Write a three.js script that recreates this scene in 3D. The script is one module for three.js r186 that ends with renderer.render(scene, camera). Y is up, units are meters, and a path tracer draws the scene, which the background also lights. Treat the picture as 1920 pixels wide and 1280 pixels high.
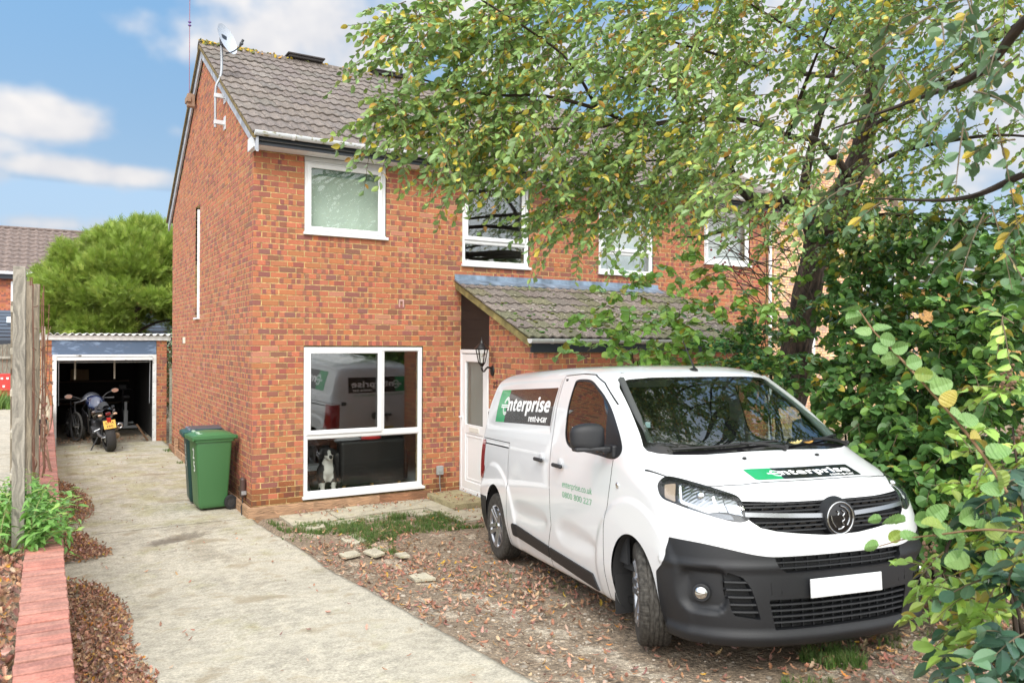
import * as THREE from 'three';
import { RoundedBoxGeometry } from 'three/addons/geometries/RoundedBoxGeometry.js';
import { mergeGeometries, mergeVertices, toCreasedNormals } from 'three/addons/utils/BufferGeometryUtils.js';
import { ImprovedNoise } from 'three/addons/math/ImprovedNoise.js';
import { MarchingCubes } from 'three/addons/objects/MarchingCubes.js';

// ------------------------------------------------------------------ camera, sky, sun, exposure
// World: x runs right along the house front, y is up, z comes from the house front towards the viewer; the house's front left corner is the origin.
const V3 = (x, y, z) => new THREE.Vector3(x, y, z);
const scene = new THREE.Scene();
const renderer = new THREE.WebGLRenderer({ antialias: true });
renderer.toneMapping = THREE.LinearToneMapping;
renderer.toneMappingExposure = 1.05;
renderer.shadowMap.enabled = true;
renderer.shadowMap.type = THREE.PCFSoftShadowMap;

const camera = new THREE.PerspectiveCamera(46.97, 1024 / 682, 0.1, 600);
{
  const yaw = 0.5353, pitch = 0.0027, roll = 0.004;
  const F = V3(Math.sin(yaw) * Math.cos(pitch), Math.sin(pitch), -Math.cos(yaw) * Math.cos(pitch));
  const R = V3(Math.cos(yaw), 0, Math.sin(yaw)), U = R.clone().cross(F);
  camera.position.set(-2.3123, 2.3113, 10.5359);
  camera.up.copy(U.multiplyScalar(Math.cos(roll)).addScaledVector(R, -Math.sin(roll)));
  camera.lookAt(camera.position.clone().add(F));
  camera.focus = 8.6;
  camera.userData.fStop = 4.0;
}
const SUN = V3(-0.3, 0.74, 0.62).normalize();
const sun = new THREE.DirectionalLight(new THREE.Color(1.0, 0.955, 0.89), 1.7);
sun.position.copy(SUN).multiplyScalar(40).add(V3(2, 0, 0));
sun.target.position.set(2, 0, 0);
sun.castShadow = true;
sun.shadow.radius = 26;
sun.shadow.mapSize.set(4096, 4096);
Object.assign(sun.shadow.camera, { left: -22, right: 22, top: 22, bottom: -22, near: 1, far: 120 });
scene.add(sun, sun.target);

// ------------------------------------------------------------------ helpers
function mulberry(a) { return () => { a |= 0; a = (a + 0x6d2b79f5) | 0; let t = Math.imul(a ^ (a >>> 15), 1 | a); t = (t + Math.imul(t ^ (t >>> 7), 61 | t)) ^ t; return ((t ^ (t >>> 14)) >>> 0) / 4294967296; }; }
const rnd = mulberry(7);
const rr = (a, b, r = rnd) => a + (b - a) * r();
const clamp = (x, a = 0, b = 1) => Math.min(b, Math.max(a, x));
const lerp = (a, b, t) => a + (b - a) * t;
const smooth = (a, b, x) => { const t = clamp((x - a) / (b - a)); return t * t * (3 - 2 * t); };
const perlin = new ImprovedNoise();
const fbm = (x, y, z = 0, o = 5) => { let s = 0, a = 0.5, f = 1; for (let i = 0; i < o; i++) { s += a * perlin.noise(x * f, y * f, z * f + i * 7.3); a *= 0.5; f *= 2.03; } return s; };
const hash2 = (x, y) => { const s = Math.sin(x * 127.1 + y * 311.7) * 43758.5453; return s - Math.floor(s); };

// the sky: clear blue paling to the horizon, with fair-weather cumulus
{
  const W = 2560, H = 1280, data = new Float32Array(W * H * 4);
  const dirOf = (px, py) => { // the direction of a cloud bank seen in the sky of the photograph
    const f = 1473.3, yaw = 0.5353;
    const a = (px - 960) / f, b = (645 - py) / f;
    const d = V3(Math.sin(yaw) + a * Math.cos(yaw), b, -Math.cos(yaw) + a * Math.sin(yaw)).normalize();
    return [Math.atan2(d.z, d.x), Math.asin(d.y)];
  };
  // banks: azimuth, elevation, half width, half height, strength
  const banks = [[85, 236, 90, 36, 1.05], [150, 325, 125, 22, 1.0], [50, 215, 60, 22, 0.7], [235, 40, 60, 22, 0.4], [490, 85, 95, 60, 0.95], [600, 60, 120, 80, 0.95], [690, 100, 90, 70, 0.95], [430, 5, 90, 30, 0.6], [325, 262, 26, 24, 0.4], [80, 425, 110, 16, 0.7], [355, 115, 18, 14, 0.25],
    [820, 40, 140, 80, 0.9], [1010, 130, 180, 70, 0.85], [1260, 110, 190, 90, 0.85], [1480, 240, 240, 110, 0.95], [1780, 180, 200, 90, 0.85], [1400, 20, 240, 50, 0.75], [1750, 40, 200, 60, 0.75], [-300, 260, 200, 60, 1], [-500, 120, 200, 60, 0.8], [2200, 200, 300, 140, 1]].map(([px, py, w, h, s]) => { const [az, el] = dirOf(px, py); return [az, el, w / 1300, h / 1300, s]; });
  for (let row = 0; row < H; row++) {
    const el = ((row + 0.5) / H - 0.5) * Math.PI, y = Math.sin(el), ce = Math.cos(el);
    for (let col = 0; col < W; col++) {
      const i = (row * W + col) * 4;
      if (y < -0.06) { data[i] = 0.22; data[i + 1] = 0.2; data[i + 2] = 0.16; data[i + 3] = 1; continue; }
      const az = ((col + 0.5) / W - 0.5) * 2 * Math.PI, x = ce * Math.cos(az), z = ce * Math.sin(az);
      const up = Math.max(0, y), k = Math.pow(1 - up, 4.2);
      let c = [lerp(0.17, 0.66, k), lerp(0.4, 0.8, k), lerp(0.72, 0.9, k)];
      // cumulus: banks where the photograph shows them, a broken field of the same clouds elsewhere
      let m = 0;
      for (const b of banks) {
        let da = az - b[0]; if (da > Math.PI) da -= 2 * Math.PI; if (da < -Math.PI) da += 2 * Math.PI;
        da *= ce;
        const de = el - b[1], dd = (da / b[2]) ** 2 + (de / (de < 0 ? b[3] * 0.75 : b[3])) ** 2;
        if (dd < 5) m = Math.max(m, b[4] * Math.exp(-dd * 0.75));
      }
      const outside = smooth(0.75, 1.15, Math.acos(clamp(x * 0.51 + z * -0.86, -1, 1)));
      if (up > 0.02 && outside > 0) m = Math.max(m, outside * smooth(-0.1, 0.25, fbm(x * 2.2 / (up + 0.25), 3.3 + z * 2.2 / (up + 0.25), 1.7, 3)));
      let a = 0;
      if (m > 0.02) {
        const n = fbm(x * 9 + 3, y * 14, z * 9, 6), n2 = fbm(x * 34, y * 40, z * 34 + 5, 4);
        a = smooth(0.28, 0.85, m + n * 0.66 + n2 * 0.2);
        const t = clamp(0.5 + n * 0.9 + n2 * 0.35 + (m - 0.5) * 0.35);
        const w = [lerp(0.6, 0.95, t), lerp(0.63, 0.92, t), lerp(0.71, 0.9, t)];
        c = c.map((v, j) => lerp(v, w[j], a * 0.97));
      }
      // air and cloud brighten towards the hazy sun behind the viewer
      const cs = Math.max(-1, x * SUN.x + y * SUN.y + z * SUN.z), glow = 0.92 + 3.4 * Math.pow(cs * 0.5 + 0.5, 3.2);
      const hz = 0.9 * smooth(0.42, 0.9, cs * 0.5 + 0.5);
      for (let j = 0; j < 3; j++) data[i + j] = lerp(c[j], [0.9, 0.88, 0.84][j], hz) * glow;
      data[i + 3] = 1;
    }
  }
  const sky = new THREE.DataTexture(data, W, H, THREE.RGBAFormat, THREE.FloatType);
  sky.mapping = THREE.EquirectangularReflectionMapping;
  sky.magFilter = THREE.LinearFilter; sky.minFilter = THREE.LinearFilter;
  sky.needsUpdate = true;
  scene.background = sky; scene.environment = sky;
}


const used = new Map();
function numbered(name) { const n = used.get(name) ?? 0; used.set(name, n + 1); return n ? name + '_' + String(n).padStart(3, '0') : name; }
function tag(o, label, category, group, kind) {
  if (label) o.userData.label = label;
  if (category) o.userData.category = category;
  if (group) o.userData.group = group;
  if (kind) o.userData.kind = kind;
  return o;
}
function shade(o) { o.castShadow = true; o.receiveShadow = true; return o; }
function thing(name, label, category, [x, y, z] = [0, 0, 0], turn = 0, group) {
  const o = new THREE.Group(); o.name = numbered(name); o.position.set(x, y, z); o.rotation.y = turn;
  scene.add(o);
  return tag(o, label, category, group);
}
function part(name, geo, mat, parent, kind) {
  const m = shade(new THREE.Mesh(Array.isArray(geo) ? merge(geo) : geo, mat)); m.name = name;
  if (kind) m.userData.kind = kind;
  parent.add(m); return m;
}
function node(name, parent, [x, y, z] = [0, 0, 0]) { const g = new THREE.Group(); g.name = name; g.position.set(x, y, z); parent.add(g); return g; }
function solo(name, geo, mat, label, category, group, kind) {
  const m = shade(new THREE.Mesh(Array.isArray(geo) ? merge(geo) : geo, mat)); m.name = numbered(name); scene.add(m);
  return tag(m, label, category, group, kind);
}
function structure(name, geo, mat) { return solo(name, geo, mat, null, null, null, 'structure'); }
function merge(list) {
  list = list.filter(Boolean);
  const any = list.some((g) => g.attributes.color);
  list = list.map((g) => {
    if (g.index) g = g.toNonIndexed();
    const keep = { position: 1, normal: 1, uv: 1, color: any };
    for (const k of Object.keys(g.attributes)) if (!keep[k]) g.deleteAttribute(k);
    if (!g.attributes.normal) g.computeVertexNormals();
    if (!g.attributes.uv) g.setAttribute('uv', new THREE.BufferAttribute(new Float32Array(g.attributes.position.count * 2), 2));
    if (any && !g.attributes.color) g.setAttribute('color', new THREE.BufferAttribute(new Float32Array(g.attributes.position.count * 3).fill(1), 3));
    return g;
  });
  return list.length === 1 ? list[0] : mergeGeometries(list);
}
// uv in metres from the face's main axis
function metric(g, s = 1, ox = 0, oy = 0) {
  if (g.index) g = g.toNonIndexed();
  g.computeVertexNormals && !g.attributes.normal && g.computeVertexNormals();
  const p = g.attributes.position, n = g.attributes.normal, uv = new Float32Array(p.count * 2);
  for (let i = 0; i < p.count; i += 3) {
    const nx = Math.abs(n.getX(i) + n.getX(i + 1) + n.getX(i + 2)), ny = Math.abs(n.getY(i) + n.getY(i + 1) + n.getY(i + 2)), nz = Math.abs(n.getZ(i) + n.getZ(i + 1) + n.getZ(i + 2));
    for (let j = i; j < i + 3; j++) {
      const x = p.getX(j), y = p.getY(j), z = p.getZ(j);
      const [u, v] = ny >= nx && ny >= nz ? [x, z] : nx >= nz ? [z, y] : [x, y];
      uv[j * 2] = u * s + ox; uv[j * 2 + 1] = v * s + oy;
    }
  }
  g.setAttribute('uv', new THREE.BufferAttribute(uv, 2));
  return g;
}
function box(x0, x1, y0, y1, z0, z1, r = 0) {
  const w = x1 - x0, h = y1 - y0, d = z1 - z0;
  const g = r ? new RoundedBoxGeometry(w, h, d, 1, Math.min(r, w / 2.01, h / 2.01, d / 2.01)) : new THREE.BoxGeometry(w, h, d);
  g.translate((x0 + x1) / 2, (y0 + y1) / 2, (z0 + z1) / 2);
  return metric(g, 1, hash2(x0, y1) * 3, hash2(z0, x1) * 3);
}
function cyl(a, b, r0, r1 = r0, seg = 10, open = false) {
  a = Array.isArray(a) ? V3(...a) : a; b = Array.isArray(b) ? V3(...b) : b;
  const d = b.clone().sub(a), L = d.length(), g = new THREE.CylinderGeometry(r1, r0, L, seg, 1, open);
  g.applyQuaternion(new THREE.Quaternion().setFromUnitVectors(V3(0, 1, 0), d.normalize()));
  g.translate((a.x + b.x) / 2, (a.y + b.y) / 2, (a.z + b.z) / 2);
  return g;
}
function tube(pts, r, seg = 6, n) {
  const c = new THREE.CatmullRomCurve3(pts.map((p) => (Array.isArray(p) ? V3(...p) : p)));
  return new THREE.TubeGeometry(c, n ?? pts.length * 5, r, seg);
}
// a tube whose radius follows a list
function limb(pts, radii, seg = 8, sub = 4) {
  const c = new THREE.CatmullRomCurve3(pts.map((p) => (Array.isArray(p) ? V3(...p) : p)));
  const n = (pts.length - 1) * sub, fr = c.computeFrenetFrames(n, false), pos = [], uv = [], idx = [];
  let len = 0, last = null;
  for (let i = 0; i <= n; i++) {
    const t = i / n, p = c.getPoint(t), k = t * (radii.length - 1), j = Math.min(radii.length - 2, Math.floor(k)), r = lerp(radii[j], radii[j + 1], k - j);
    if (last) len += p.distanceTo(last); last = p;
    for (let s = 0; s <= seg; s++) {
      const a = (s / seg) * 2 * Math.PI, wob = 1 + 0.1 * Math.sin(a * 3 + i * 0.7) * (seg > 6 ? 1 : 0);
      const q = p.clone().addScaledVector(fr.normals[i], Math.cos(a) * r * wob).addScaledVector(fr.binormals[i], Math.sin(a) * r * wob);
      pos.push(q.x, q.y, q.z); uv.push((s / seg) * Math.max(0.05, radii[0] * 6), len);
    }
  }
  for (let i = 0; i < n; i++) for (let s = 0; s < seg; s++) { const a = i * (seg + 1) + s, b = a + seg + 1; idx.push(a, b, a + 1, b, b + 1, a + 1); }
  const g = new THREE.BufferGeometry();
  g.setAttribute('position', new THREE.Float32BufferAttribute(pos, 3)); g.setAttribute('uv', new THREE.Float32BufferAttribute(uv, 2)); g.setIndex(idx); g.computeVertexNormals();
  return g;
}
function tint(g, c) {
  const n = g.attributes.position.count, a = new Float32Array(n * 3);
  for (let i = 0; i < n; i++) { a[i * 3] = c[0]; a[i * 3 + 1] = c[1]; a[i * 3 + 2] = c[2]; }
  g.setAttribute('color', new THREE.BufferAttribute(a, 3)); return g;
}
function extrude(pts, depth, bevel = 0, holes = []) {
  const s = new THREE.Shape(pts.map(([x, y]) => new THREE.Vector2(x, y)));
  for (const h of holes) s.holes.push(new THREE.Path(h.map(([x, y]) => new THREE.Vector2(x, y))));
  return new THREE.ExtrudeGeometry(s, { depth, bevelEnabled: bevel > 0, bevelSize: bevel, bevelThickness: bevel, bevelSegments: 1, curveSegments: 10 });
}
function frameG(w, h, t, d, bevel = 0.006) { // a rectangular ring in x and y, centred, from z = 0 to d
  const b = bevel;
  const q = (x, y) => [[-x, -y], [x, -y], [x, y], [-x, y]];
  const g = extrude(q(w / 2 - b, h / 2 - b), d - 2 * b, b, [q(w / 2 - t + b, h / 2 - t + b).reverse()]);
  g.translate(0, 0, b); return metric(g);
}
// textures
function canvas(w, h, draw) { const c = document.createElement('canvas'); c.width = w; c.height = h; draw(c.getContext('2d'), w, h); return c; }
function ctex(w, h, draw, srgb = true, repeat) {
  const t = new THREE.CanvasTexture(canvas(w, h, draw)); if (srgb) t.colorSpace = THREE.SRGBColorSpace;
  t.wrapS = t.wrapT = THREE.RepeatWrapping; if (repeat) t.repeat.set(...repeat); t.anisotropy = 8; return t;
}
function pixelTex(w, h, f, srgb = false, rep = [1, 1]) { // f(u, v) -> [r,g,b] 0..1
  const d = new Uint8Array(w * h * 4);
  for (let y = 0; y < h; y++) for (let x = 0; x < w; x++) { const c = f(x / w, y / h, x, y), i = (y * w + x) * 4; d[i] = clamp(c[0]) * 255; d[i + 1] = clamp(c[1]) * 255; d[i + 2] = clamp(c[2]) * 255; d[i + 3] = 255; }
  const t = new THREE.DataTexture(d, w, h); t.magFilter = THREE.LinearFilter; t.minFilter = THREE.LinearMipmapLinearFilter; t.generateMipmaps = true;
  t.wrapS = t.wrapT = THREE.RepeatWrapping; t.repeat.set(...rep); if (srgb) t.colorSpace = THREE.SRGBColorSpace; t.needsUpdate = true; return t;
}
// tiling noise from perlin on a torus-like blend
const tileNoise = (u, v, f, o = 4, s = 0) => { const a = u, b = v; const n = (x, y) => fbm(x * f, y * f, s, o); return lerp(lerp(n(a, b), n(a - 1, b), smooth(0.8, 1, a)), lerp(n(a, b - 1), n(a - 1, b - 1), smooth(0.8, 1, a)), smooth(0.8, 1, b)); };
const S = (o) => new THREE.MeshStandardMaterial(o);
const P = (o) => new THREE.MeshPhysicalMaterial(o);
const C = (r, g, b) => new THREE.Color(r, g, b);
const grain = pixelTex(256, 256, (u, v, x, y) => { const n = 0.5 + tileNoise(u, v, 14, 4) * 0.9 + (hash2(x, y) - 0.5) * 0.25; return [n, n, n]; });
const grainTex = (rx, ry) => { const t = grain.clone(); t.repeat.set(rx, ry); t.needsUpdate = true; return t; };

// common materials
const M = {
  upvc: S({ color: C(0.8, 0.81, 0.83), roughness: 0.32 }),
  upvcOld: S({ color: C(0.62, 0.63, 0.62), roughness: 0.5, bumpMap: grainTex(2, 2), bumpScale: 0.001 }),
  glass: P({ color: C(0.96, 0.98, 0.97), transmission: 1, thickness: 0, roughness: 0.0, ior: 1.55, specularIntensity: 1 }),
  glazing: P({ color: C(0.93, 0.96, 0.95), transmission: 1, thickness: 0, roughness: 0.0, ior: 2.0 }), // coated double glazing
  black: S({ color: C(0.012, 0.012, 0.013), roughness: 0.5 }),
  blackPlastic: S({ color: C(0.022, 0.023, 0.026), roughness: 0.55, bumpMap: grainTex(40, 40), bumpScale: 0.0004 }),
  rubber: S({ color: C(0.02, 0.02, 0.021), roughness: 0.85 }),
  chrome: S({ color: C(0.75, 0.76, 0.78), roughness: 0.12, metalness: 1 }),
  steel: S({ color: C(0.55, 0.56, 0.58), roughness: 0.35, metalness: 1 }),
  galv: S({ color: C(0.5, 0.52, 0.55), roughness: 0.5, metalness: 0.8 }),
  darkPaint: S({ color: C(0.035, 0.042, 0.058), roughness: 0.42 }),
};
// ------------------------------------------------------------------ ground heights
const groundY = (x, z) => 0.03 + (z > 2 ? 0.077 * (Math.min(z, 13) - 2.6) * smooth(2, 3.6, z) : 0);

// ------------------------------------------------------------------ brickwork
const CELLS = 64;
const brickTex = ctex(2048, 1024, (c, W, H) => {
  const r = mulberry(11), cw = W / 8, ch = H / 8;
  for (let k = 0; k < CELLS; k++) {
    const x0 = (k % 8) * cw, y0 = Math.floor(k / 8) * ch, kind = r();
    const hot = [rr(172, 188, r), rr(105, 117, r), rr(76, 86, r)], dark = [rr(136, 150, r), rr(85, 94, r), rr(72, 81, r)];
    const base = kind < 0.07 ? dark : kind < 0.11 ? [rr(176, 186, r), rr(116, 126, r), rr(92, 102, r)] : hot;
    c.fillStyle = `rgb(${base.map(Math.round)})`; c.fillRect(x0, y0, cw, ch);
    // kiss marks: darker bands where the brick was stacked in the kiln
    const bands = kind > 0.2 && kind < 0.86 ? [[[0, 0.24], [0.74, 1]], [[0.02, 0.26]], [[0.4, 0.6]], [[0.05, 0.25], [0.55, 0.78]], [[0.34, 1]], [[0, 0.42]]][Math.floor(r() * 6)] : [];
    for (const [a, b] of bands) for (let i = 0; i < 26; i++) {
      c.fillStyle = `rgba(${dark.map(Math.round)},0.16)`;
      c.fillRect(x0 + (a + rr(-0.02, 0.02, r)) * cw, y0, (b - a + rr(-0.03, 0.03, r)) * cw, ch);
    }
    // dragged texture and specks
    for (let i = 0; i < 420; i++) {
      const v = r() < 0.5 ? `rgba(60,25,18,${rr(0.05, 0.22, r)})` : `rgba(235,170,130,${rr(0.04, 0.18, r)})`;
      c.strokeStyle = v; c.lineWidth = rr(0.8, 2.6, r);
      const x = x0 + r() * cw, y = y0 + r() * ch, l = rr(4, 18, r);
      c.beginPath(); c.moveTo(x, y); c.lineTo(Math.min(x + l, x0 + cw), y + l * rr(0.3, 0.8, r)); c.stroke();
    }
    if (r() < 0.12) { c.fillStyle = 'rgba(225,205,180,0.35)'; for (let i = 0; i < 14; i++) c.fillRect(x0 + r() * cw, y0 + r() * ch, rr(4, 30, r), rr(2, 12, r)); }
  }
});
const brickBump = pixelTex(256, 128, (u, v, x, y) => { const n = 0.5 + tileNoise(u, v, 20, 3, 2) * 0.7 + 0.3 * tileNoise(u + v * 0.5, v, 60, 2, 5) + (hash2(x, y) - 0.5) * 0.2; return [n, n, n]; }, false, [8, 8]);
M.brick = S({ map: brickTex, bumpMap: brickBump, bumpScale: 0.002, roughness: 0.92 });
M.brickDamp = S({ map: brickTex, color: C(0.62, 0.68, 0.55), bumpMap: brickBump, bumpScale: 0.003, roughness: 1 });
const mortarTex = pixelTex(256, 256, (u, v, x, y) => { const n = 0.9 + tileNoise(u, v, 9, 4, 1) * 0.55 + (hash2(x, y) - 0.5) * 0.2; return [0.77 * n, 0.665 * n, 0.46 * n]; }, true, [1.7, 1.7]);
M.mortar = S({ map: mortarTex, roughness: 0.98, bumpMap: grainTex(6, 6), bumpScale: 0.002 });
function brickGeo(len, cell, depthL = 0.014, depthR = 0.014, h = 0.065, out = null) {
  const e = 0.0035, x0 = -len / 2, x1 = len / 2, y0 = -h / 2, y1 = h / 2, d = 0.014, pos = [], uv = [], nor = [];
  const cu = (cell % 8) / 8, cv = 1 - (Math.floor(cell / 8) + 1) / 8, span = Math.min(1, len / 0.215), off = span < 0.99 ? hash2(cell, len) * (1 - span) : 0;
  const U = (x) => cu + (0.01 + 0.98 * (off + ((x - x0) / len) * span)) / 8, Vv = (y) => cv + (0.03 + 0.94 * ((y - y0) / h)) / 8;
  const quad = (a, b, c, dd, n) => { for (const q of [a, b, c, a, c, dd]) { pos.push(...q); uv.push(U(clamp(q[0], x0, x1)), Vv(clamp(q[1] + q[2] * 0.3, y0, y1))); nor.push(...n); } };
  const A = [x0 + e, y0 + e, 0], B = [x1 - e, y0 + e, 0], Cc = [x1 - e, y1 - e, 0], D = [x0 + e, y1 - e, 0];
  const a = [x0, y0, -e], b = [x1, y0, -e], c = [x1, y1, -e], dd = [x0, y1, -e];
  const k = 0.7071;
  quad(A, B, Cc, D, [0, 0, 1]); quad(a, b, B, A, [0, -k, k]); quad(b, c, Cc, B, [k, 0, k]); quad(c, dd, D, Cc, [0, k, k]); quad(dd, a, A, D, [-k, 0, k]);
  const z = (p, q) => [p[0], p[1], -q];
  quad(z(a, d), z(b, d), b, a, [0, -1, 0]); quad(dd, c, z(c, d), z(dd, d), [0, 1, 0]);
  const end = (p, q, dep, n) => { // a brick's end, its own part of the texture
    for (const [P3, s, t] of [[z(p, dep), 0, 0], [p, 0.47, 0], [q, 0.47, 1], [z(p, dep), 0, 0], [q, 0.47, 1], [z(q, dep), 0, 1]]) { pos.push(...P3); uv.push(cu + (0.02 + 0.9 * s) / 8, cv + (0.04 + 0.9 * t) / 8); nor.push(...n); }
  };
  end(a, dd, depthL, [-1, 0, 0]); end(c, b, depthR, [1, 0, 0]);
  if (depthL > 0.05 || depthR > 0.05) { quad([x0, y0, -0.1], [x1, y0, -0.1], z(b, d), z(a, d), [0, -1, 0]); quad(z(dd, d), z(c, d), [x1, y1, -0.1], [x0, y1, -0.1], [0, 1, 0]); }
  const g = new THREE.BufferGeometry();
  g.setAttribute('position', new THREE.Float32BufferAttribute(pos, 3)); g.setAttribute('normal', new THREE.Float32BufferAttribute(nor, 3)); g.setAttribute('uv', new THREE.Float32BufferAttribute(uv, 2));
  return g;
}
const stretcher = new Map();
const stretcherGeo = (cell) => { if (!stretcher.has(cell)) stretcher.set(cell, brickGeo(0.215, cell)); return stretcher.get(cell); };
// lays a wall of stretcher bond; frame: a matrix from (along, up, out) to the house; singles: how many bricks become parts of their own
const flipX = (g) => { const p = g.attributes.position, n = g.attributes.normal, uv = g.attributes.uv; for (let i = 0; i < p.count; i++) { p.setX(i, -p.getX(i)); n.setX(i, -n.getX(i)); } for (const a of [p, n, uv]) for (let i = 0; i < a.count; i += 3) for (let k = 0; k < a.itemSize; k++) { const t = a.array[(i + 1) * a.itemSize + k]; a.array[(i + 1) * a.itemSize + k] = a.array[(i + 2) * a.itemSize + k]; a.array[(i + 2) * a.itemSize + k] = t; } return g; };
function layBricks(wall, { u0, u1, y0, y1, frame, openings = [], top = () => 1e9, odd = 0, cornerL = false, cornerR = false, singles = 0, near = () => 0, seed = 1, mat = M.brick }) {
  const r = mulberry(seed), list = [], k0 = Math.ceil((y0 - 0.17) / 0.075 - 1e-6), k1 = Math.floor((y1 - 0.17) / 0.075 + 1e-6);
  for (let k = k0; k < k1; k++) {
    const v = 0.17 + k * 0.075 + 0.0375, shift = ((k + odd) & 1) !== 0;
    let u = u0 - (shift ? 0.1125 : 0);
    if (cornerL && shift) u = u0 + 0.1125 - 0.225;
    for (; u < u1; u += 0.225) {
      let a = u + 0.005, b = u + 0.22, cl = false, cr = false;
      if (a < u0) { a = u0 + (cornerL && shift ? 0.1125 : 0); if (b - a < 0.03) continue; if (cornerL && shift) continue; a = u0 + 0.005; }
      if (cornerL && !shift && u < u0 + 0.01) { a = u0; cl = true; }
      if (b > u1 - 0.005) b = u1;
      const cuts = openings.filter((o) => v > o[2] && v < o[3]);
      let pieces = [[a, b]];
      for (const o of cuts) pieces = pieces.flatMap(([p, q]) => (q <= o[0] || p >= o[1] ? [[p, q]] : [[p, Math.min(q, o[0])], [Math.max(p, o[1]), q]].filter(([s, t]) => t - s > 0.02)));
      for (const [p, q] of pieces) {
        const m = (p + q) / 2; if (v + 0.02 > top(m)) continue;
        const cell = Math.floor(r() * CELLS);
        const jut = cl || cr ? 0 : rr(-0.0022, 0.0018, r);
        const deepR = cuts.some((o) => Math.abs(q - o[0]) < 0.002), deepL = cuts.some((o) => Math.abs(p - o[1]) < 0.002);
        list.push({ m, v, len: q - p, cell, cl, cr, jut, deepL, deepR, d: near(m, v) });
      }
    }
  }
  const mirrored = frame.determinant() < 0;
  if (mirrored) frame = frame.clone().multiply(new THREE.Matrix4().makeScale(-1, 1, 1));
  const at = (b) => frame.clone().multiply(new THREE.Matrix4().makeTranslation(mirrored ? -b.m : b.m, b.v, b.jut)), fix = (g) => (mirrored ? flipX(g) : g);
  const whole = list.filter((b) => Math.abs(b.len - 0.215) < 0.0015 && !b.cl && !b.deepL && !b.deepR).filter((b) => b.v > 0.6).sort((a, b) => a.d - b.d).slice(0, singles);
  const chosen = new Set(whole);
  for (const b of whole) { const m = part('brick', stretcherGeo(b.cell), mat, wall); m.applyMatrix4(at(b)); }
  const damp = (b) => mat === M.brick && b.v < 0.24 + 0.5 * hash2(Math.round(b.m * 1.3), 3.1) * hash2(b.m, b.v), build = (bs) => bs.map((b) => fix(brickGeo(b.len, b.cell, b.cl || b.deepL ? 0.1025 : 0.014, b.cr || b.deepR ? 0.1025 : 0.014)).applyMatrix4(at(b))), others = list.filter((b) => !chosen.has(b));
  for (const [bs, m] of [[others.filter((b) => !damp(b)), mat], [others.filter(damp), M.brickDamp]]) if (bs.length) part('bricks', mergeGeometries(build(bs)), m, wall, 'stuff');
}
const frontFrame = (z) => new THREE.Matrix4().makeTranslation(0, 0, z);
// along runs backwards (-z), out is -x
const sideFrame = (x) => new THREE.Matrix4().makeBasis(V3(0, 0, -1), V3(0, 1, 0), V3(-1, 0, 0)).setPosition(x, 0, 0);

// ------------------------------------------------------------------ the house: a pair of semi-detached homes under one roof
const HW = 9.86, HD = 7.62, RIDGE_Y = 7.4, RIDGE_Z = -3.81, EAVE_Y = 4.93, EAVE_Z = 0.34, SLOPE = Math.atan2(RIDGE_Y - EAVE_Y, EAVE_Z - RIDGE_Z);
const house = thing('semi_detached_house', 'pair of red brick semi-detached houses with white windows and a grey tiled roof', 'house');
const rakeY = (u) => EAVE_Y - 0.16 + (RIDGE_Y - EAVE_Y) * (1 - Math.abs(-u - RIDGE_Z) / (EAVE_Z - RIDGE_Z));
const mir = ([a, b, c, d]) => [HW - b, HW - a, c, d];
const lowWin = [0.672, 2.425, 0.17, 2.27], upWin = [0.672, 1.845, 3.77, 5.2], midWin = [3.06, 4.245, 3.47, 5.2];
const frontOpen = [lowWin, upWin, midWin, mir(upWin), mir(midWin), [3.1, 6.76, 0, 3.1]];
const slotWin = [4.15, 4.63, 2.72, 4.745];
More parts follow.
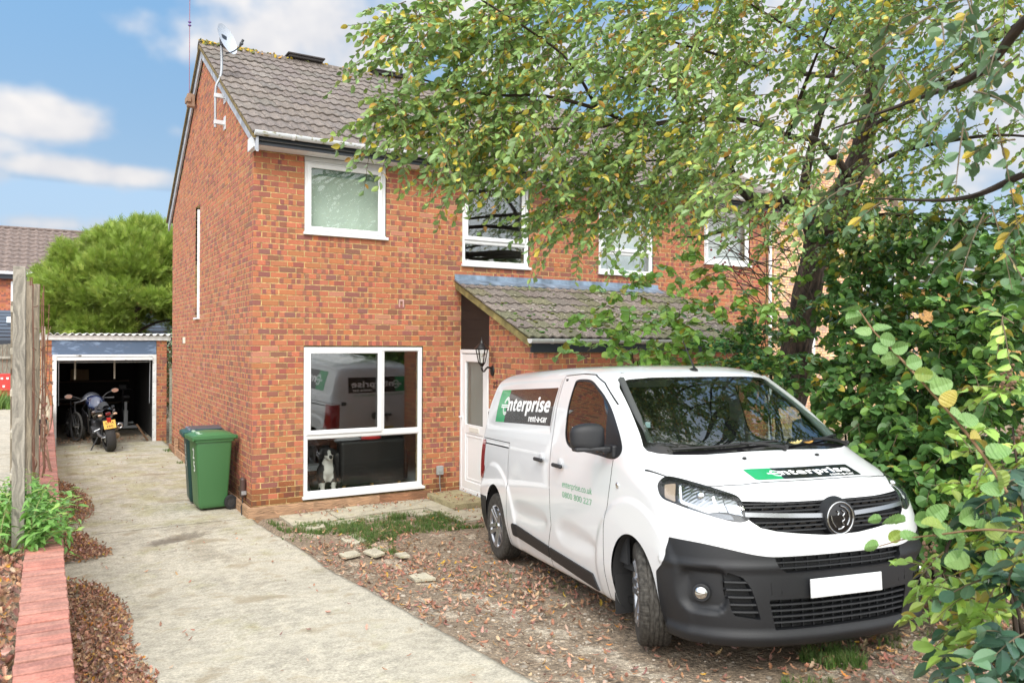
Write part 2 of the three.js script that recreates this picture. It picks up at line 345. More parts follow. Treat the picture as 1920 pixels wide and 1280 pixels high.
{
  // front wall: mortar core with openings, then the bricks
  const hole = (o) => [[o[0], o[2]], [o[1], o[2]], [o[1], Math.min(o[3], 4.9)], [o[0], Math.min(o[3], 4.9)]];
  const core = extrude([[0.0032, -0.2], [HW - 0.0032, -0.2], [HW - 0.0032, 4.93], [0.0032, 4.93]], 0.244, 0, frontOpen.slice(0, 5).map((o) => hole(o).reverse()));
  core.translate(0, 0, -0.2472);
  const front = part('wall', metric(core), M.mortar, house);
  layBricks(front, { u0: 0, u1: HW, y0: -0.05, y1: 4.9, frame: frontFrame(0), openings: frontOpen, cornerL: true, odd: 0, singles: 230, seed: 21, near: (u, v) => Math.hypot(u + 2.3, v - 2.3, 10.5) });
  // gable wall
  const out = [[0.2505, -0.2], [HD, -0.2], [HD, rakeY(HD)], [-RIDGE_Z, rakeY(-RIDGE_Z)], [0.2505, rakeY(0.2505)]];
  const g2 = extrude(out.map(([u, v]) => [-u, v]).reverse(), 0.244, 0, [[[-slotWin[1], slotWin[2]], [-slotWin[0], slotWin[2]], [-slotWin[0], slotWin[3]], [-slotWin[1], slotWin[3]]]]);
  g2.rotateY(Math.PI / 2).rotateX(0); // x -> -z
  g2.applyMatrix4(new THREE.Matrix4().makeScale(1, 1, -1)); // u along -z
  { const p = g2.attributes.position; for (let i = 0; i < p.count; i++) p.setZ(i, -Math.abs(p.getZ(i))); const idx = g2; idx.computeVertexNormals(); }
  g2.translate(0.0032, 0, 0);
  const gable = part('gable_wall', metric(g2), M.mortar, house);
  part('wall_end', box(0.0065, 0.25, -0.2, 4.86, -0.2505, -0.2502), M.mortar, gable);
  layBricks(gable, { u0: 0, u1: HD, y0: -0.05, y1: 7.3, frame: sideFrame(0), openings: [slotWin], odd: 1, cornerL: true, top: rakeY, singles: 60, seed: 22, near: (u, v) => u + Math.abs(v - 2.3) * 0.5 });
  // rear and far walls, floors and partitions close the rooms
  part('rear_wall', box(0.25, HW, -0.2, 4.9, -HD, -HD + 0.24), M.mortar, house);
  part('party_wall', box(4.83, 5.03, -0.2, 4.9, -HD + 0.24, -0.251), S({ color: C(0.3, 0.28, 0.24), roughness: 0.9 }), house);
  const farGable = extrude([[0, -0.2], [HD, -0.2], [HD, rakeY(HD)], [3.81, rakeY(3.81)], [0, rakeY(0)]], 0.24);
  farGable.rotateY(Math.PI / 2); farGable.translate(HW - 0.243, 0, 0);
  part('far_gable_wall', metric(farGable), M.mortar, house);
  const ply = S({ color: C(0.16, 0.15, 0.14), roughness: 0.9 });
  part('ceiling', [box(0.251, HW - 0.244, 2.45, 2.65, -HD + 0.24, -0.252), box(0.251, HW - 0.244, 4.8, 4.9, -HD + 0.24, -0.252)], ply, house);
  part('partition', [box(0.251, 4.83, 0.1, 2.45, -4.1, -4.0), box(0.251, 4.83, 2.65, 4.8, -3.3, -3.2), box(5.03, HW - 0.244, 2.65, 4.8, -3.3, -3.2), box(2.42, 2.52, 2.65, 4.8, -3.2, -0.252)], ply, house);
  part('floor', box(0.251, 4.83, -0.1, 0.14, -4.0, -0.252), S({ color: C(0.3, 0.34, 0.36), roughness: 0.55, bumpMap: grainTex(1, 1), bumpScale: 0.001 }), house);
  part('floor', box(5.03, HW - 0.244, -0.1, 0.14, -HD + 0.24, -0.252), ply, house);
}

// ------------------------------------------------------------------ roof tiles
const tileTex = pixelTex(1024, 1024, (u, v, x, y) => {
  const n = tileNoise(u, v, 10, 5, 3), m = tileNoise(u, v, 34, 4, 8), l = tileNoise(u, v, 46, 3, 12);
  let c = [0.445, 0.415, 0.4].map((q) => q * (1 + n * 0.35 + m * 0.5 + (hash2(x, y) - 0.5) * 0.22));
  if (l > 0.34) c = c.map((q, i) => lerp(q, [0.68, 0.64, 0.58][i], smooth(0.34, 0.46, l) * 0.8)); // pale lichen discs
  if (m < -0.3) c = c.map((q, i) => lerp(q, [0.23, 0.22, 0.18][i], smooth(-0.3, -0.5, m) * 0.7));
  return c;
}, true);
M.tile = S({ map: tileTex, roughness: 0.95, bumpMap: grainTex(3, 3), bumpScale: 0.003, vertexColors: true });
const TW = 0.3;
function tileGeo(seed, gauge, green = 0) {
  const r = mulberry(seed * 77 + 5), lap = 0.06, t = 0.02, n = 14, pos = [], uv = [], col = [], ox = r() * 4, oy = r() * 4;
  const f = (u) => { const p = (u / TW) * 2, q = p - Math.floor(p); return 0.02 * Math.pow(0.5 + 0.5 * Math.cos((q - 0.3) * 2 * Math.PI), 1.3); };
  const b = rr(0.8, 1.16, r), c = [b * rr(0.97, 1.05, r), b, b * rr(0.93, 1.0, r)];
  if (green) { c[0] *= 0.9; c[2] *= 0.72; }
  const P3 = (u, s, top) => [u, (s ? 0.004 : t + 0.006) + f(u) - (top ? 0 : s ? 0.004 : t), s ? -(gauge + lap) : 0.0]; // s = 0 at the lower edge
  const quad = (p) => { for (const q of [p[0], p[1], p[2], p[0], p[2], p[3]]) { pos.push(...q); uv.push(q[0] * 1.5 + ox, (q[2] + q[1]) * 1.5 + oy); col.push(...c); } };
  for (let i = 0; i < n; i++) {
    const a = (i / n) * (TW - 0.004), e = ((i + 1) / n) * (TW - 0.004);
    quad([P3(a, 0, 1), P3(e, 0, 1), P3(e, 1, 1), P3(a, 1, 1)]);
    quad([P3(a, 0, 0), P3(e, 0, 0), P3(e, 0, 1), P3(a, 0, 1)]);
  }
  quad([P3(0, 1, 0), P3(0, 0, 0), P3(0, 0, 1), P3(0, 1, 1)]); quad([P3(TW - 0.004, 0, 0), P3(TW - 0.004, 1, 0), P3(TW - 0.004, 1, 1), P3(TW - 0.004, 0, 1)]);
  const g = new THREE.BufferGeometry();
  g.setAttribute('position', new THREE.Float32BufferAttribute(pos, 3)); g.setAttribute('uv', new THREE.Float32BufferAttribute(uv, 2)); g.setAttribute('color', new THREE.Float32BufferAttribute(col, 3));
  g.computeVertexNormals(); return g;
}
// a slope of tiles: from (x, eave y, eave z) up at an angle
function laySlope(roof, { x0, x1, ey, ez, angle, length, rows, singles, seed = 3, green = 0, name = 'roof_tile' }) {
  const gauge = length / rows, kinds = Array.from({ length: 20 }, (_, i) => tileGeo(i + seed * 31, gauge, green && i % 5 < 2 ? 1 : 0)), r = mulberry(seed), list = [];
  for (let k = 0; k < rows; k++) for (let x = x0, i = 0; x < x1 - 0.05; x += TW, i++) {
    const s = k * gauge, y = ey + s * Math.sin(angle), z = ez - s * Math.cos(angle);
    const m = new THREE.Matrix4().makeRotationX(angle).setPosition(x, y + rr(-0.002, 0.003, r), z + rr(-0.006, 0.006, r));
    m.multiply(new THREE.Matrix4().makeRotationY(rr(-0.008, 0.008, r)));
    list.push([m, kinds[Math.floor(r() * kinds.length)], Math.hypot(x + 2.3, z - 10.5)]);
  }
  list.sort((a, b) => a[2] - b[2]);
  list.slice(0, singles).forEach(([m, g]) => part(name, g, M.tile, roof).applyMatrix4(m));
  const rest = list.slice(singles).map(([m, g]) => g.clone().applyMatrix4(m));
  if (rest.length) part(name + 's', mergeGeometries(rest), M.tile, roof, 'stuff');
}
const ridgeMoss = S({ color: C(0.3, 0.2, 0.035), roughness: 1 });
{
  const roof = node('roof', house), L = Math.hypot(RIDGE_Y - EAVE_Y, EAVE_Z - RIDGE_Z);
  laySlope(roof, { x0: -0.09, x1: HW + 0.1, ey: EAVE_Y + 0.02, ez: EAVE_Z + 0.03, angle: SLOPE, length: L - 0.02, rows: 14, singles: 210, seed: 3 });
  // decking under the tiles, both slopes; the rear slope is out of sight
  const deck = (z0, y0, z1, y1) => { const g = new THREE.BufferGeometry(); const X0 = -0.07, X1 = HW + 0.08, t = 0.05; g.setAttribute('position', new THREE.Float32BufferAttribute([X0, y0, z0, X1, y0, z0, X1, y1, z1, X0, y0, z0, X1, y1, z1, X0, y1, z1, X0, y0 - t, z0, X1, y1 - t, z1, X1, y0 - t, z0, X0, y0 - t, z0, X0, y1 - t, z1, X1, y1 - t, z1], 3)); g.computeVertexNormals(); return metric(g); };
  part('roof_deck', [deck(EAVE_Z, EAVE_Y - 0.005, RIDGE_Z, RIDGE_Y - 0.005), deck(-HD - 0.34, EAVE_Y + 0.02, RIDGE_Z, RIDGE_Y + 0.015)], S({ color: C(0.12, 0.11, 0.1), roughness: 1 }), roof);
  // ridge tiles
  const rg = new THREE.CylinderGeometry(0.12, 0.12, 0.44, 10, 1, true, -Math.PI / 2 - 0.2, Math.PI + 0.4); rg.rotateX(Math.PI / 2).rotateY(Math.PI / 2).rotateX(-Math.PI / 2);
  { const g = new THREE.CylinderGeometry(0.125, 0.125, 0.445, 12, 1, true, 0, Math.PI); g.rotateZ(Math.PI / 2); g.computeBoundingBox(); }
  const mk = (i) => {
    const pos = [], uv = [], col = [], n = 8, R = 0.13, c = rr(0.75, 1.1), t = 0.014;
    const q = (p) => { for (const v of [p[0], p[1], p[2], p[0], p[2], p[3]]) { pos.push(...v); uv.push(v[0] * 1.5 + i * 0.37, v[2] * 1.5 + v[1]); col.push(c, c * 0.98, c * 0.94); } };
    const pt = (x, k, r) => { const a = -0.25 + (k / n) * (Math.PI + 0.5); return [x, Math.sin(a) * r * 0.85, Math.cos(a) * r]; };
    for (let k = 0; k < n; k++) { q([pt(0, k, R), pt(0.448, k, R - 0.006), pt(0.448, k + 1, R - 0.006), pt(0, k + 1, R)]); q([pt(0, k, R - t), pt(0, k, R), pt(0, k + 1, R), pt(0, k + 1, R - t)]); }
    const g = new THREE.BufferGeometry(); g.setAttribute('position', new THREE.Float32BufferAttribute(pos, 3)); g.setAttribute('uv', new THREE.Float32BufferAttribute(uv, 2)); g.setAttribute('color', new THREE.Float32BufferAttribute(col, 3)); g.computeVertexNormals(); return g;
  };
  const mt = M.tile.clone(); mt.side = THREE.DoubleSide;
  for (let i = 0; i < 22; i++) { const m = part('ridge_tile', mk(i), mt, roof); m.position.set(-0.09 + i * 0.45, RIDGE_Y - 0.015 + rr(-0.006, 0.006), RIDGE_Z); }
  // moss and lichen tufts on the ridge
  const tuft = new THREE.IcosahedronGeometry(1, 1), mo = new THREE.InstancedMesh(tuft, S({ color: C(1, 1, 1), roughness: 1 }), 260), d = new THREE.Object3D(), r = mulberry(5);
  for (let i = 0; i < 260; i++) {
    const x = r() < 0.45 ? rr(-0.08, 0.9, r) : rr(0, 6.5, r), a = rr(0.3, 1.9, r);
    d.position.set(x, RIDGE_Y - 0.02 + Math.sin(a) * 0.115, RIDGE_Z + Math.cos(a) * 0.13); d.scale.set(rr(0.012, 0.05, r), rr(0.006, 0.018, r), rr(0.012, 0.035, r)); d.rotation.set(r(), r() * 6, r()); d.updateMatrix(); mo.setMatrixAt(i, d.matrix);
    mo.setColorAt(i, r() < 0.6 ? C(rr(0.35, 0.5, r), rr(0.22, 0.32, r), 0.03) : C(0.12, 0.13, 0.05));
  }
  mo.name = 'moss'; mo.userData.kind = 'stuff'; shade(mo); roof.add(mo);
  for (const x of [1.42, 3.02, 6.4]) {
    const v = part('ridge_vent', [box(x, x + 0.62, RIDGE_Y + 0.06, RIDGE_Y + 0.12, RIDGE_Z - 0.17, RIDGE_Z + 0.17, 0.02), box(x - 0.03, x + 0.65, RIDGE_Y + 0.105, RIDGE_Y + 0.135, RIDGE_Z - 0.2, RIDGE_Z + 0.2, 0.01)], S({ color: C(0.05, 0.045, 0.045), roughness: 0.8 }), roof);
  }
  // verge: mortar bedding under the edge tiles, then the white barge board on the gable
  const along = (x0, x1, lo, hi, mat, name, parent) => {
    const pts = [[EAVE_Z + 0.02, EAVE_Y], [RIDGE_Z, RIDGE_Y], [-HD - 0.36, EAVE_Y]];
    const poly = [...pts.map(([z, y]) => [z, y + hi]), ...pts.map(([z, y]) => [z, y + lo]).reverse()];
    const g = extrude(poly, x1 - x0, 0.002); g.rotateY(-Math.PI / 2); // (z, y) plane, depth along -x
    const p = g.attributes.position; for (let i = 0; i < p.count; i++) { const X = p.getX(i), Y = p.getY(i), Z = p.getZ(i); p.setXYZ(i, x1 + X, Y, Z); }
    g.computeVertexNormals(); return part(name, metric(g), mat, parent);
  };
  const bargeTex = pixelTex(256, 256, (u, v, x, y) => { const n = 0.85 + tileNoise(u, v, 6, 5, 2) * 0.35 + (hash2(x, y) - 0.5) * 0.06; return [0.77 * n, 0.79 * n, 0.83 * n]; }, true);
  along(-0.046, -0.018, -0.2, -0.022, S({ map: bargeTex, roughness: 0.6 }), 'barge_board', house);
  along(-0.088, -0.046, -0.032, 0.02, S({ map: mortarTex, color: C(0.42, 0.44, 0.42), roughness: 1, bumpMap: grainTex(5, 5), bumpScale: 0.006 }), 'verge', roof);
}
// gutters: half-round channels
function gutterGeo(x0, x1, y, z, R = 0.058) {
  const pos = [], n = 12; const t = 0.006;
  const q = (p) => { for (const v of [p[0], p[1], p[2], p[0], p[2], p[3]]) pos.push(...v); };
  const pt = (x, k, r) => { const a = Math.PI + (k / n) * Math.PI; return [x, y + Math.sin(a) * r, z + Math.cos(a) * r]; };
  for (let k = 0; k < n; k++) { q([pt(x0, k, R), pt(x1, k, R), pt(x1, k + 1, R), pt(x0, k + 1, R)]); q([pt(x0, k + 1, R - t), pt(x1, k + 1, R - t), pt(x1, k, R - t), pt(x0, k, R - t)]); for (const [x, s] of [[x0, 1], [x1, -1]]) { const c = [x, y, z]; for (const v of s > 0 ? [c, pt(x, k, R), pt(x, k + 1, R)] : [c, pt(x, k + 1, R), pt(x, k, R)]) pos.push(...v); } }
  q([pt(x0, 0, R), pt(x0, 0, R - t), pt(x1, 0, R - t), pt(x1, 0, R)]); q([pt(x0, n, R - t), pt(x0, n, R), pt(x1, n, R), pt(x1, n, R - t)]);
  const g = new THREE.BufferGeometry(); g.setAttribute('position', new THREE.Float32BufferAttribute(pos, 3)); g.computeVertexNormals(); return metric(g, 1);
}
const gutterTex = pixelTex(512, 128, (u, v, x, y) => { const n = tileNoise(u, v, 8, 5, 4), s = tileNoise(u * 1, v * 0.2, 24, 3, 6); let c = [0.83, 0.85, 0.87]; const g = smooth(0.06, 0.4, n + s * 0.5); c = c.map((q, i) => lerp(q, [0.5, 0.49, 0.33][i], g * 0.75)); return c; }, true, [1, 3]);
M.gutter = S({ map: gutterTex, roughness: 0.4 });
{
  part('soffit', box(-0.06, HW + 0.06, 4.835, 4.85, 0.001, 0.279), S({ color: C(0.7, 0.71, 0.72), roughness: 0.6 }), house);
  part('fascia', box(0.0, HW + 0.06, 4.832, 4.98, 0.279, 0.3), M.darkPaint, house);
  part('box_end', box(-0.062, -0.001, 4.8, 4.96, -0.06, 0.302, 0.003), S({ color: C(0.7, 0.72, 0.74), roughness: 0.55 }), house);
  const g = part('gutter', gutterGeo(-0.07, HW + 0.1, 4.985, 0.365), M.gutter, house);
  for (let x = 0.4; x < HW; x += 0.92) part('bracket', (() => { const b = gutterGeo(x, x + 0.035, 4.987, 0.365, 0.066); return b; })(), M.upvc, g);
}

// ------------------------------------------------------------------ white windows
function windowUnit(parent, { x0, x1, y0, y1, zf = -0.015, depth = 0.07, rails = [], panes, sill = true, head = 0, name = 'window', frame = null }) {
  const w = node(name, parent); if (frame) w.applyMatrix4(frame);
  const t = 0.05, parts = [];
  const ring = frameG(x1 - x0 - 0.004, y1 - y0 - 0.004, t, depth, 0.005); ring.translate((x0 + x1) / 2, (y0 + y1) / 2, zf - depth);
  parts.push(ring);
  for (const [a, b, c, d] of rails) parts.push(box(a, b, c, d, zf - depth + 0.002, zf - 0.002, 0.004));
  part('frame', parts, M.upvc, w);
  for (const p of panes) {
    const [a, b, c, d] = p.r;
    let inset = 0;
    if (p.sash) { const s = frameG(b - a, d - c, 0.06, 0.03, 0.007); s.translate((a + b) / 2, (c + d) / 2, zf - 0.008); part('sash', s, M.upvc, w); inset = 0.055; }
    else { const s = frameG(b - a + 0.01, d - c + 0.01, 0.018, 0.01, 0.003); s.translate((a + b) / 2, (c + d) / 2, zf - 0.022); part('bead', s, M.upvc, w); }
    const g = new THREE.PlaneGeometry(b - a - inset * 2 + 0.012, d - c - inset * 2 + 0.012); g.translate((a + b) / 2, (c + d) / 2, zf - 0.024 - (p.sash ? -0.012 : 0.004)); part('pane', g, p.clear ? M.glass : M.glazing, w); part('pane', g.clone().translate(0, 0, -0.02), p.clear ? M.glass : M.glazing, w);
  }
  if (sill) part('sill', [box(x0 - 0.02, x1 + 0.025, y0 - 0.035, y0 + 0.002, zf - 0.06, zf + 0.06, 0.004), box(x0 + 0.002, x1 - 0.002, y0 + 0.002, y0 + 0.016, zf - 0.05, zf + 0.03, 0.004)], M.upvc, w);
  if (head) part('head_board', box(x0, x1, y1, y1 + head, zf - 0.05, zf, 0.002), S({ color: C(0.68, 0.69, 0.71), roughness: 0.5 }), w);
  return w;
}
{
  // ground-floor picture window: opening light, side light, wide light below
  const a = lowWin[0] + 0.004, b = lowWin[1] - 0.004;
  windowUnit(house, { x0: a, x1: b, y0: 0.235, y1: 2.255, rails: [[a + 0.05, b - 0.05, 1.01, 1.075], [1.775, 1.825, 1.075, 2.2]],
    panes: [{ r: [a + 0.035, 1.79, 1.06, 2.225], sash: true }, { r: [1.825, b - 0.05, 1.075, 2.205] }, { r: [a + 0.05, b - 0.05, 0.285, 1.01], clear: true }] });
  const up = (m, mid) => {
    const f = (o) => (m ? mir(o) : o), [x0, x1, y0] = f(mid ? midWin : upWin), top = 4.775;
    const rails = mid ? [[x0 + 0.05, x1 - 0.05, 3.83, 3.885]] : [];
    const panes = mid ? [{ r: [x0 + 0.04, x1 - 0.075, 3.875, top - 0.03], sash: true }, { r: [x0 + 0.05, x1 - 0.06, y0 + 0.09, 3.83] }] : [{ r: [x0 + 0.035, x1 - 0.06, y0 + 0.06, top - 0.03], sash: true, clear: true }];
    windowUnit(house, { x0: x0 + 0.004, x1: x1 - 0.004, y0: y0 + 0.036, y1: top, rails, panes, head: 0.058 });
  };
  up(false, false); up(false, true); up(true, false); up(true, true);
  // tall narrow stair window in the gable wall, set back in its reveal
  windowUnit(house, { x0: -slotWin[1] + 0.003, x1: -slotWin[0] - 0.003, y0: slotWin[2] + 0.04, y1: slotWin[3] - 0.005, zf: -0.07, panes: [{ r: [-slotWin[1] + 0.05, -slotWin[0] - 0.05, slotWin[2] + 0.09, slotWin[3] - 0.06] }], sill: false, frame: new THREE.Matrix4().makeBasis(V3(0, 0, 1), V3(0, 1, 0), V3(-1, 0, 0)), name: 'stair_window' });
  part('sill', box(-0.035, 0.1, slotWin[2] - 0.0, slotWin[2] + 0.035, -slotWin[1] + 0.002, -slotWin[0] - 0.002, 0.004), M.upvc, house);
  part('window_edge', box(-0.038, 0.07, slotWin[2] + 0.036, slotWin[3] - 0.1, -slotWin[0] - 0.03, -slotWin[0] - 0.003, 0.003), M.upvc, house);
}
// curtains behind the upper windows
function curtainGeo(w, h, folds, depth, seed) {
  const g = new THREE.PlaneGeometry(w, h, 90, 24), p = g.attributes.position;
  for (let i = 0; i < p.count; i++) { const x = p.getX(i) / w + 0.5, y = p.getY(i) / h + 0.5; p.setZ(i, depth * (Math.sin(x * folds * 6.28 + seed + (1 - y) * 1.2 * (x - 0.3)) * (0.35 + 0.65 * smooth(0.45, 1, x)) + 0.5 * fbm(x * 4, y * 1.5, seed, 3))); }
  g.computeVertexNormals(); return g;
}
{
  const cloth = P({ color: C(0.62, 0.72, 0.64), roughness: 0.95, transmission: 0.2, thickness: 0, side: THREE.DoubleSide });
  const c = part('curtain', curtainGeo(1.12, 0.9, 3, 0.012, 1).translate(1.26, 4.2, -0.2), cloth, house);
  const band = part('curtain_heading', curtainGeo(1.12, 0.14, 3, 0.012, 1).translate(1.26, 4.7, -0.19), P({ color: C(0.3, 0.45, 0.4), roughness: 0.95, transmission: 0.2, thickness: 0, side: THREE.DoubleSide }), c);
  for (let i = 0; i < 6; i++) part('eyelet', new THREE.TorusGeometry(0.017, 0.008, 5, 10).scale(1.2, 1, 1).translate(0.84 + i * 0.165, 4.735, -0.165), M.black, c);
  // the neighbours' pale nets
  const net = P({ color: C(0.8, 0.83, 0.85), roughness: 0.95, transmission: 0.3, thickness: 0, side: THREE.DoubleSide });
  part('curtain', curtainGeo(1.1, 1.26, 5, 0.018, 2).translate(6.2, 4.16, -0.2), net, house);
  part('curtain', curtainGeo(1.1, 0.96, 6, 0.018, 3).translate(8.6, 4.3, -0.2), net, house);
}

// ------------------------------------------------------------------ the porch: lean-to roof, side door, boarded cheek
{
  const PX0 = 3.04, PX1 = 6.82, PZ = 2.05, ang = Math.atan2(0.85, 2.09), under = (z) => 3.16 - 0.407 * z;
  const pw = part('porch_wall', [box(PX0 + 0.0032, PX0 + 0.2, -0.2, 2.28, 0.87, PZ - 0.0032), box(PX0 + 0.2, PX1 - 0.006, -0.2, 2.3, PZ - 0.2, PZ - 0.0032), box(PX1 - 0.2, PX1 - 0.006, -0.2, 2.3, 0.001, PZ - 0.2)], M.mortar, house);
  { // the sloping top of the side walls
    const tri = extrude([[-PZ + 0.03, 2.28], [-0.88, 2.28], [-0.88, under(0.88) - 0.02], [-PZ + 0.03, under(PZ - 0.03) - 0.005]], 0.19); tri.rotateY(Math.PI / 2); tri.translate(PX0 + 0.0034, 0, 0); part('wall_top', metric(tri), M.mortar, pw);
  }
  const sf = new THREE.Matrix4().makeBasis(V3(0, 0, -1), V3(0, 1, 0), V3(-1, 0, 0)).setPosition(PX0, 0, 0);
  layBricks(pw, { u0: -PZ, u1: -0.875, y0: -0.05, y1: 3, frame: sf, odd: 1, cornerL: true, top: (u) => under(-u) - 0.01, seed: 31, singles: 10, near: (u, v) => -v });
  layBricks(pw, { u0: PX0, u1: PX1, y0: -0.05, y1: 2.3, frame: frontFrame(PZ), odd: 0, cornerL: true, seed: 32, singles: 0 });
  const roof = node('porch_roof', house);
  laySlope(roof, { x0: 2.93, x1: 6.95, ey: under(2.1) + 0.07, ez: 2.12, angle: ang, length: 2.24, rows: 7, singles: 55, seed: 9, green: 1 });
  const L = Math.hypot(2.1, 0.85);
  const slab = (x0, x1, lo, hi, name, mat, parent) => { const g = extrude([[-2.09, under(2.09) + lo], [-0.001, under(0) + lo], [-0.001, under(0) + hi], [-2.09, under(2.09) + hi]], x1 - x0); g.rotateY(Math.PI / 2); g.translate(x0, 0, 0); return part(name, metric(g), mat, parent); };
  slab(2.99, 6.87, 0.02, 0.055, 'roof_deck', S({ color: C(0.1, 0.09, 0.08), roughness: 1 }), roof);
  slab(2.945, 2.985, -0.035, 0.062, 'barge_board', S({ map: pixelTex(128, 128, (u, v, x, y) => { const n = 0.8 + tileNoise(u, v, 7, 4, 9) * 0.5; return [0.62 * n, 0.57 * n, 0.36 * n]; }, true), roughness: 0.9 }), house);
  // moss tufts on the tiles
  const tg = new THREE.IcosahedronGeometry(1, 1), mo = new THREE.InstancedMesh(tg, S({ color: C(1, 1, 1), roughness: 1 }), 420), d = new THREE.Object3D(), r = mulberry(15);
  for (let i = 0; i < 420; i++) { const z = r() < 0.6 ? rr(0.9, 2.05, r) : rr(0.15, 2, r), x = rr(3.0, 6.8, r); d.position.set(x, under(z) + 0.093 + rr(0, 0.02, r), z); const s = rr(0.008, 0.028, r); d.scale.set(s * rr(0.8, 1.8, r), s * 0.5, s); d.rotation.set(0, r() * 6, 0); d.updateMatrix(); mo.setMatrixAt(i, d.matrix); mo.setColorAt(i, r() < 0.7 ? C(rr(0.06, 0.13, r), rr(0.1, 0.17, r), 0.03) : C(0.45, 0.42, 0.36)); }
  mo.name = 'moss'; mo.userData.kind = 'stuff'; shade(mo); roof.add(mo);
  // lead flashing in three lapped lengths
  const lead = S({ map: pixelTex(256, 128, (u, v, x, y) => { const n = 0.9 + tileNoise(u, v, 5, 5, 21) * 0.5 + (hash2(x, y) - 0.5) * 0.08; return [0.53 * n, 0.6 * n, 0.68 * n]; }, true), roughness: 0.5, metalness: 0.25 });
  [[2.93, 4.02], [4.0, 5.46], [5.44, 6.9]].forEach(([a, b], i) => {
    const z = i * 0.001, pr = [[0.004 + z, 3.345], [0.012 + z, 3.345], [0.022 + z, 3.27], [0.05 + z, 3.262], [0.2 + z, 3.195], [0.195 + z, 3.18], [0.04, 3.24], [0.004, 3.25]];
    const g = extrude(pr.map(([q, y]) => [-q, y]), b - a); g.rotateY(Math.PI / 2); g.translate(a, 0, 0); part('flashing', metric(g), lead, roof);
  });
  part('fascia', box(2.99, 6.88, 2.2, 2.36, PZ + 0.001, PZ + 0.025), M.darkPaint, house);
  const gt = part('gutter', gutterGeo(2.93, 6.93, 2.375, PZ + 0.088, 0.06), S({ color: C(0.63, 0.65, 0.66), roughness: 0.45 }), house);
  for (let x = 3.25; x < 6.8; x += 0.75) part('bracket', gutterGeo(x, x + 0.035, 2.377, PZ + 0.088, 0.068), M.upvcOld, gt);
  // black shiplap boards above the door
  const cheek = node('cheek', house), dark = S({ color: C(0.012, 0.009, 0.008), roughness: 0.6, bumpMap: grainTex(2, 10), bumpScale: 0.002 });
  for (let k = 0; k < 7; k++) {
    const y0 = 2.225 + k * 0.142, y1 = y0 + 0.139;
    const zt = (y) => clamp((3.17 - y) / 0.407, 0.0, 0.872);
    const zz = zt(y1), zb = zt(y0); if (zb < 0.03) continue;
    const g = extrude([[-zb, y0], [-0.003, y0], [-0.003, y1], [-zz, y1]], 0.022, 0.003); g.rotateY(Math.PI / 2); g.translate(PX0 + 0.004 + 0.003, 0, 0); part('board', metric(g), dark, cheek);
  }
  // the door stands in the porch's side wall, facing left
  const door = node('door', house); door.applyMatrix4(new THREE.Matrix4().makeBasis(V3(0, 0, 1), V3(0, 1, 0), V3(-1, 0, 0)).setPosition(PX0, 0, 0)); // local x = along z
  const fr = frameG(0.865, 2.1, 0.055, 0.07, 0.006); fr.translate(0.4365, 1.17, -0.055); part('frame', fr, M.upvc, door);
  const leafF = frameG(0.765, 1.98, 0.115, 0.05, 0.008); leafF.translate(0.4365, 1.165, -0.045); 
  part('leaf', [leafF, box(0.16, 0.715, 0.99, 1.12, -0.043, 0.003, 0.006)], M.upvc, door);
  part('panel', [box(0.165, 0.71, 0.285, 0.995, -0.035, -0.012, 0.004), frameG(0.5, 0.66, 0.03, 0.012, 0.006).translate(0.4365, 0.635, -0.016)], M.upvc, door);
  const frosted = P({ color: C(0.72, 0.76, 0.74), transmission: 0.85, thickness: 0, roughness: 0.3, ior: 1.5 });
  part('pane', new THREE.PlaneGeometry(0.56, 0.98).translate(0.4365, 1.6, -0.02), frosted, door);
  const blind = []; for (let k = 0; k < 36; k++) blind.push(box(0.17, 0.7, 1.12 + k * 0.027, 1.142 + k * 0.027, -0.09, -0.086));
  part('blind', blind, S({ color: C(0.28, 0.31, 0.29), roughness: 0.8 }), door);
  part('letter_box', [box(0.3, 0.6, 1.02, 1.09, 0.002, 0.014, 0.005)], S({ color: C(0.72, 0.71, 0.66), roughness: 0.35 }), door);
  part('handle', [box(0.075, 0.1, 1.05, 1.28, 0.004, 0.014, 0.004), cyl([0.0875, 1.22, 0.01], [0.0875, 1.22, 0.05], 0.008), box(0.06, 0.1, 1.208, 1.232, 0.045, 0.06, 0.005)], M.upvc, door);
  part('threshold', [box(-0.05, 0.9, 0.065, 0.115, -0.06, 0.1, 0.006)], M.upvc, door);
  // dark hall behind the door
  part('hall', [box(PX0 + 0.2, 6.6, 2.46, 2.5, 0.0, 1.85), box(PX0 + 1.4, PX0 + 1.45, 0.05, 2.46, 0.001, 1.85)], S({ color: C(0.4, 0.38, 0.34), roughness: 0.9 }), house);
  part('hall_floor', box(PX0 + 0.05, PX0 + 1.4, 0.02, 0.1, 0.001, 1.85), S({ color: C(0.15, 0.12, 0.1), roughness: 0.8 }), house);
}
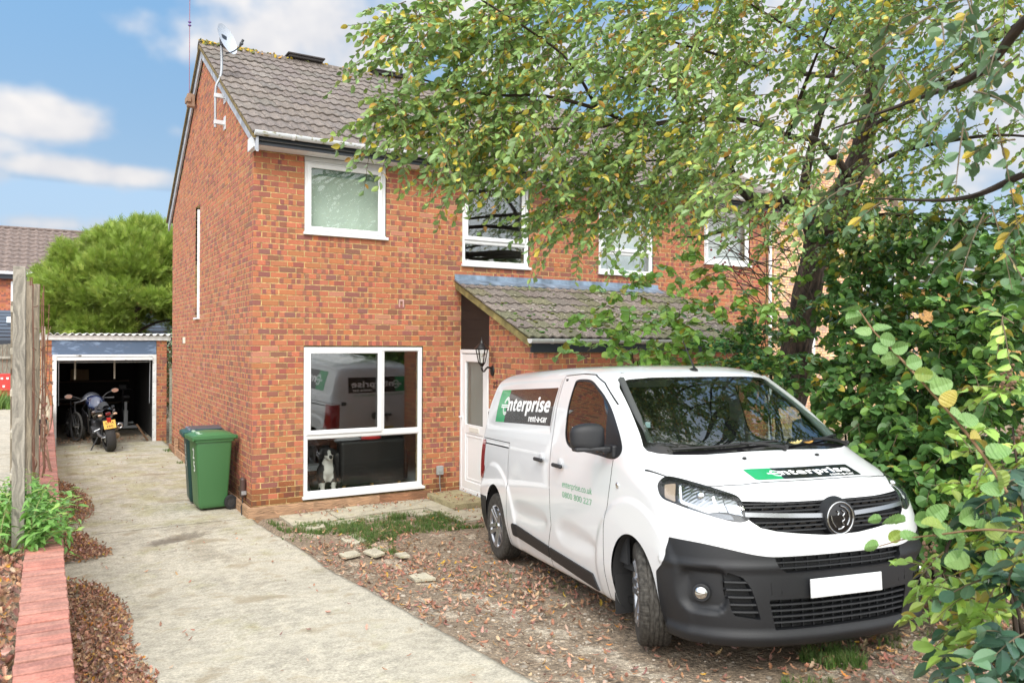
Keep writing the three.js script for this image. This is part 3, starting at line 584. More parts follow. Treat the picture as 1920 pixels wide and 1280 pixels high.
// ------------------------------------------------------------------ ground, drive, paving, garden wall
const WALLX = -2.33; // the middle of the garden wall: the ground to its left lies higher
const bumps = (x, z) => 0.018 * fbm(x * 1.3, z * 1.3, 4, 3) + 0.012 * fbm(x * 6, z * 6, 9, 3);
const soilY = (x, z) => groundY(x, z) - 0.012 - 0.06 * smooth(0.35, 1.2, x) * smooth(1.8, 3.0, z) + bumps(x, z) - 0.03 * smooth(0.05, 0.3, x) * (1 - smooth(1.1, 1.9, x)) * smooth(1.4, 2.4, z);
const landY = (x, z) => (x < WALLX ? 0.84 - 0.3 * smooth(-9, -15, z) : x < 0.1 && z > -9.4 ? groundY(x, z) - 0.06 : z < -9 || x < 0 ? -0.04 : x < HW && z < 0 ? -0.12 : soilY(x, z));
{
  const axis = (stops) => { const a = []; for (let i = 0; i + 1 < stops.length; i++) { const [p, s] = stops[i], q = stops[i + 1][0]; const n = Math.max(1, Math.round((q - p) / s)); for (let k = 0; k < n; k++) a.push(p + ((q - p) * k) / n); } a.push(stops[stops.length - 1][0]); return a; };
  const xs = axis([[-300, 60], [-60, 12], [-12, 1.5], [-3, 0.1], [-2.4, 0.06], [-2.28, 0.5], [0.05, 0.06], [5, 0.2], [9, 1], [20, 8], [60, 60], [300, 1]]);
  const zs = axis([[-300, 60], [-60, 10], [-20, 1.2], [-2, 0.2], [0.1, 0.06], [9, 0.3], [14, 3], [40, 40], [120, 1]]);
  const pos = [], uv = [], idx = [], nx = xs.length;
  for (const z of zs) for (const x of xs) { pos.push(x, landY(x, z), z); uv.push(x, z); }
  for (let j = 0; j + 1 < zs.length; j++) for (let i = 0; i + 1 < nx; i++) { const a = j * nx + i; idx.push(a, a + nx, a + 1, a + 1, a + nx, a + nx + 1); }
  const g = new THREE.BufferGeometry(); g.setAttribute('position', new THREE.Float32BufferAttribute(pos, 3)); g.setAttribute('uv', new THREE.Float32BufferAttribute(uv, 2)); g.setIndex(idx); g.computeVertexNormals();
  const soil = pixelTex(1024, 1024, (u, v, x, y) => {
    const n = tileNoise(u, v, 5, 5, 2), m = tileNoise(u, v, 40, 4, 6), s = tileNoise(u, v, 110, 2, 9), k = smooth(0.05, 0.3, n);
    const a = [0.52, 0.46, 0.39], b = [0.68, 0.63, 0.56];
    const st = s > 0.22 ? 1.25 + (hash2(Math.floor(x / 3), Math.floor(y / 3)) - 0.4) * 0.7 : s < -0.25 ? 0.7 : 1;
    return a.map((q, i) => lerp(q, b[i], k) * (1 + m * 0.6) * st);
  }, true, [0.55, 0.55]);
  structure('ground', g, S({ map: soil, roughness: 1, bumpMap: pixelTex(512, 512, (u, v, x, y) => { const n = 0.5 + tileNoise(u, v, 34, 4, 6) * 0.8 + tileNoise(u, v, 90, 2, 3) * 0.4; return [n, n, n]; }, false, [1.1, 1.1]), bumpScale: 0.02 }));
}
const driveEdge = (z) => lerp(0.0, 0.15, smooth(0.2, 2.2, z)) + 0.022 * fbm(z * 2.6, 1.7, 0, 4) + 0.012 * fbm(z * 11, 4.7, 0, 2);
const concreteTex = pixelTex(1400, 1400, (u, v, x, y) => {
  const n = tileNoise(u, v, 4, 5, 31), m = tileNoise(u, v, 26, 4, 32), f = tileNoise(u, v, 120, 2, 33), w = tileNoise(u, v, 9, 4, 36);
  let c = [0.68, 0.655, 0.595].map((q) => q * (1 + n * 0.16 + m * 0.24 + f * 0.3 + w * 0.05 + (hash2(x, y) - 0.5) * 0.16));
  const dirt = smooth(0.08, 0.42, n * 0.6 + w * 0.8 + m * 0.35); c = c.map((q, i) => lerp(q, [0.5, 0.45, 0.36][i], dirt * 0.55)); // brown wear, streaky
  const sp = hash2(x * 1.3, y * 0.7); if (sp > 0.985) c = c.map((q) => q * 1.35); else if (sp < 0.015) c = c.map((q) => q * 0.55);
  return c;
}, true, [0.38, 0.38]);
M.concrete = S({ map: concreteTex, roughness: 0.95, bumpMap: grainTex(5, 5), bumpScale: 0.0035, vertexColors: true });
{
  const bay = (z0, z1, name) => {
    const nz = Math.round((z1 - z0) / 0.06), nxx = 48, pos = [], uv = [], col = [], idx = [];
    for (let j = 0; j <= nz; j++) {
      const z = z0 + ((z1 - z0) * j) / nz, e = z < 0.1 ? 0.02 : driveEdge(z);
      for (let i = 0; i <= nxx + 1; i++) {
        const t = Math.min(1, i / nxx), x = lerp(-2.24, e, t), skirt = i > nxx;
        let y = groundY(x, z) + 0.006 * fbm(x * 0.8, z * 0.8, 2, 3) + 0.003 * fbm(x * 7, z * 7, 3, 2) - (t > 0.985 ? 0.008 : 0);
        // the worn hollow by the joint
        const hd = ((x + 1.0) / 0.42) ** 2 + ((z - 0.66 + (x + 1) * 0.35) / 0.2) ** 2; y -= 0.02 * Math.exp(-hd);
        pos.push(x, skirt ? y - 0.08 : y, z); uv.push(x, z);
        // stains: green algae, the dark oily patch, dirt where leaves lay; all broken by their own grain
        let c = [1, 1, 1];
        const n = fbm(x * 2.3, z * 2.3, 7, 4), n2 = fbm(x * 14, z * 14, 5, 3);
        const green = smooth(0.02, 0.34, n * 0.75 + n2 * 0.35 + 0.24 * smooth(2.5, -2, z) - 0.08);
        c = c.map((q, k) => lerp(q, [0.78, 0.79, 0.56][k], green * 0.75));
        const oil = smooth(0.12, 0.5, Math.exp(-hd * 0.8) + n2 * 0.6 + n * 0.3 - 0.26); c = c.map((q, k) => lerp(q, [0.34, 0.31, 0.3][k], oil * 0.9));
        const grime = smooth(0.12, 0.4, fbm(x * 1.1 + z * 0.4, z * 0.6 - x * 0.5, 17, 4) + n2 * 0.3); c = c.map((q, k) => lerp(q, [0.72, 0.68, 0.62][k], grime * 0.6));
        col.push(...c);
      }
    }
    const w = nxx + 2; for (let j = 0; j < nz; j++) for (let i = 0; i < w - 1; i++) { const a = j * w + i; idx.push(a, a + w, a + 1, a + 1, a + w, a + w + 1); }
    const g = new THREE.BufferGeometry(); g.setAttribute('position', new THREE.Float32BufferAttribute(pos, 3)); g.setAttribute('uv', new THREE.Float32BufferAttribute(uv, 2)); g.setAttribute('color', new THREE.Float32BufferAttribute(col, 3)); g.setIndex(idx); g.computeVertexNormals();
    return structure(name, g, M.concrete);
  };
  bay(-9.28, -0.008, 'driveway'); bay(0.008, 11, 'driveway');
  const gf = new THREE.PlaneGeometry(2.5, 5.4, 10, 20); gf.rotateX(-Math.PI / 2); gf.translate(-1.15, 0.02, -12); metric(gf); tint(gf, [0.7, 0.68, 0.66]);
  structure('garage_floor', gf, M.concrete);
  const lp = new THREE.PlaneGeometry(4.2, 26, 4, 20); lp.rotateX(-Math.PI / 2); lp.translate(-4.72, 0.855, -7.6);
  structure('neighbour_path', tint(metric(lp), [0.98, 0.98, 1.0]), M.concrete);
}
// paving under the window, the door step
{
  const path = new THREE.Group(); path.name = 'paving'; path.userData.kind = 'structure'; scene.add(path);
  const slabTex = pixelTex(512, 512, (u, v, x, y) => { const n = tileNoise(u, v, 5, 5, 41), m = tileNoise(u, v, 60, 3, 42); const c = [0.69, 0.665, 0.59].map((q) => q * (1 + n * 0.35 + m * 0.3 + (hash2(x, y) - 0.5) * 0.12)); const g = smooth(0.12, 0.42, n); return c.map((q, i) => lerp(q, [0.53, 0.53, 0.4][i], g * 0.7)); }, true, [1.2, 1.2]);
  const mt = S({ map: slabTex, roughness: 0.95, bumpMap: grainTex(4, 4), bumpScale: 0.003 });
  const slab = (pts, y, t = 0.045, tilt = 0) => { const g = extrude(pts.map(([x, z]) => [x, -z]), t - 0.008, 0.004); g.rotateX(-Math.PI / 2); g.translate(0, y - t + 0.004, 0); const m = part('paving_slab', metric(g, 1, rnd() * 2, rnd() * 2), mt, path); return m; };
  slab([[0.32, 0.16], [0.93, 0.12], [0.92, 0.73], [0.33, 0.79]], 0.052); slab([[0.95, 0.11], [1.56, 0.07], [1.56, 0.63], [0.94, 0.71]], 0.058); slab([[1.58, 0.06], [2.21, 0.04], [2.19, 0.6], [1.58, 0.62]], 0.056);
  slab([[2.23, 0.05], [2.47, 0.05], [2.47, 0.95], [2.21, 0.98]], 0.05); slab([[2.22, 1.0], [2.9, 1.0], [2.6, 1.62], [2.24, 1.6]], 0.05); slab([[0.36, 0.82], [0.7, 0.8], [0.66, 1.0], [0.42, 1.05]], 0.042); slab([[0.74, 0.78], [1.2, 0.74], [1.1, 0.93], [0.78, 0.98]], 0.045); slab([[1.25, 0.72], [1.72, 0.68], [1.6, 0.84], [1.26, 0.88]], 0.044); slab([[1.8, 0.68], [2.18, 0.66], [2.18, 1.02], [1.95, 1.0]], 0.045);
  slab([[0.66, 1.62], [0.88, 1.48], [0.9, 1.84], [0.66, 1.98]], 0.03); slab([[0.43, 2.24], [0.62, 2.2], [0.63, 2.36], [0.45, 2.42]], groundY(0, 2.3) + 0.002, 0.03); slab([[0.7, 2.27], [0.86, 2.17], [0.88, 2.44], [0.75, 2.5]], groundY(0, 2.3) - 0.004, 0.03); slab([[0.72, 3.5], [0.88, 3.5], [0.9, 3.7], [0.71, 3.66]], groundY(0, 3.6) - 0.035, 0.03); slab([[0.98, 2.5], [1.1, 2.5], [1.08, 2.66], [0.99, 2.63]], groundY(0, 2.6) - 0.012, 0.03);
  const st = extrude([[2.48, -0.96], [2.99, -0.98], [2.99, -0.02], [2.48, -0.06]], 0.075, 0.008); st.rotateX(-Math.PI / 2); st.translate(0, 0.045, 0);
  solo('door_step', metric(st), S({ map: slabTex, color: C(0.82, 0.78, 0.6), roughness: 0.95, bumpMap: grainTex(5, 5), bumpScale: 0.004 }), 'low mossy concrete step in front of the white side door', 'step');
}
// timber edging round the foot of the walls
const woodTex = (r0, g0, b0, seed, rough = 0.35) => pixelTex(512, 256, (u, v, x, y) => { const n = tileNoise(u * 0.5, v, 7, 4, seed), gr = fbm(u * 5, v * 70 + n * 5, seed, 4), k = tileNoise(u, v, 4, 3, seed + 3); const f = 1 + gr * rough * 1.8 + n * 0.25 + (hash2(x, y) - 0.5) * 0.06; const kn = smooth(0.33, 0.4, k); return [r0 * f * (1 - kn * 0.3), g0 * f * (1 - kn * 0.38), b0 * f * (1 - kn * 0.42)]; }, true);
{
  const edging = thing('timber_edging', 'brown timber boards edging the foot of the brick house corner', 'edging');
  const w1 = S({ map: woodTex(0.66, 0.53, 0.42, 51), roughness: 0.85 }), w2 = S({ map: woodTex(0.55, 0.4, 0.3, 52), roughness: 0.85 });
  part('board', box(-0.055, 1.74, -0.05, 0.165, 0.022, 0.062, 0.004), w1, edging);
  part('board', box(1.742, 2.55, -0.05, 0.163, 0.02, 0.06, 0.004), w2, edging);
  part('board', box(-0.062, -0.022, -0.05, 0.168, -3.6, 0.02, 0.004), w1, edging); part('board', box(-0.064, -0.024, -0.05, 0.16, -6.55, -3.604, 0.004), w1, edging);
  part('post', box(-0.075, -0.005, -0.05, 0.36, -6.66, -6.56, 0.006), w1, edging);
  part('board', box(-0.06, -0.02, -0.05, 0.15, -7.6, -6.664, 0.004), w2, edging);
}
// garden wall with a coping of bricks laid across it
{
  const wall = thing('garden_wall', 'low garden wall with red brick coping along the left side of the drive', 'wall');
  part('wall_body', box(-2.425, -2.245, -0.1, 0.865, -9.2, 9.4), M.mortar, wall);
  const cop = pixelTex(512, 512, (u, v, x, y) => { const n = tileNoise(u, v, 6, 5, 61), m = tileNoise(u, v, 50, 3, 62); const c = [0.66, 0.46, 0.41].map((q) => q * (1 + n * 0.35 + m * 0.28 + (hash2(x, y) - 0.5) * 0.1)); const g = smooth(0.25, 0.5, n); return c.map((q, i) => lerp(q, [0.55, 0.42, 0.38][i], g * 0.6)); }, true, [1.4, 1.4]);
  const mats = [[0.95, 0.95, 0.95], [0.84, 0.82, 0.84], [1.02, 0.93, 0.91], [0.92, 0.98, 0.98]].map((c) => S({ map: cop, color: C(...c), roughness: 0.9, bumpMap: grainTex(6, 6), bumpScale: 0.002 }));
  const kinds = Array.from({ length: 6 }, (_, i) => { const g = new RoundedBoxGeometry(0.222, 0.07, 0.064, 1, 0.006); return metric(g, 1, i * 0.37, i * 0.61); });
  for (let z = 9.0, i = 0; z > -9.15; z -= 0.0752, i++) { const m = part('brick', kinds[i % 6], mats[Math.floor(rnd() * 4)], wall); m.position.set(WALLX + 0.012 + rr(-0.004, 0.004), 0.9 + rr(-0.004, 0.004), z); m.rotation.y = rr(-0.02, 0.02); }
  part('mortar_bed', box(-2.432, -2.236, 0.865, 0.893, -9.2, 9.4), S({ map: mortarTex, color: C(0.3, 0.28, 0.28), roughness: 1 }), wall);
}
// ------------------------------------------------------------------ fallen leaves, grass, pebbles
function litterLeaf(seed) { // a lobed dry leaf, folded and curled, 1 unit long
  const r = mulberry(seed), L = [[0, 0.02], [0.12, 0.05], [0.2, 0.16], [0.27, 0.07], [0.38, 0.24], [0.47, 0.11], [0.6, 0.27], [0.68, 0.13], [0.82, 0.19], [0.9, 0.08], [1, 0.01]];
  const pos = [], c1 = rr(0.5, 1.4, r), c2 = rr(-1.1, 1.1, r), f = rr(0.5, 1.3, r), w = rr(0.9, 1.25, r);
  const pt = (x, z, side) => { const a = (x - 0.4) * c1 * 1.6; return [x * Math.cos(a * 0.5) - 0.5, Math.abs(z) * f + (x - 0.4) ** 2 * c1 * 0.7 + side * z * c2 * 0.5, z * w]; };
  for (const s of [1, -1]) for (let i = 0; i + 1 < L.length; i++) {
    const [x0, z0] = L[i], [x1, z1] = L[i + 1], k = s > 0 ? 1 : rr(0.75, 1.1, r);
    const a = pt(x0, 0, 0), b = pt(x1, 0, 0), c = pt(x1, s * z1 * k, s), d = pt(x0, s * z0 * k, s);
    pos.push(...(s > 0 ? [...a, ...d, ...b, ...b, ...d, ...c] : [...a, ...b, ...d, ...b, ...c, ...d]));
  }
  const g = new THREE.BufferGeometry(); g.setAttribute('position', new THREE.Float32BufferAttribute(pos, 3)); g.computeVertexNormals(); return g;
}
const inPoly = (x, y, P) => { let c = false; for (let i = 0, j = P.length - 1; i < P.length; j = i++) if (P[i][1] > y !== P[j][1] > y && x < ((P[j][0] - P[i][0]) * (y - P[i][1])) / (P[j][1] - P[i][1]) + P[i][0]) c = !c; return c; };
const litterColor = (r) => { const k = r(); return k < 0.5 ? C(rr(0.27, 0.38, r), rr(0.14, 0.19, r), rr(0.085, 0.12, r)) : k < 0.78 ? C(rr(0.17, 0.25, r), rr(0.1, 0.14, r), rr(0.07, 0.1, r)) : k < 0.95 ? C(rr(0.42, 0.54, r), rr(0.28, 0.36, r), rr(0.2, 0.26, r)) : C(rr(0.45, 0.6, r), rr(0.22, 0.34, r), 0.05); };
const leafMat = S({ color: C(1, 1, 1), roughness: 0.85, side: THREE.DoubleSide });
function scatter(name, label, geos, spots, colorOf, mat, category = 'fallen leaves') {
  geos.forEach((geo, gi) => {
    const mine = spots.filter((_, i) => i % geos.length === gi); if (!mine.length) return;
    const m = new THREE.InstancedMesh(geo, mat, mine.length), d = new THREE.Object3D();
    mine.forEach((s, i) => { d.position.set(s[0], s[1], s[2]); d.rotation.set(s[4], s[5], s[6]); typeof s[3] === 'number' ? d.scale.setScalar(s[3]) : d.scale.set(...s[3]); d.updateMatrix(); m.setMatrixAt(i, d.matrix); m.setColorAt(i, s[7] ?? colorOf()); });
    shade(m); m.userData.kind = 'stuff';
    if (label.isObject3D) { m.name = name; label.add(m); } else { m.name = numbered(name); tag(m, label, category); scene.add(m); }
  });
}
const dryLeaves = Array.from({ length: 5 }, (_, i) => litterLeaf(i + 3));
function pooled(list) { // one litter object: all leaf kinds in one geometry per spot would not instance, so spots take one kind each
  return list;
}
{
  const r = mulberry(99), one = [dryLeaves[1]];
  const bright = (c) => { if (r() < 0.16) c.setRGB(rr(0.44, 0.56, r), rr(0.25, 0.33, r), rr(0.15, 0.21, r)); return c; };
  const drop = (x, z, y, s = rr(0.042, 0.072, r), t = 0.55) => [x, y, z, [s, s * rr(0.7, 1.3, r), s * rr(0.7, 1.1, r)], rr(-t, t, r), r() * 6.28, rr(-t, t, r), bright(litterColor(r))];
  const pile = (poly, n, h, edge) => { const xs = poly.map((p) => p[0]), zs = poly.map((p) => p[1]), out = []; let guard = 0; while (out.length < n && guard++ < n * 20) { const x = rr(Math.min(...xs), Math.max(...xs), r), z = rr(Math.min(...zs), Math.max(...zs), r); if (!inPoly(x + rr(-0.06, 0.06, r), z + rr(-0.06, 0.06, r), poly)) continue; const k = edge(x, z); out.push(drop(x, z, groundY(x, z) + 0.012 + r() * h * k, rr(0.038, 0.068, r), 1.1)); } return out; };
  const byWall = (x) => smooth(-1.6, -2.2, x);
  const A = [[-2.22, -4.2], [-1.95, -3.5], [-1.8, -2.5], [-1.74, -1.4], [-1.95, -0.6], [-2.22, -0.4]], B = [[-2.22, -0.1], [-2.0, -0.08], [-1.82, 0.6], [-1.68, 1.06], [-1.92, 1.26], [-2.22, 1.3]], Cc = [[-2.22, 2.15], [-1.9, 2.3], [-1.78, 2.87], [-1.76, 3.6], [-1.82, 4.25], [-1.78, 4.9], [-1.7, 6], [-1.6, 8], [-2.22, 8]];
  scatter('leaf_litter', 'drifts of curled brown leaves lying along the foot of the garden wall', one, [...pile(A, 2000, 0.08, byWall), ...pile(B, 1500, 0.09, byWall), ...pile(Cc, 7000, 0.1, byWall)], null, leafMat);
  const bed = []; for (let i = 0; i < 5200; i++) { const z = rr(2.2, 8, r), x = rr(-3.5, -2.44, r); bed.push(drop(x, z, 0.85 + r() * 0.075, rr(0.045, 0.075, r), 1.1)); }
  scatter('leaf_litter', 'thick brown leaf litter on the raised bed left of the garden wall', [dryLeaves[2]], bed, null, leafMat);
  // on the soil between drive and van, thinning where wheels run
  const soil = [], van = (x, z) => smooth(0.12, 0.3, fbm(x * 0.9 + 3, z * 0.7, 12, 3) + 0.25 - 0.2 * Math.abs(x - 1.05));
  let guard = 0;
  while (soil.length < 12000 && guard++ < 400000) {
    const x = rr(0.1, 6.4, r), z = rr(0.3, 9.2, r); let d = 0.26;
    d += 0.9 * Math.exp(-(((x - 1.15 - 0.12 * Math.sin(z * 2)) / 0.42) ** 2)) * smooth(1.2, 2, z) * smooth(5.6, 4.2, z);
    d += 0.75 * Math.exp(-(((x - 0.32) / 0.2) ** 2)) * smooth(1.5, 2.2, z) * smooth(5.4, 4.6, z);
    d += 0.7 * smooth(1.4, 1.9, x) * smooth(7.0, 7.6, z); d += 0.5 * smooth(0.9, 1.3, x) * smooth(6.1, 5.2, z) * smooth(3.6, 4.4, z);
    d += 0.8 * smooth(3.2, 4.2, x); d *= 0.45 + 1.1 * smooth(-0.25, 0.25, fbm(x * 2.4, z * 2.4, 3, 3));
    if (z < 1.3) d *= 0.35; if (r() > d) continue;
    if (x < driveEdge(z)) continue;
    soil.push(drop(x, z, soilY(x, z) + rr(0.008, 0.035, r), rr(0.045, 0.085, r)));
  }
  scatter('leaf_litter', 'scattered orange brown leaves on the bare soil around the van', [dryLeaves[0]], soil, null, leafMat);
  const odd = []; for (let i = 0; i < 150; i++) { const z = rr(-9, 7, r), x = rr(-2.0, 0.1, r); odd.push(drop(x, z, groundY(x, z) + 0.012, rr(0.03, 0.06, r))); }
  for (let i = 0; i < 420; i++) { const z = rr(-10.9, -9.35, r), x = rr(-2.2, -0.2, r) ** 1; if (r() < smooth(-0.6, -2.2, x) + 0.25) odd.push(drop(x, z, groundY(x, z) + 0.015)); }
  for (let i = 0; i < 130; i++) { const x = rr(0.5, 2.6, r), z = 0.1 + r() * r() * 0.5; odd.push(drop(x, z, 0.07, rr(0.04, 0.07, r))); }
  for (let i = 0; i < 90; i++) { const x = rr(2.4, 3.0, r), z = rr(-0.05, 1.2, r); odd.push(drop(x, z, x > 2.47 && z < 0.96 ? 0.145 : 0.07, rr(0.04, 0.065, r))); }
  scatter('leaf_litter', 'stray dry leaves on the drive, the step and the garage threshold', [dryLeaves[3]], odd, null, leafMat);
  // pebbles and grit in the soil
  const pg = new THREE.IcosahedronGeometry(1, 1); { const p = pg.attributes.position; for (let i = 0; i < p.count; i++) { const k = 1 + 0.25 * perlin.noise(p.getX(i) * 2, p.getY(i) * 2, p.getZ(i) * 2); p.setXYZ(i, p.getX(i) * k, p.getY(i) * k * 0.6, p.getZ(i) * k); } pg.computeVertexNormals(); }
  const peb = []; for (let i = 0; i < 11000; i++) { const z = rr(1.6, 9, r), x = rr(0.12, 5, r); if (x < driveEdge(z) || r() > 0.25 + 0.9 * smooth(-0.1, 0.2, fbm(x, z, 8, 3)) * smooth(3, 5, z)) continue; const s = rr(0.003, 0.011, r) * (r() < 0.06 ? 2.2 : 1), t = rr(0.6, 1.25, r); peb.push([x, soilY(x, z) + s * 0.2, z, [s, s * 0.8, s * rr(0.7, 1.3, r)], 0, r() * 6, 0, C(0.38 * t, 0.33 * t, 0.27 * t)]); }
  scatter('gravel', 'pale grit and pebbles pressed into the soil beside the drive', [pg], peb, null, S({ color: C(1, 1, 1), roughness: 0.9 }), 'gravel');
}
// grass
function tuftGeo(seed, n = 9) {
  const r = mulberry(seed), pos = [];
  for (let i = 0; i < n; i++) { const a = r() * 6.28, l = rr(0.6, 1.1, r), w = rr(0.03, 0.05, r), bend = rr(0.15, 0.6, r), x = rr(-0.15, 0.15, r), z = rr(-0.15, 0.15, r), dx = Math.cos(a), dz = Math.sin(a); let pl = null; for (let k = 0; k <= 3; k++) { const t = k / 3, px = x + dx * bend * t * t * l, pz = z + dz * bend * t * t * l, py = l * t * (1 - 0.25 * bend * t), ww = w * (1 - t * 0.95); const A = [px - dz * ww, py, pz + dx * ww], B = [px + dz * ww, py, pz - dx * ww]; if (pl) pos.push(...pl[0], ...pl[1], ...B, ...pl[0], ...B, ...A); pl = [A, B]; } }
  const g = new THREE.BufferGeometry(); g.setAttribute('position', new THREE.Float32BufferAttribute(pos, 3)); g.computeVertexNormals(); return g;
}
{
  const r = mulberry(123), grassMat = P({ color: C(1, 1, 1), roughness: 0.7, side: THREE.DoubleSide, transmission: 0.3, thickness: 0 }), col = () => { const k = rr(0.75, 1.3, r); return r() < 0.85 ? C(0.1 * k, 0.19 * k, 0.03 * k) : C(0.26 * k, 0.25 * k, 0.09 * k); };
  const poly = [[0.08, 0.3], [0.3, 0.62], [0.95, 0.84], [1.6, 0.72], [2.1, 0.78], [2.3, 1.1], [2.4, 1.95], [1.9, 1.9], [1.3, 1.75], [1.04, 2.4], [0.8, 2.2], [0.78, 1.5], [0.5, 1.3], [0.15, 1.0]];
  const sp = []; let g = 0;
  while (sp.length < 3000 && g++ < 40000) { const x = rr(0.05, 2.5, r), z = rr(0.25, 2.5, r); if (!inPoly(x, z, poly) || fbm(x * 2.6, z * 2.6, 2, 3) < rr(-0.22, 0.12, r)) continue; sp.push([x, soilY(x, z), z, rr(0.03, 0.075, r), rr(-0.2, 0.2, r), r() * 6, rr(-0.2, 0.2, r), col()]); }
  const tuft = (cx, cz, rad, n, h) => { for (let i = 0; i < n; i++) { const a = r() * 6.28, q = Math.sqrt(r()) * rad, x = cx + Math.cos(a) * q, z = cz + Math.sin(a) * q; sp.push([x, soilY(x, z), z, rr(0.6, 1.2, r) * h, rr(-0.3, 0.3, r), r() * 6, rr(-0.3, 0.3, r), col()]); } };
  tuft(1.95, 7.32, 0.2, 110, 0.1); tuft(1.5, 7.5, 0.15, 40, 0.06); tuft(2.55, 7.3, 0.12, 40, 0.05); tuft(2.85, 7.45, 0.16, 40, 0.05); tuft(1.42, 3.9, 0.2, 25, 0.04); tuft(1.65, 4.6, 0.25, 30, 0.04); tuft(0.35, 1.3, 0.3, 60, 0.04); tuft(1.62, 0.98, 0.12, 60, 0.09); tuft(0.95, 0.75, 0.06, 20, 0.06); tuft(-0.12, -5.4, 0.07, 12, 0.07); tuft(-0.1, -7.3, 0.15, 30, 0.09); tuft(-0.1, -1.9, 0.05, 10, 0.05);
  scatter('grass', 'short green grass growing around the paving and in front of the van', [tuftGeo(4)], sp, null, grassMat, 'grass');
}
// ------------------------------------------------------------------ the garage at the end of the drive
const GZ = -9.3;
{
  const gar = thing('garage', 'single brick garage with its door up, corrugated roof and faded blue panel', 'garage');
  const old = S({ map: mortarTex, color: C(0.5, 0.5, 0.5), roughness: 1 });
  const w = part('wall', [box(-2.43, -2.2, -0.1, 2.36, -14.7, GZ - 0.006), box(-0.12, 0.1, -0.1, 2.36, -14.7, GZ - 0.006), box(-2.2, -0.12, -0.1, 2.36, -14.7, -14.5)], M.mortar, gar);
  const gb = S({ map: brickTex, bumpMap: brickBump, bumpScale: 0.002, roughness: 0.95, color: C(0.92, 0.95, 0.95) });
  layBricks(w, { u0: -2.43, u1: -2.2, y0: -0.05, y1: 2.36, frame: frontFrame(GZ), seed: 41, mat: gb, singles: 40 }); layBricks(w, { u0: -0.12, u1: 0.1, y0: -0.05, y1: 2.36, frame: frontFrame(GZ), seed: 42, mat: gb, singles: 40, odd: 1 });
  part('shade_lining', [box(-2.199, -2.185, 0, 2.33, -14.49, GZ - 0.08), box(-0.135, -0.121, 0, 2.33, -14.49, GZ - 0.08), box(-2.185, -0.135, 0, 2.33, -14.499, -14.48), box(-2.185, -0.135, 2.27, 2.29, -14.48, GZ - 0.06)], S({ color: C(0.02, 0.018, 0.018), roughness: 0.95 }), gar);  // added near-black boards: their colour stands in for the shade inside the garage
  const blue = pixelTex(512, 128, (u, v, x, y) => { const n = tileNoise(u, v, 5, 5, 81), m = tileNoise(u, v, 18, 4, 82), k = smooth(0.02, 0.34, n + m * 0.45); const a = [0.33, 0.4, 0.5], b = [0.49, 0.57, 0.68], d = [0.36, 0.34, 0.36]; let c = a.map((q, i) => lerp(q, b[i], k)); if (m > 0.3) c = c.map((q, i) => lerp(q, d[i], 0.6)); return c; }, true, [0.47, 1.5]);
  part('door_head_panel', box(-2.215, -0.125, 2.03, 2.345, GZ - 0.05, GZ + 0.006, 0.003), S({ map: blue, roughness: 0.75 }), gar);
  const flake = pixelTex(512, 128, (u, v, x, y) => { const n = tileNoise(u, v, 16, 4, 85); const c = [0.86, 0.86, 0.86].map((q) => q * (1 + tileNoise(u, v, 6, 3, 84) * 0.15)); return n > 0.3 ? [0.33, 0.31, 0.29] : c; }, true, [0.6, 1.3]);
  const white = S({ map: flake, roughness: 0.6 });
  part('frame', [box(-2.2, -2.12, 0.0, 2.028, GZ - 0.07, GZ + 0.01, 0.003), box(-0.2, -0.122, 0.0, 2.028, GZ - 0.07, GZ + 0.012, 0.003), box(-2.12, -0.2, 1.985, 2.028, GZ - 0.07, GZ + 0.008, 0.003)], white, gar);
  const door = part('door', [box(-2.11, -0.21, 1.9, 1.972, GZ - 0.02, GZ + 0.1, 0.005)], white, gar);
  part('door_leaf', [box(-2.1, -0.22, 1.945, 1.968, GZ - 2.0, GZ - 0.021)], S({ color: C(0.45, 0.45, 0.44), roughness: 0.7 }), door);
  part('fascia', box(-2.5, 0.18, 2.352, 2.46, GZ + 0.02, GZ + 0.05, 0.003), S({ color: C(0.8, 0.8, 0.8), roughness: 0.5 }), gar);
  // corrugated sheets, one after another across the roof
  const sheet = (x0, n) => { const pos = [], P3 = (i, z, t) => { const x = x0 + i * 0.018; return [x, 2.487 + 0.024 * Math.sin((x / 0.143) * 2 * Math.PI) - t, z]; }; const q = (a, b, c, d) => pos.push(...a, ...b, ...c, ...a, ...c, ...d); for (let i = 0; i < n; i++) { q(P3(i, GZ + 0.14, 0), P3(i + 1, GZ + 0.14, 0), P3(i + 1, -14.9, 0), P3(i, -14.9, 0)); q(P3(i, GZ + 0.14, 0.012), P3(i + 1, GZ + 0.14, 0.012), P3(i + 1, GZ + 0.14, 0), P3(i, GZ + 0.14, 0)); q(P3(i + 1, GZ + 0.14, 0.012), P3(i, GZ + 0.14, 0.012), P3(i, -14.9, 0.012), P3(i + 1, -14.9, 0.012)); } const g = new THREE.BufferGeometry(); g.setAttribute('position', new THREE.Float32BufferAttribute(pos, 3)); g.computeVertexNormals(); return metric(g); };
  const roof = node('roof', gar), corr = S({ color: C(0.62, 0.62, 0.6), roughness: 0.9, bumpMap: grainTex(3, 3), bumpScale: 0.002 });
  for (const [x, n] of [[-2.55, 51], [-1.63, 51], [-0.71, 51]]) part('roof_sheet', sheet(x, n), corr, roof);
  part('rafter', box(-2.2, -0.12, 2.33, 2.43, -14.4, -14.3), S({ color: C(0.2, 0.15, 0.1), roughness: 0.9 }), roof);
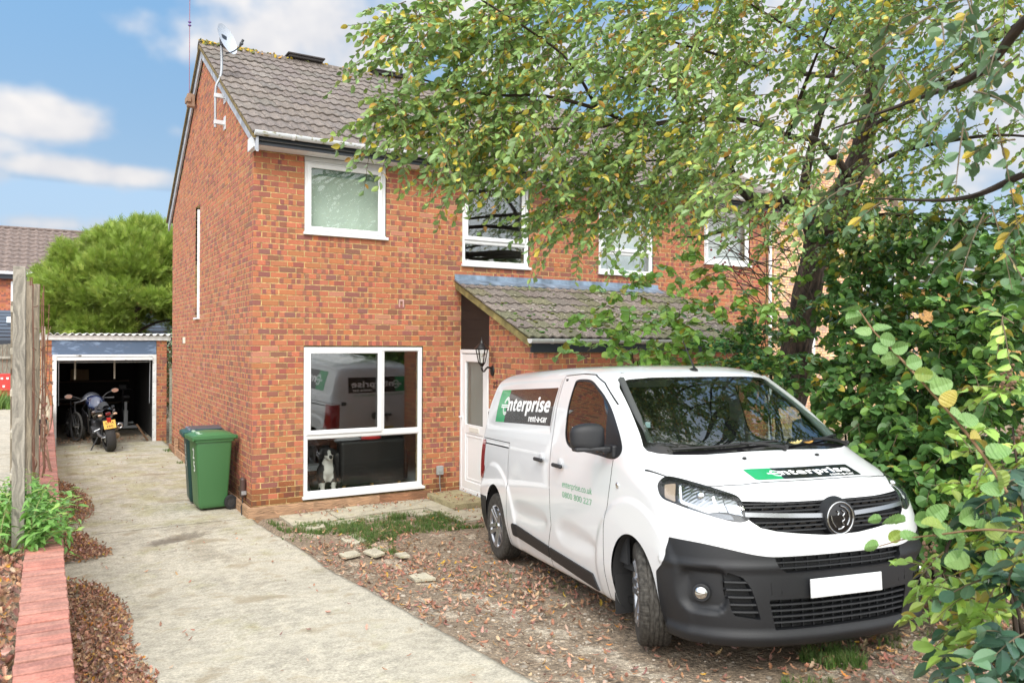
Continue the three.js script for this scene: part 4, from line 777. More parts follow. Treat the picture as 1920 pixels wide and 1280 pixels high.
  // lifting springs and the cross rail
  for (const x of [-1.76, -0.97]) { const pts = []; for (let i = 0; i <= 140; i++) { const t = i / 140, a = t * 26 * 2 * Math.PI; pts.push([x + Math.cos(a) * 0.017, 1.89 - t * 0.42, GZ - 0.28 + Math.sin(a) * 0.017]); } part('spring', [tube(pts, 0.006, 4, 420)], S({ color: C(0.5, 0.45, 0.36), roughness: 0.6, metalness: 0.2 }), gar); }
  part('cross_rail', cyl([-2.1, 1.85, GZ - 0.4], [-0.22, 1.85, GZ - 0.4], 0.014), M.galv, gar);
  for (const x of [-2.08, -0.25]) part('door_arm', cyl([x, 1.9, GZ - 0.05], [x, 0.9, GZ - 0.14], 0.008), M.galv, gar);
  part('shelf', [box(-2.15, -0.3, 1.2, 1.24, -14.45, -14.0), box(-2.15, -0.3, 0.6, 0.64, -14.45, -14.0)], S({ color: C(0.1, 0.07, 0.05), roughness: 0.9 }), gar);
  // bits leaning inside
  solo('cardboard_box', [box(-1.75, -1.3, 1.26, 1.55, -14.4, -14.05, 0.01), box(-1.75, -1.3, 1.552, 1.558, -14.4, -14.05)], S({ color: C(0.25, 0.17, 0.1), roughness: 0.9 }), 'cardboard box on the back shelf of the dark garage', 'box');
  solo('leaning_plank', box(-0.02, 0.02, 0, 0.45, -0.06, 0.06, 0.005).rotateZ(0.55).translate(-0.28, 0.03, GZ - 0.18), S({ map: woodTex(0.4, 0.3, 0.22, 88), roughness: 0.9 }), 'short piece of timber leaning inside the right garage door post', 'plank');
}
// bicycles
function bicycle(name, label, pos, turn, accent, group) {
  const b = thing(name, label, 'bicycle', pos, turn, group), R = 0.34, fr = S({ color: accent, roughness: 0.35 }), bk = S({ color: C(0.03, 0.03, 0.032), roughness: 0.5 });
  for (const [x, rot] of [[0.54, 0.22], [-0.54, 0]]) {
    const w = node('wheel', b, [x, R, 0]); w.rotation.y = rot;
    part('tyre', new THREE.TorusGeometry(R - 0.025, 0.026, 8, 40), S({ color: C(0.06, 0.058, 0.055), roughness: 0.9 }), w); part('rim', new THREE.TorusGeometry(R - 0.056, 0.012, 6, 40), S({ color: C(0.12, 0.12, 0.13), roughness: 0.3, metalness: 0.6 }), w);
    const sp = []; for (let k = 0; k < 24; k++) { const a = (k / 24) * 6.283; sp.push(cyl([0, 0, k % 2 ? 0.03 : -0.03], [Math.cos(a) * (R - 0.06), Math.sin(a) * (R - 0.06), 0], 0.0016, 0.0016, 3)); } part('spokes', mergeGeometries(sp.map((g) => g.toNonIndexed())), M.steel, w, 'stuff'); part('hub', cyl([0, 0, -0.045], [0, 0, 0.045], 0.02), M.steel, w);
  }
  const bb = [-0.1, 0.31, 0], st = [-0.26, 0.78, 0], hd = [0.34, 0.74, 0], hb = [0.38, 0.62, 0], ra = [-0.54, R, 0];
  part('frame', [cyl(bb, st, 0.018), cyl(st, hd, 0.018), cyl(bb, hb, 0.021), cyl(hd, hb, 0.022), cyl(bb, [ra[0], ra[1], 0.06], 0.011), cyl(bb, [ra[0], ra[1], -0.06], 0.011), cyl(st, [ra[0], ra[1], 0.06], 0.009), cyl(st, [ra[0], ra[1], -0.06], 0.009)], fr, b);
  part('fork', [cyl([0.39, 0.58, 0.05], [0.54, R, 0.055], 0.016), cyl([0.39, 0.58, -0.05], [0.54, R, -0.055], 0.016), cyl([0.39, 0.59, -0.06], [0.39, 0.59, 0.06], 0.018)], bk, b);
  part('handlebar', [cyl(hd, [0.32, 0.9, 0], 0.016), tube([[0.26, 0.97, -0.36], [0.33, 0.96, -0.1], [0.33, 0.96, 0.1], [0.26, 0.97, 0.36]], 0.013, 8)], bk, b); for (const s of [1, -1]) part('grip', cyl([0.26, 0.97, s * 0.36], [0.3, 0.965, s * 0.24], 0.018), bk, b);
  part('saddle', [new RoundedBoxGeometry(0.26, 0.05, 0.14, 2, 0.024).translate(-0.3, 0.93, 0), cyl(st, [-0.29, 0.92, 0], 0.014)], bk, b);
  part('crank', [new THREE.CylinderGeometry(0.09, 0.09, 0.006, 24).rotateX(Math.PI / 2).translate(-0.1, 0.31, 0.05), box(-0.11, -0.09, 0.15, 0.47, 0.055, 0.07), box(-0.14, -0.05, 0.14, 0.16, 0.07, 0.15, 0.005), box(-0.14, -0.05, 0.46, 0.48, -0.15, -0.07, 0.005)], bk, b);
  return b;
}
bicycle('mountain_bike', 'dark mountain bike with yellow fork stickers nearest the garage doorway', [-1.78, 0.03, -10.55], -Math.PI / 2 + 0.12, C(0.025, 0.025, 0.03), 'bicycles in the garage');
bicycle('mountain_bike', 'dark mountain bike with purple details leaning further inside the garage', [-1.45, 0.03, -10.95], -Math.PI / 2 - 0.2, C(0.07, 0.02, 0.1), 'bicycles in the garage');
{
  const ex = thing('exercise_machine', 'exercise machine with a white T shaped foot inside the garage', 'exercise machine', [-0.52, 0.03, -12.3]);
  const wt = S({ color: C(0.5, 0.52, 0.54), roughness: 0.4 }), bk = S({ color: C(0.03, 0.03, 0.035), roughness: 0.5 });
  part('foot', [box(-0.28, 0.28, 0.03, 0.1, -0.05, 0.05, 0.01), box(-0.28, 0.2, 0.12, 0.17, -0.3, -0.24, 0.01)], wt, ex); part('post', [box(-0.05, 0.05, 0.1, 0.5, -0.05, 0.05, 0.012), box(-0.03, 0.03, 0.5, 0.72, -0.06, 0.02, 0.01)], wt, ex); part('beam', box(-0.04, 0.04, 0.18, 0.26, -1.2, -0.05, 0.01), bk, ex); part('flywheel', new THREE.CylinderGeometry(0.22, 0.22, 0.08, 28).rotateZ(Math.PI / 2).translate(0, 0.42, -0.9), bk, ex); part('saddle', new RoundedBoxGeometry(0.18, 0.08, 0.26, 2, 0.03).translate(0, 0.85, -0.02), bk, ex); part('console', new RoundedBoxGeometry(0.2, 0.14, 0.06, 2, 0.02).translate(0, 1.05, -0.95), bk, ex); part('handlebar', tube([[-0.25, 0.95, -0.75], [-0.2, 1.0, -0.9], [0.2, 1.0, -0.9], [0.25, 0.95, -0.75]], 0.016, 8), bk, ex); part('upright', cyl([0, 0.25, -1], [0, 1.02, -0.93], 0.03), bk, ex);
}
// the motorcycle: rear towards the viewer; x forward, z to its right
{
  const mb = thing('motorcycle', 'black sports motorcycle seen from behind with a yellow number plate in front of the garage', 'motorcycle', [-1.15, 0.02, -7.86], Math.PI / 2 + 0.13);
  mb.rotateX(-0.12); // leaning on its side stand
  const blk = P({ color: C(0.012, 0.012, 0.014), roughness: 0.2, clearcoat: 0.8 }), mat = S({ color: C(0.02, 0.02, 0.022), roughness: 0.6 }), al = S({ color: C(0.45, 0.46, 0.48), roughness: 0.3, metalness: 0.9 });
  const prof = (r, w) => { const o = []; for (let i = 0; i <= 12; i++) { const a = (i / 12) * Math.PI; o.push(new THREE.Vector2(r - w * 0.62 + Math.sin(a) * w * 0.62, -Math.cos(a) * w)); } o.unshift(new THREE.Vector2(r - w * 0.62 - 0.06, -w * 0.8)); o.push(new THREE.Vector2(r - w * 0.62 - 0.06, w * 0.8)); return o; };
  const tread = S({ color: C(0.035, 0.035, 0.036), roughness: 0.85, bumpMap: pixelTex(512, 128, (u, v) => { const k = (u * 26 + Math.abs(v - 0.5) * 3) % 1; const c = k < 0.1 && Math.abs(v - 0.5) > 0.06 ? 0.1 : 0.9; return [c, c, c]; }), bumpScale: 0.006 });
  for (const [x, r, w, n] of [[0.0, 0.315, 0.092, 'rear'], [1.4, 0.3, 0.06, 'front']]) { const wh = node('wheel', mb, [x, r, 0]); part('tyre', new THREE.LatheGeometry(prof(r, w), 56).rotateX(Math.PI / 2), tread, wh); const sp = [new THREE.TorusGeometry(r - w * 0.62 - 0.06, 0.014, 6, 40), cyl([0, 0, -0.07], [0, 0, 0.07], 0.04)]; for (let k = 0; k < 5; k++) { const a = k * 1.2566; sp.push(cyl([0, 0, 0], [Math.cos(a) * (r - w * 0.62 - 0.06), Math.sin(a) * (r - w * 0.62 - 0.06), 0], 0.018, 0.012, 6)); } part('rim', sp, mat, wh); part('brake_disc', new THREE.CylinderGeometry(0.11, 0.11, 0.006, 28).rotateX(Math.PI / 2).translate(0, 0, -0.075), al, wh); }
  part('swingarm', [limb([[0, 0.315, -0.11], [0.3, 0.36, -0.12], [0.52, 0.4, -0.1]], [0.026, 0.035, 0.04], 8), limb([[0, 0.315, 0.11], [0.3, 0.36, 0.12], [0.52, 0.4, 0.1]], [0.026, 0.035, 0.04], 8), cyl([0, 0.315, -0.14], [0, 0.315, 0.14], 0.018)], al, mb);
  part('mudguard', [limb([[-0.17, 0.63, 0], [0.05, 0.67, 0], [0.25, 0.6, 0]], [0.07, 0.09, 0.06], 10), box(-0.2, -0.18, 0.42, 0.62, -0.05, 0.05, 0.006)], mat, mb);
  const tail = part('tail_cowl', [limb([[-0.17, 0.83, 0], [-0.02, 0.83, 0], [0.25, 0.8, 0], [0.5, 0.76, 0]], [0.09, 0.15, 0.17, 0.17], 14), limb([[-0.22, 0.865, -0.07], [-0.05, 0.86, -0.13], [0.2, 0.82, -0.17]], [0.03, 0.055, 0.07], 10), limb([[-0.22, 0.865, 0.07], [-0.05, 0.86, 0.13], [0.2, 0.82, 0.17]], [0.03, 0.055, 0.07], 10)], blk, mb);
  part('tail_light', new RoundedBoxGeometry(0.03, 0.06, 0.1, 2, 0.014).translate(-0.25, 0.82, 0), P({ color: C(0.14, 0.006, 0.008), roughness: 0.1, clearcoat: 1 }), mb);
  for (const s of [1, -1]) { part('indicator', new THREE.SphereGeometry(0.035, 12, 8).scale(0.7, 0.7, 1.3).translate(-0.19, 0.8, s * 0.14), P({ color: C(0.55, 0.36, 0.24), roughness: 0.15, clearcoat: 1 }), mb); part('grab_rail', limb([[-0.19, 0.92, s * 0.08], [-0.1, 0.94, s * 0.15], [0.15, 0.93, s * 0.16]], [0.014, 0.018, 0.014], 8), mat, mb); }
  part('seat', [limb([[-0.12, 0.93, 0], [0.1, 0.95, 0], [0.3, 0.9, 0]], [0.06, 0.1, 0.1], 12), limb([[0.28, 0.86, 0], [0.5, 0.82, 0], [0.68, 0.84, 0]], [0.1, 0.13, 0.1], 12)], S({ color: C(0.025, 0.025, 0.028), roughness: 0.75 }), mb);
  part('fuel_tank', limb([[0.64, 0.86, 0], [0.8, 0.95, 0], [1.0, 0.97, 0], [1.12, 0.92, 0]], [0.1, 0.17, 0.18, 0.1], 16), P({ color: C(0.012, 0.02, 0.06), roughness: 0.15, clearcoat: 1 }), mb);
  part('engine', [new RoundedBoxGeometry(0.46, 0.36, 0.34, 2, 0.06).translate(0.78, 0.46, 0), new THREE.CylinderGeometry(0.13, 0.13, 0.42, 20).rotateX(Math.PI / 2).translate(0.62, 0.4, 0)], S({ color: C(0.05, 0.05, 0.055), roughness: 0.5, metalness: 0.5 }), mb);
  part('fairing', [limb([[1.15, 0.8, 0], [1.35, 0.86, 0], [1.5, 0.8, 0]], [0.22, 0.2, 0.08], 14), new RoundedBoxGeometry(0.6, 0.4, 0.04, 1, 0.018).rotateZ(0.2).translate(1.0, 0.62, 0.22), new RoundedBoxGeometry(0.6, 0.4, 0.04, 1, 0.018).rotateZ(0.2).translate(1.0, 0.62, -0.22)], blk, mb);
  const scr = new THREE.SphereGeometry(0.2, 24, 12, 0, 6.283, 0, 1.35).scale(0.95, 1.0, 1.0); part('windscreen', scr.translate(1.36, 0.99, 0), P({ color: C(0.05, 0.055, 0.07), roughness: 0.05, transparent: true, opacity: 0.75, clearcoat: 1 }), mb);
  part('instruments', [new RoundedBoxGeometry(0.1, 0.09, 0.24, 2, 0.03).translate(1.16, 1.06, 0), box(1.1, 1.112, 1.05, 1.1, -0.06, 0.03, 0.004)], P({ color: C(0.05, 0.12, 0.3), roughness: 0.15 }), mb);
  part('fork', [cyl([1.4, 0.3, -0.1], [1.12, 1.05, -0.1], 0.026), cyl([1.4, 0.3, 0.1], [1.12, 1.05, 0.1], 0.026)], al, mb);
  for (const s of [1, -1]) { part('handlebar', [cyl([1.12, 1.06, s * 0.1], [1.02, 1.04, s * 0.28], 0.013), cyl([1.02, 1.04, s * 0.26], [0.98, 1.03, s * 0.38], 0.02), cyl([1.06, 1.05, s * 0.25], [1.04, 1.04, s * 0.4], 0.006)], mat, mb); const mr = node('mirror', mb); part('stalk', tube([[1.26, 1.02, s * 0.18], [1.26, 1.12, s * 0.3], [1.24, 1.16, s * 0.4]], 0.012, 6), mat, mr); part('shell', new THREE.SphereGeometry(0.08, 16, 10).scale(0.4, 0.62, 1.05).translate(1.22, 1.17, s * 0.46), mat, mr); part('mirror_glass', new THREE.CircleGeometry(0.07, 20).rotateY(-Math.PI / 2).scale(1, 0.62, 1.0).translate(1.187, 1.17, s * 0.46), S({ color: C(0.7, 0.62, 0.58), roughness: 0.12, metalness: 0.85 }), mr); }
  part('brake_lever', cyl([1.05, 1.1, -0.1], [0.98, 1.02, -0.36], 0.006), al, mb);
  const pl = part('number_plate', new RoundedBoxGeometry(0.008, 0.175, 0.23, 1, 0.003).rotateZ(-0.3).translate(-0.27, 0.6, 0), S({ color: C(0.72, 0.48, 0.1), roughness: 0.4 }), mb);
  const pt = ctex(256, 192, (c) => { c.fillStyle = '#e3b453'; c.fillRect(0, 0, 256, 192); c.fillStyle = '#3c2f22'; c.font = 'bold 76px sans-serif'; c.textAlign = 'center'; c.fillText('GY14', 128, 82); c.fillText('ZRO', 128, 164); });
  part('plate_face', new THREE.PlaneGeometry(0.222, 0.167).rotateY(-Math.PI / 2).rotateZ(-0.3).translate(-0.2755, 0.5985, 0), S({ map: pt, roughness: 0.4 }), pl);
  part('plate_bracket', [box(-0.26, -0.22, 0.55, 0.74, -0.04, 0.04, 0.008), new RoundedBoxGeometry(0.02, 0.03, 0.07, 1, 0.006).translate(-0.255, 0.705, 0)], P({ color: C(0.4, 0.02, 0.015), roughness: 0.2 }), mb);
  part('silencer', [limb([[-0.06, 0.52, 0.22], [0.2, 0.47, 0.21], [0.42, 0.38, 0.17]], [0.06, 0.064, 0.04], 16)], S({ color: C(0.3, 0.3, 0.31), roughness: 0.25, metalness: 0.9 }), mb); part('silencer_tip', [new THREE.TorusGeometry(0.045, 0.014, 8, 24).rotateY(Math.PI / 2).translate(-0.075, 0.522, 0.221)], M.chrome, mb); part('silencer_mouth', new THREE.CircleGeometry(0.04, 20).rotateY(-Math.PI / 2).translate(-0.07, 0.522, 0.221), M.black, mb);
  part('foot_peg', [cyl([0.32, 0.42, -0.14], [0.3, 0.42, -0.24], 0.012), cyl([0.32, 0.42, 0.14], [0.3, 0.42, 0.24], 0.012), cyl([0.08, 0.5, -0.13], [0.1, 0.46, -0.24], 0.014)], al, mb);
  part('side_stand', [limb([[0.5, 0.28, -0.12], [0.42, 0.12, -0.24], [0.38, -0.005, -0.33]], [0.016, 0.013, 0.013], 8), box(0.33, 0.42, -0.012, 0.0, -0.37, -0.3, 0.003)], mat, mb);
  part('bag', new THREE.SphereGeometry(0.08, 14, 10).scale(1, 0.9, 0.9).translate(0.5, 0.25, 0.24), S({ color: C(0.35, 0.25, 0.15), roughness: 0.8 }), mb);
}
// board gate between garage and house
{
  const f = thing('board_gate', 'weathered grey board gate between the garage and the house wall', 'gate'), w = S({ map: woodTex(0.56, 0.56, 0.5, 91, 0.3), roughness: 0.9 }), w2 = S({ map: woodTex(0.52, 0.53, 0.42, 92, 0.3), roughness: 0.9 });
  part('post', box(0.1, 0.17, -0.05, 1.72, -8.83, -8.76, 0.005), w, f); [[0.175, 0.255], [0.26, 0.35], [0.355, 0.45], [0.455, 0.55], [0.555, 0.65]].forEach(([a, b], i) => part('board', box(a, b, 0.03, 1.7 - (i % 2) * 0.012, -8.82 - i * 0.004, -8.8 - i * 0.004, 0.003), i % 2 ? w2 : w, f));
  part('rail', box(0.17, 0.7, 1.35, 1.43, -8.87, -8.84, 0.003), w, f);
}
// ------------------------------------------------------------------ left edge: posts, trellis, rusty mesh, plant; houses and fences beyond
const upright = (t) => { t.rotation = Math.PI / 2; return t; };
const oldWood = (s, a = [0.55, 0.53, 0.49]) => S({ map: upright(woodTex(...a, s, 0.32)), roughness: 0.92, bumpMap: grainTex(2, 8), bumpScale: 0.002 });
{
  const p = solo('fence_post', (() => { const g = new RoundedBoxGeometry(0.074, 2.04, 0.074, 1, 0.005); return metric(g).translate(-2.472, 1.8, 4.25); })(), oldWood(101), 'tall weathered grey timber post nearest the viewer at the left edge', 'post');
  const tr = thing('trellis_fence', 'row of thin weathered posts and rails running back along the garden wall', 'fence');
  const w = oldWood(102, [0.5, 0.46, 0.4]), w2 = oldWood(103, [0.66, 0.63, 0.57]);
  [[3.75, 2.78, 0.018], [2.3, 2.85, 0.035], [0.2, 2.8, 0.035], [-2.3, 2.3, 0.045], [-5.2, 2.05, 0.045]].forEach(([z, h, r]) => part('post', box(-2.46 - r, -2.46 + r, 0.8, h, z - r, z + r, 0.004), w, tr));
  part('post', box(-2.425, -2.37, 0.85, 2.86, 1.75, 1.8, 0.004), w, tr); part('post', box(-2.37, -2.325, 0.85, 2.5, -1.0, -0.95, 0.004), w2, tr); part('stake', box(-2.432, -2.402, 0.85, 2.72, 3.78, 3.81, 0.004), w, tr);
  for (const y of [1.02, 1.32, 1.62, 1.92, 2.22, 2.52]) part('rail', box(-2.535, -2.5, y, y + 0.045, -2.4, 3.9, 0.003), w2, tr);
  for (let z = 3.4; z > -2.3; z -= 0.42) part('lath', box(-2.548, -2.536, 0.86, 2.62, z, z + 0.035), w, tr);
  // rusty wire mesh, its near edge bent towards the drive
  const ms = thing('wire_mesh', 'rusty sheet of wire mesh standing on end behind the tall grey post', 'wire mesh'), rust = S({ color: C(0.17, 0.075, 0.05), roughness: 0.9 });
  const at = (i, y) => V3(-2.43 + 0.125 * (i / 8) + 0.03 * Math.sin(i * 1.3 + y), y, 2.7 - (i / 8) * 2.6);
  const tops = [2.86, 2.88, 2.84, 2.86, 2.87, 2.82, 2.78, 2.7, 2.74]; for (let i = 0; i <= 8; i++) part('vertical_wire', tube([at(i, 0.95), at(i, 1.6), at(i, 2.2), at(i, tops[i])], 0.0045, 5, 12), rust, ms);
  for (let y = 1.05; y < 2.85; y += 0.2) { const pts = []; for (let i = 0; i <= 8; i++) pts.push(at(i, y + 0.02 * Math.sin(i * 2 + y * 5))); part('cross_wire', tube(pts, 0.0032, 5, 20), rust, ms); }
  const vine = thing('dead_climber', 'dry brown climber stems tangled in the rusty mesh', 'climbing plant'), vm = S({ color: C(0.24, 0.15, 0.1), roughness: 1 }), r = mulberry(8);
  for (let k = 0; k < 5; k++) { const pts = []; let z = rr(0.2, 2.6, r), x = -2.4 + (2.7 - z) * 0.045; for (let i = 0; i <= 7; i++) pts.push([x + rr(-0.05, 0.06, r), 0.92 + i * rr(0.13, 0.25, r), z + rr(-0.1, 0.1, r)]); part('stem', limb(pts, [0.008, 0.006, 0.003], 5, 3), vm, vine); }
  const dl = litterLeaf(77).scale(0.07, 0.07, 0.07); for (let k = 0; k < 26; k++) { const m = part('dead_leaf', dl, S({ color: litterColor(r), roughness: 1, side: THREE.DoubleSide }), vine); m.position.set(-2.36 + rr(-0.06, 0.1, r), rr(1.2, 2.3, r), rr(-0.6, 1.2, r)); m.rotation.set(rr(0, 6, r), rr(0, 6, r), 0); }
  const bd = thing('broken_board', 'pale broken board standing on a black block beside the garden wall', 'board'); part('board', extrude([[-2.43, 0.95], [-2.28, 0.95], [-2.26, 1.35], [-2.3, 1.52], [-2.36, 1.42], [-2.42, 1.7]], 0.025, 0.003).translate(0, 0, -3.0), oldWood(104, [0.72, 0.68, 0.6]), bd); part('block', box(-2.42, -2.3, 0.93, 1.18, -2.9, -2.78, 0.006), M.black, bd);
}
// fresh green plant at the foot of the post: every large leaf its own
function lanceLeaf(w = 0.32, curl = 0.25) { const pos = [], n = 7, pt = (t, s) => { const ww = w * Math.sin(Math.PI * Math.pow(t, 0.75)) * 0.5; return [t, -curl * t * t + Math.abs(s) * ww * 0.35, s * ww]; }; for (let i = 0; i < n; i++) { const a = i / n, b = (i + 1) / n; for (const s of [1, -1]) { const A = pt(a, 0), B = pt(b, 0), Cc = pt(b, s), D = pt(a, s); pos.push(...(s > 0 ? [...A, ...D, ...B, ...B, ...D, ...Cc] : [...A, ...B, ...D, ...B, ...Cc, ...D])); } } const g = new THREE.BufferGeometry(); g.setAttribute('position', new THREE.Float32BufferAttribute(pos, 3)); g.computeVertexNormals(); return g; }
const leafy = (r, g, b, t = 0.35) => P({ color: C(r, g, b), roughness: 0.55, transmission: t, thickness: 0, side: THREE.DoubleSide });
{
  const r = mulberry(31), pl = thing('leafy_plant', 'bright green leafy plant growing round the foot of the tall grey post', 'plant'), lv = [lanceLeaf(0.36, 0.3), lanceLeaf(0.4, 0.5), lanceLeaf(0.34, 0.15)], mats = [leafy(0.17, 0.38, 0.07), leafy(0.22, 0.44, 0.09), leafy(0.14, 0.3, 0.07), leafy(0.34, 0.52, 0.1)], stemM = S({ color: C(0.2, 0.24, 0.08), roughness: 0.8 });
  const q = new THREE.Quaternion();
  const shoot = (base, tip, n) => { const mid = base.clone().lerp(tip, 0.5).add(V3(0, 0.08, 0)), c = new THREE.CatmullRomCurve3([base, mid, tip]); part('stem', limb([base, mid, tip], [0.006, 0.005, 0.002], 5, 4), stemM, pl); for (let i = 0; i < n; i++) { const t = 0.25 + (0.75 * i) / (n - 1), p = c.getPoint(t), a = i * 2.4 + r(), m = part('leaf', lv[Math.floor(r() * 3)], mats[t > 0.85 ? 3 : Math.floor(r() * 3)], pl); m.position.copy(p); m.scale.setScalar(rr(0.062, 0.1, r)); m.rotation.set(0, a, rr(-0.1, 0.5, r)); } };
  for (let k = 0; k < 29; k++) { const b = V3(rr(-2.62, -2.4, r), 0.86, rr(3.3, 4.5, r)), right = r() < 0.62; const t = V3(right ? rr(-2.42, -2.02, r) : rr(-2.85, -2.5, r), rr(0.95, 1.36, r), b.z + rr(-0.35, 0.25, r)); shoot(b, t, 10); }
  cloud('foliage', pl, lv[0], leafy(1, 1, 1, 0.35), 1500, (d) => { const right = r() < 0.6, z = rr(3.1, 4.5, r), q = r(); d.position.set(right ? lerp(-2.42, -2.08, q * r()) : lerp(-2.5, -2.9, q), 0.88 + r() * 0.4 * (1 - 0.5 * q), z); d.rotation.set(0, r() * 6.28, rr(-0.8, 0.5, r)); d.rotateX(rr(-0.6, 0.6, r)); d.scale.setScalar(rr(0.055, 0.095, r)); const k = rr(0.7, 1.3, r); return C(0.18 * k, 0.38 * k, 0.07 * k); });
}
// the house beyond the gardens
{
  const h = thing('neighbour_house', 'brick house with a grey tiled roof far behind the left fence', 'house');
  const nb = S({ map: brickTex, color: C(1, 0.98, 0.95), roughness: 0.95 });
  const wall = box(-14, 3.5, 0, 4.9, -33, -25.2); { const uv = wall.attributes.uv; for (let i = 0; i < uv.count; i++) uv.setXY(i, (uv.getX(i) / 0.225) / 8, (uv.getY(i) / 0.075) / 8); }
  part('wall', wall, nb, h);
  const rt = pixelTex(256, 256, (u, v, x, y) => { const n = tileNoise(u, v, 8, 4, 111); return [0.44, 0.39, 0.37].map((q) => q * (1 + n * 0.5)); }, true);
  const rm = S({ map: rt, roughness: 1, side: THREE.DoubleSide }), rf = node('roof', h);
  const course = (y, z, x0, x1, pitch, tilt, rowH, p = rf, mt = rm) => { const pos = [], n = Math.round((x1 - x0) / 0.05), P3 = (i, s) => { const x = x0 + i * 0.05, ph = ((x / pitch) % 1 + 1) % 1; return [x, y + s * rowH * Math.sin(tilt) + (s ? 0 : 0.05) + 0.045 * Math.pow(0.5 + 0.5 * Math.cos(ph * 6.283), 1.5), z - s * rowH * Math.cos(tilt)]; }; for (let i = 0; i < n; i++) { const a = P3(i, 0), b = P3(i + 1, 0), c = P3(i + 1, 1.1), d = P3(i, 1.1); pos.push(...a, ...b, ...c, ...a, ...c, ...d, a[0], a[1] - 0.05, a[2], b[0], b[1] - 0.05, b[2], ...b, a[0], a[1] - 0.05, a[2], ...b, ...a); } const g = new THREE.BufferGeometry(); g.setAttribute('position', new THREE.Float32BufferAttribute(pos, 3)); g.computeVertexNormals(); part('tile_course', metric(g), mt, p); };
  for (let k = 0; k < 11; k++) course(4.95 + k * 0.36 * Math.sin(0.55), -24.9 - k * 0.36 * Math.cos(0.55), -8, 3.6, 0.3, 0.55, 0.36);
  part('ridge_tile', box(-8, 3.6, 7.0, 7.12, -28.5, -28.2, 0.05), rm, rf); part('gutter', box(-8, 3.6, 4.86, 4.97, -24.9, -24.75, 0.03), M.upvc, h); part('fascia', box(-8, 3.6, 4.7, 4.86, -25.0, -24.92), M.darkPaint, h);
  for (const [x0, x1] of [[-3.5, -2.55], [-1.2, 0.2]]) { const w = node('window', h); part('frame', [frameG(x1 - x0, 1.25, 0.09, 0.08).translate((x0 + x1) / 2, 4.0, -25.2), box(x0 + 0.08, x1 - 0.08, 4.2, 4.27, -25.18, -25.13)], M.upvc, w); part('pane', new THREE.PlaneGeometry(x1 - x0 - 0.15, 1.1).translate((x0 + x1) / 2, 4.0, -25.16), P({ color: C(0.55, 0.66, 0.68), roughness: 0.1 }), w); }
  // lower rear extension with dark slates and a skylight
  const slate = S({ color: C(0.12, 0.15, 0.2), roughness: 0.7 }), ext = node('extension', h); part('wall', box(-8, 2.6, 0, 2.25, -25.2, -21.3), nb, ext);
  for (let k = 0; k < 9; k++) { const y = 2.35 + k * 0.13, z = -21.1 - k * 0.46; part('tile_course', box(-8, 2.8, y, y + 0.1, z - 0.52, z).applyMatrix4(new THREE.Matrix4().makeTranslation(0, 0, 0)), k > 2 ? slate : S({ color: C(0.1, 0.12, 0.16), roughness: 0.7 }), ext); }
  part('skylight', box(-3.55, -2.6, 2.98, 3.2, -23.2, -22.85, 0.02).rotateX(0), S({ color: C(0.75, 0.82, 0.86), roughness: 0.15 }), ext); part('fascia', box(-8, 2.8, 2.15, 2.36, -21.08, -21.0), M.darkPaint, ext);
}
{
  const f = thing('garden_fence', 'grey panel fence behind the neighbouring garden path at the left edge', 'fence'), w = oldWood(121, [0.5, 0.48, 0.44]);
  for (let i = 0; i < 34; i++) part('board', box(-6 + i * 0.115, -5.892 + i * 0.115, 0.6, 2.22 + 0.01 * (i % 3), -18.2 - 0.01 * (i % 2), -18.18 - 0.01 * (i % 2), 0.003), w, f); part('rail', box(-6, -2.1, 1.78, 1.86, -18.16, -18.1, 0.005), oldWood(122, [0.62, 0.6, 0.56]), f);
  const g = thing('painted_block', 'red painted block with small white plates at the left edge', 'block'), red = S({ color: C(0.5, 0.045, 0.04), roughness: 0.6, bumpMap: grainTex(2, 2), bumpScale: 0.003 }); part('face', box(-4.6, -2.92, 0.55, 1.5, -13.2, -13.0, 0.01), red, g); for (const [x, y] of [[-3.3, 1.36], [-3.18, 1.36], [-3.26, 1.16]]) part('plate', box(x, x + 0.05, y, y + 0.05, -12.998, -12.99), M.upvc, g); part('ledge', [box(-3.36, -3.0, 1.08, 1.12, -12.998, -12.94, 0.004)], red, g);
  const gr = []; const r = mulberry(66); for (let i = 0; i < 60; i++) { const x = rr(-3.35, -2.8, r), z = rr(-10.6, -9.4, r); gr.push([x, 0.85, z, rr(0.25, 0.5, r), rr(-0.3, 0.3, r), r() * 6, rr(-0.3, 0.3, r), C(0.12 * rr(0.8, 1.4, r), 0.24, 0.04)]); } scatter('tall_grass', 'clump of fresh green grass by the red panel', [tuftGeo(9)], gr, null, P({ color: C(1, 1, 1), roughness: 0.7, side: THREE.DoubleSide, transmission: 0.3, thickness: 0 }), 'grass');
}
// conifer behind the garage, and the variegated shrub beside it
function spray(seed) { const r = mulberry(seed), pos = []; for (let k = 0; k < 9; k++) { const side = k % 2 ? 1 : -1, t = (k + 1) / 10, a = side * rr(0.35, 0.75, r), l = rr(0.35, 0.6, r) * (1.15 - t * 0.6), x = t * 0.75, dx = Math.cos(a) * l, dz = Math.sin(a) * l, w = 0.055, lift = rr(-0.12, 0.05, r); pos.push(x, 0, 0, x + dx * 0.5 - dz * w * 1.2, lift * 0.3, dz * 0.5 + dx * w * 1.2, x + dx, lift, dz, x, 0, 0, x + dx, lift, dz, x + dx * 0.5 + dz * w * 1.2, lift * 0.3, dz * 0.5 - dx * w * 1.2); } pos.push(0, 0, -0.03, 1.1, -0.1, 0, 0, 0, 0.03); const g = new THREE.BufferGeometry(); g.setAttribute('position', new THREE.Float32BufferAttribute(pos, 3)); g.computeVertexNormals(); return g; }
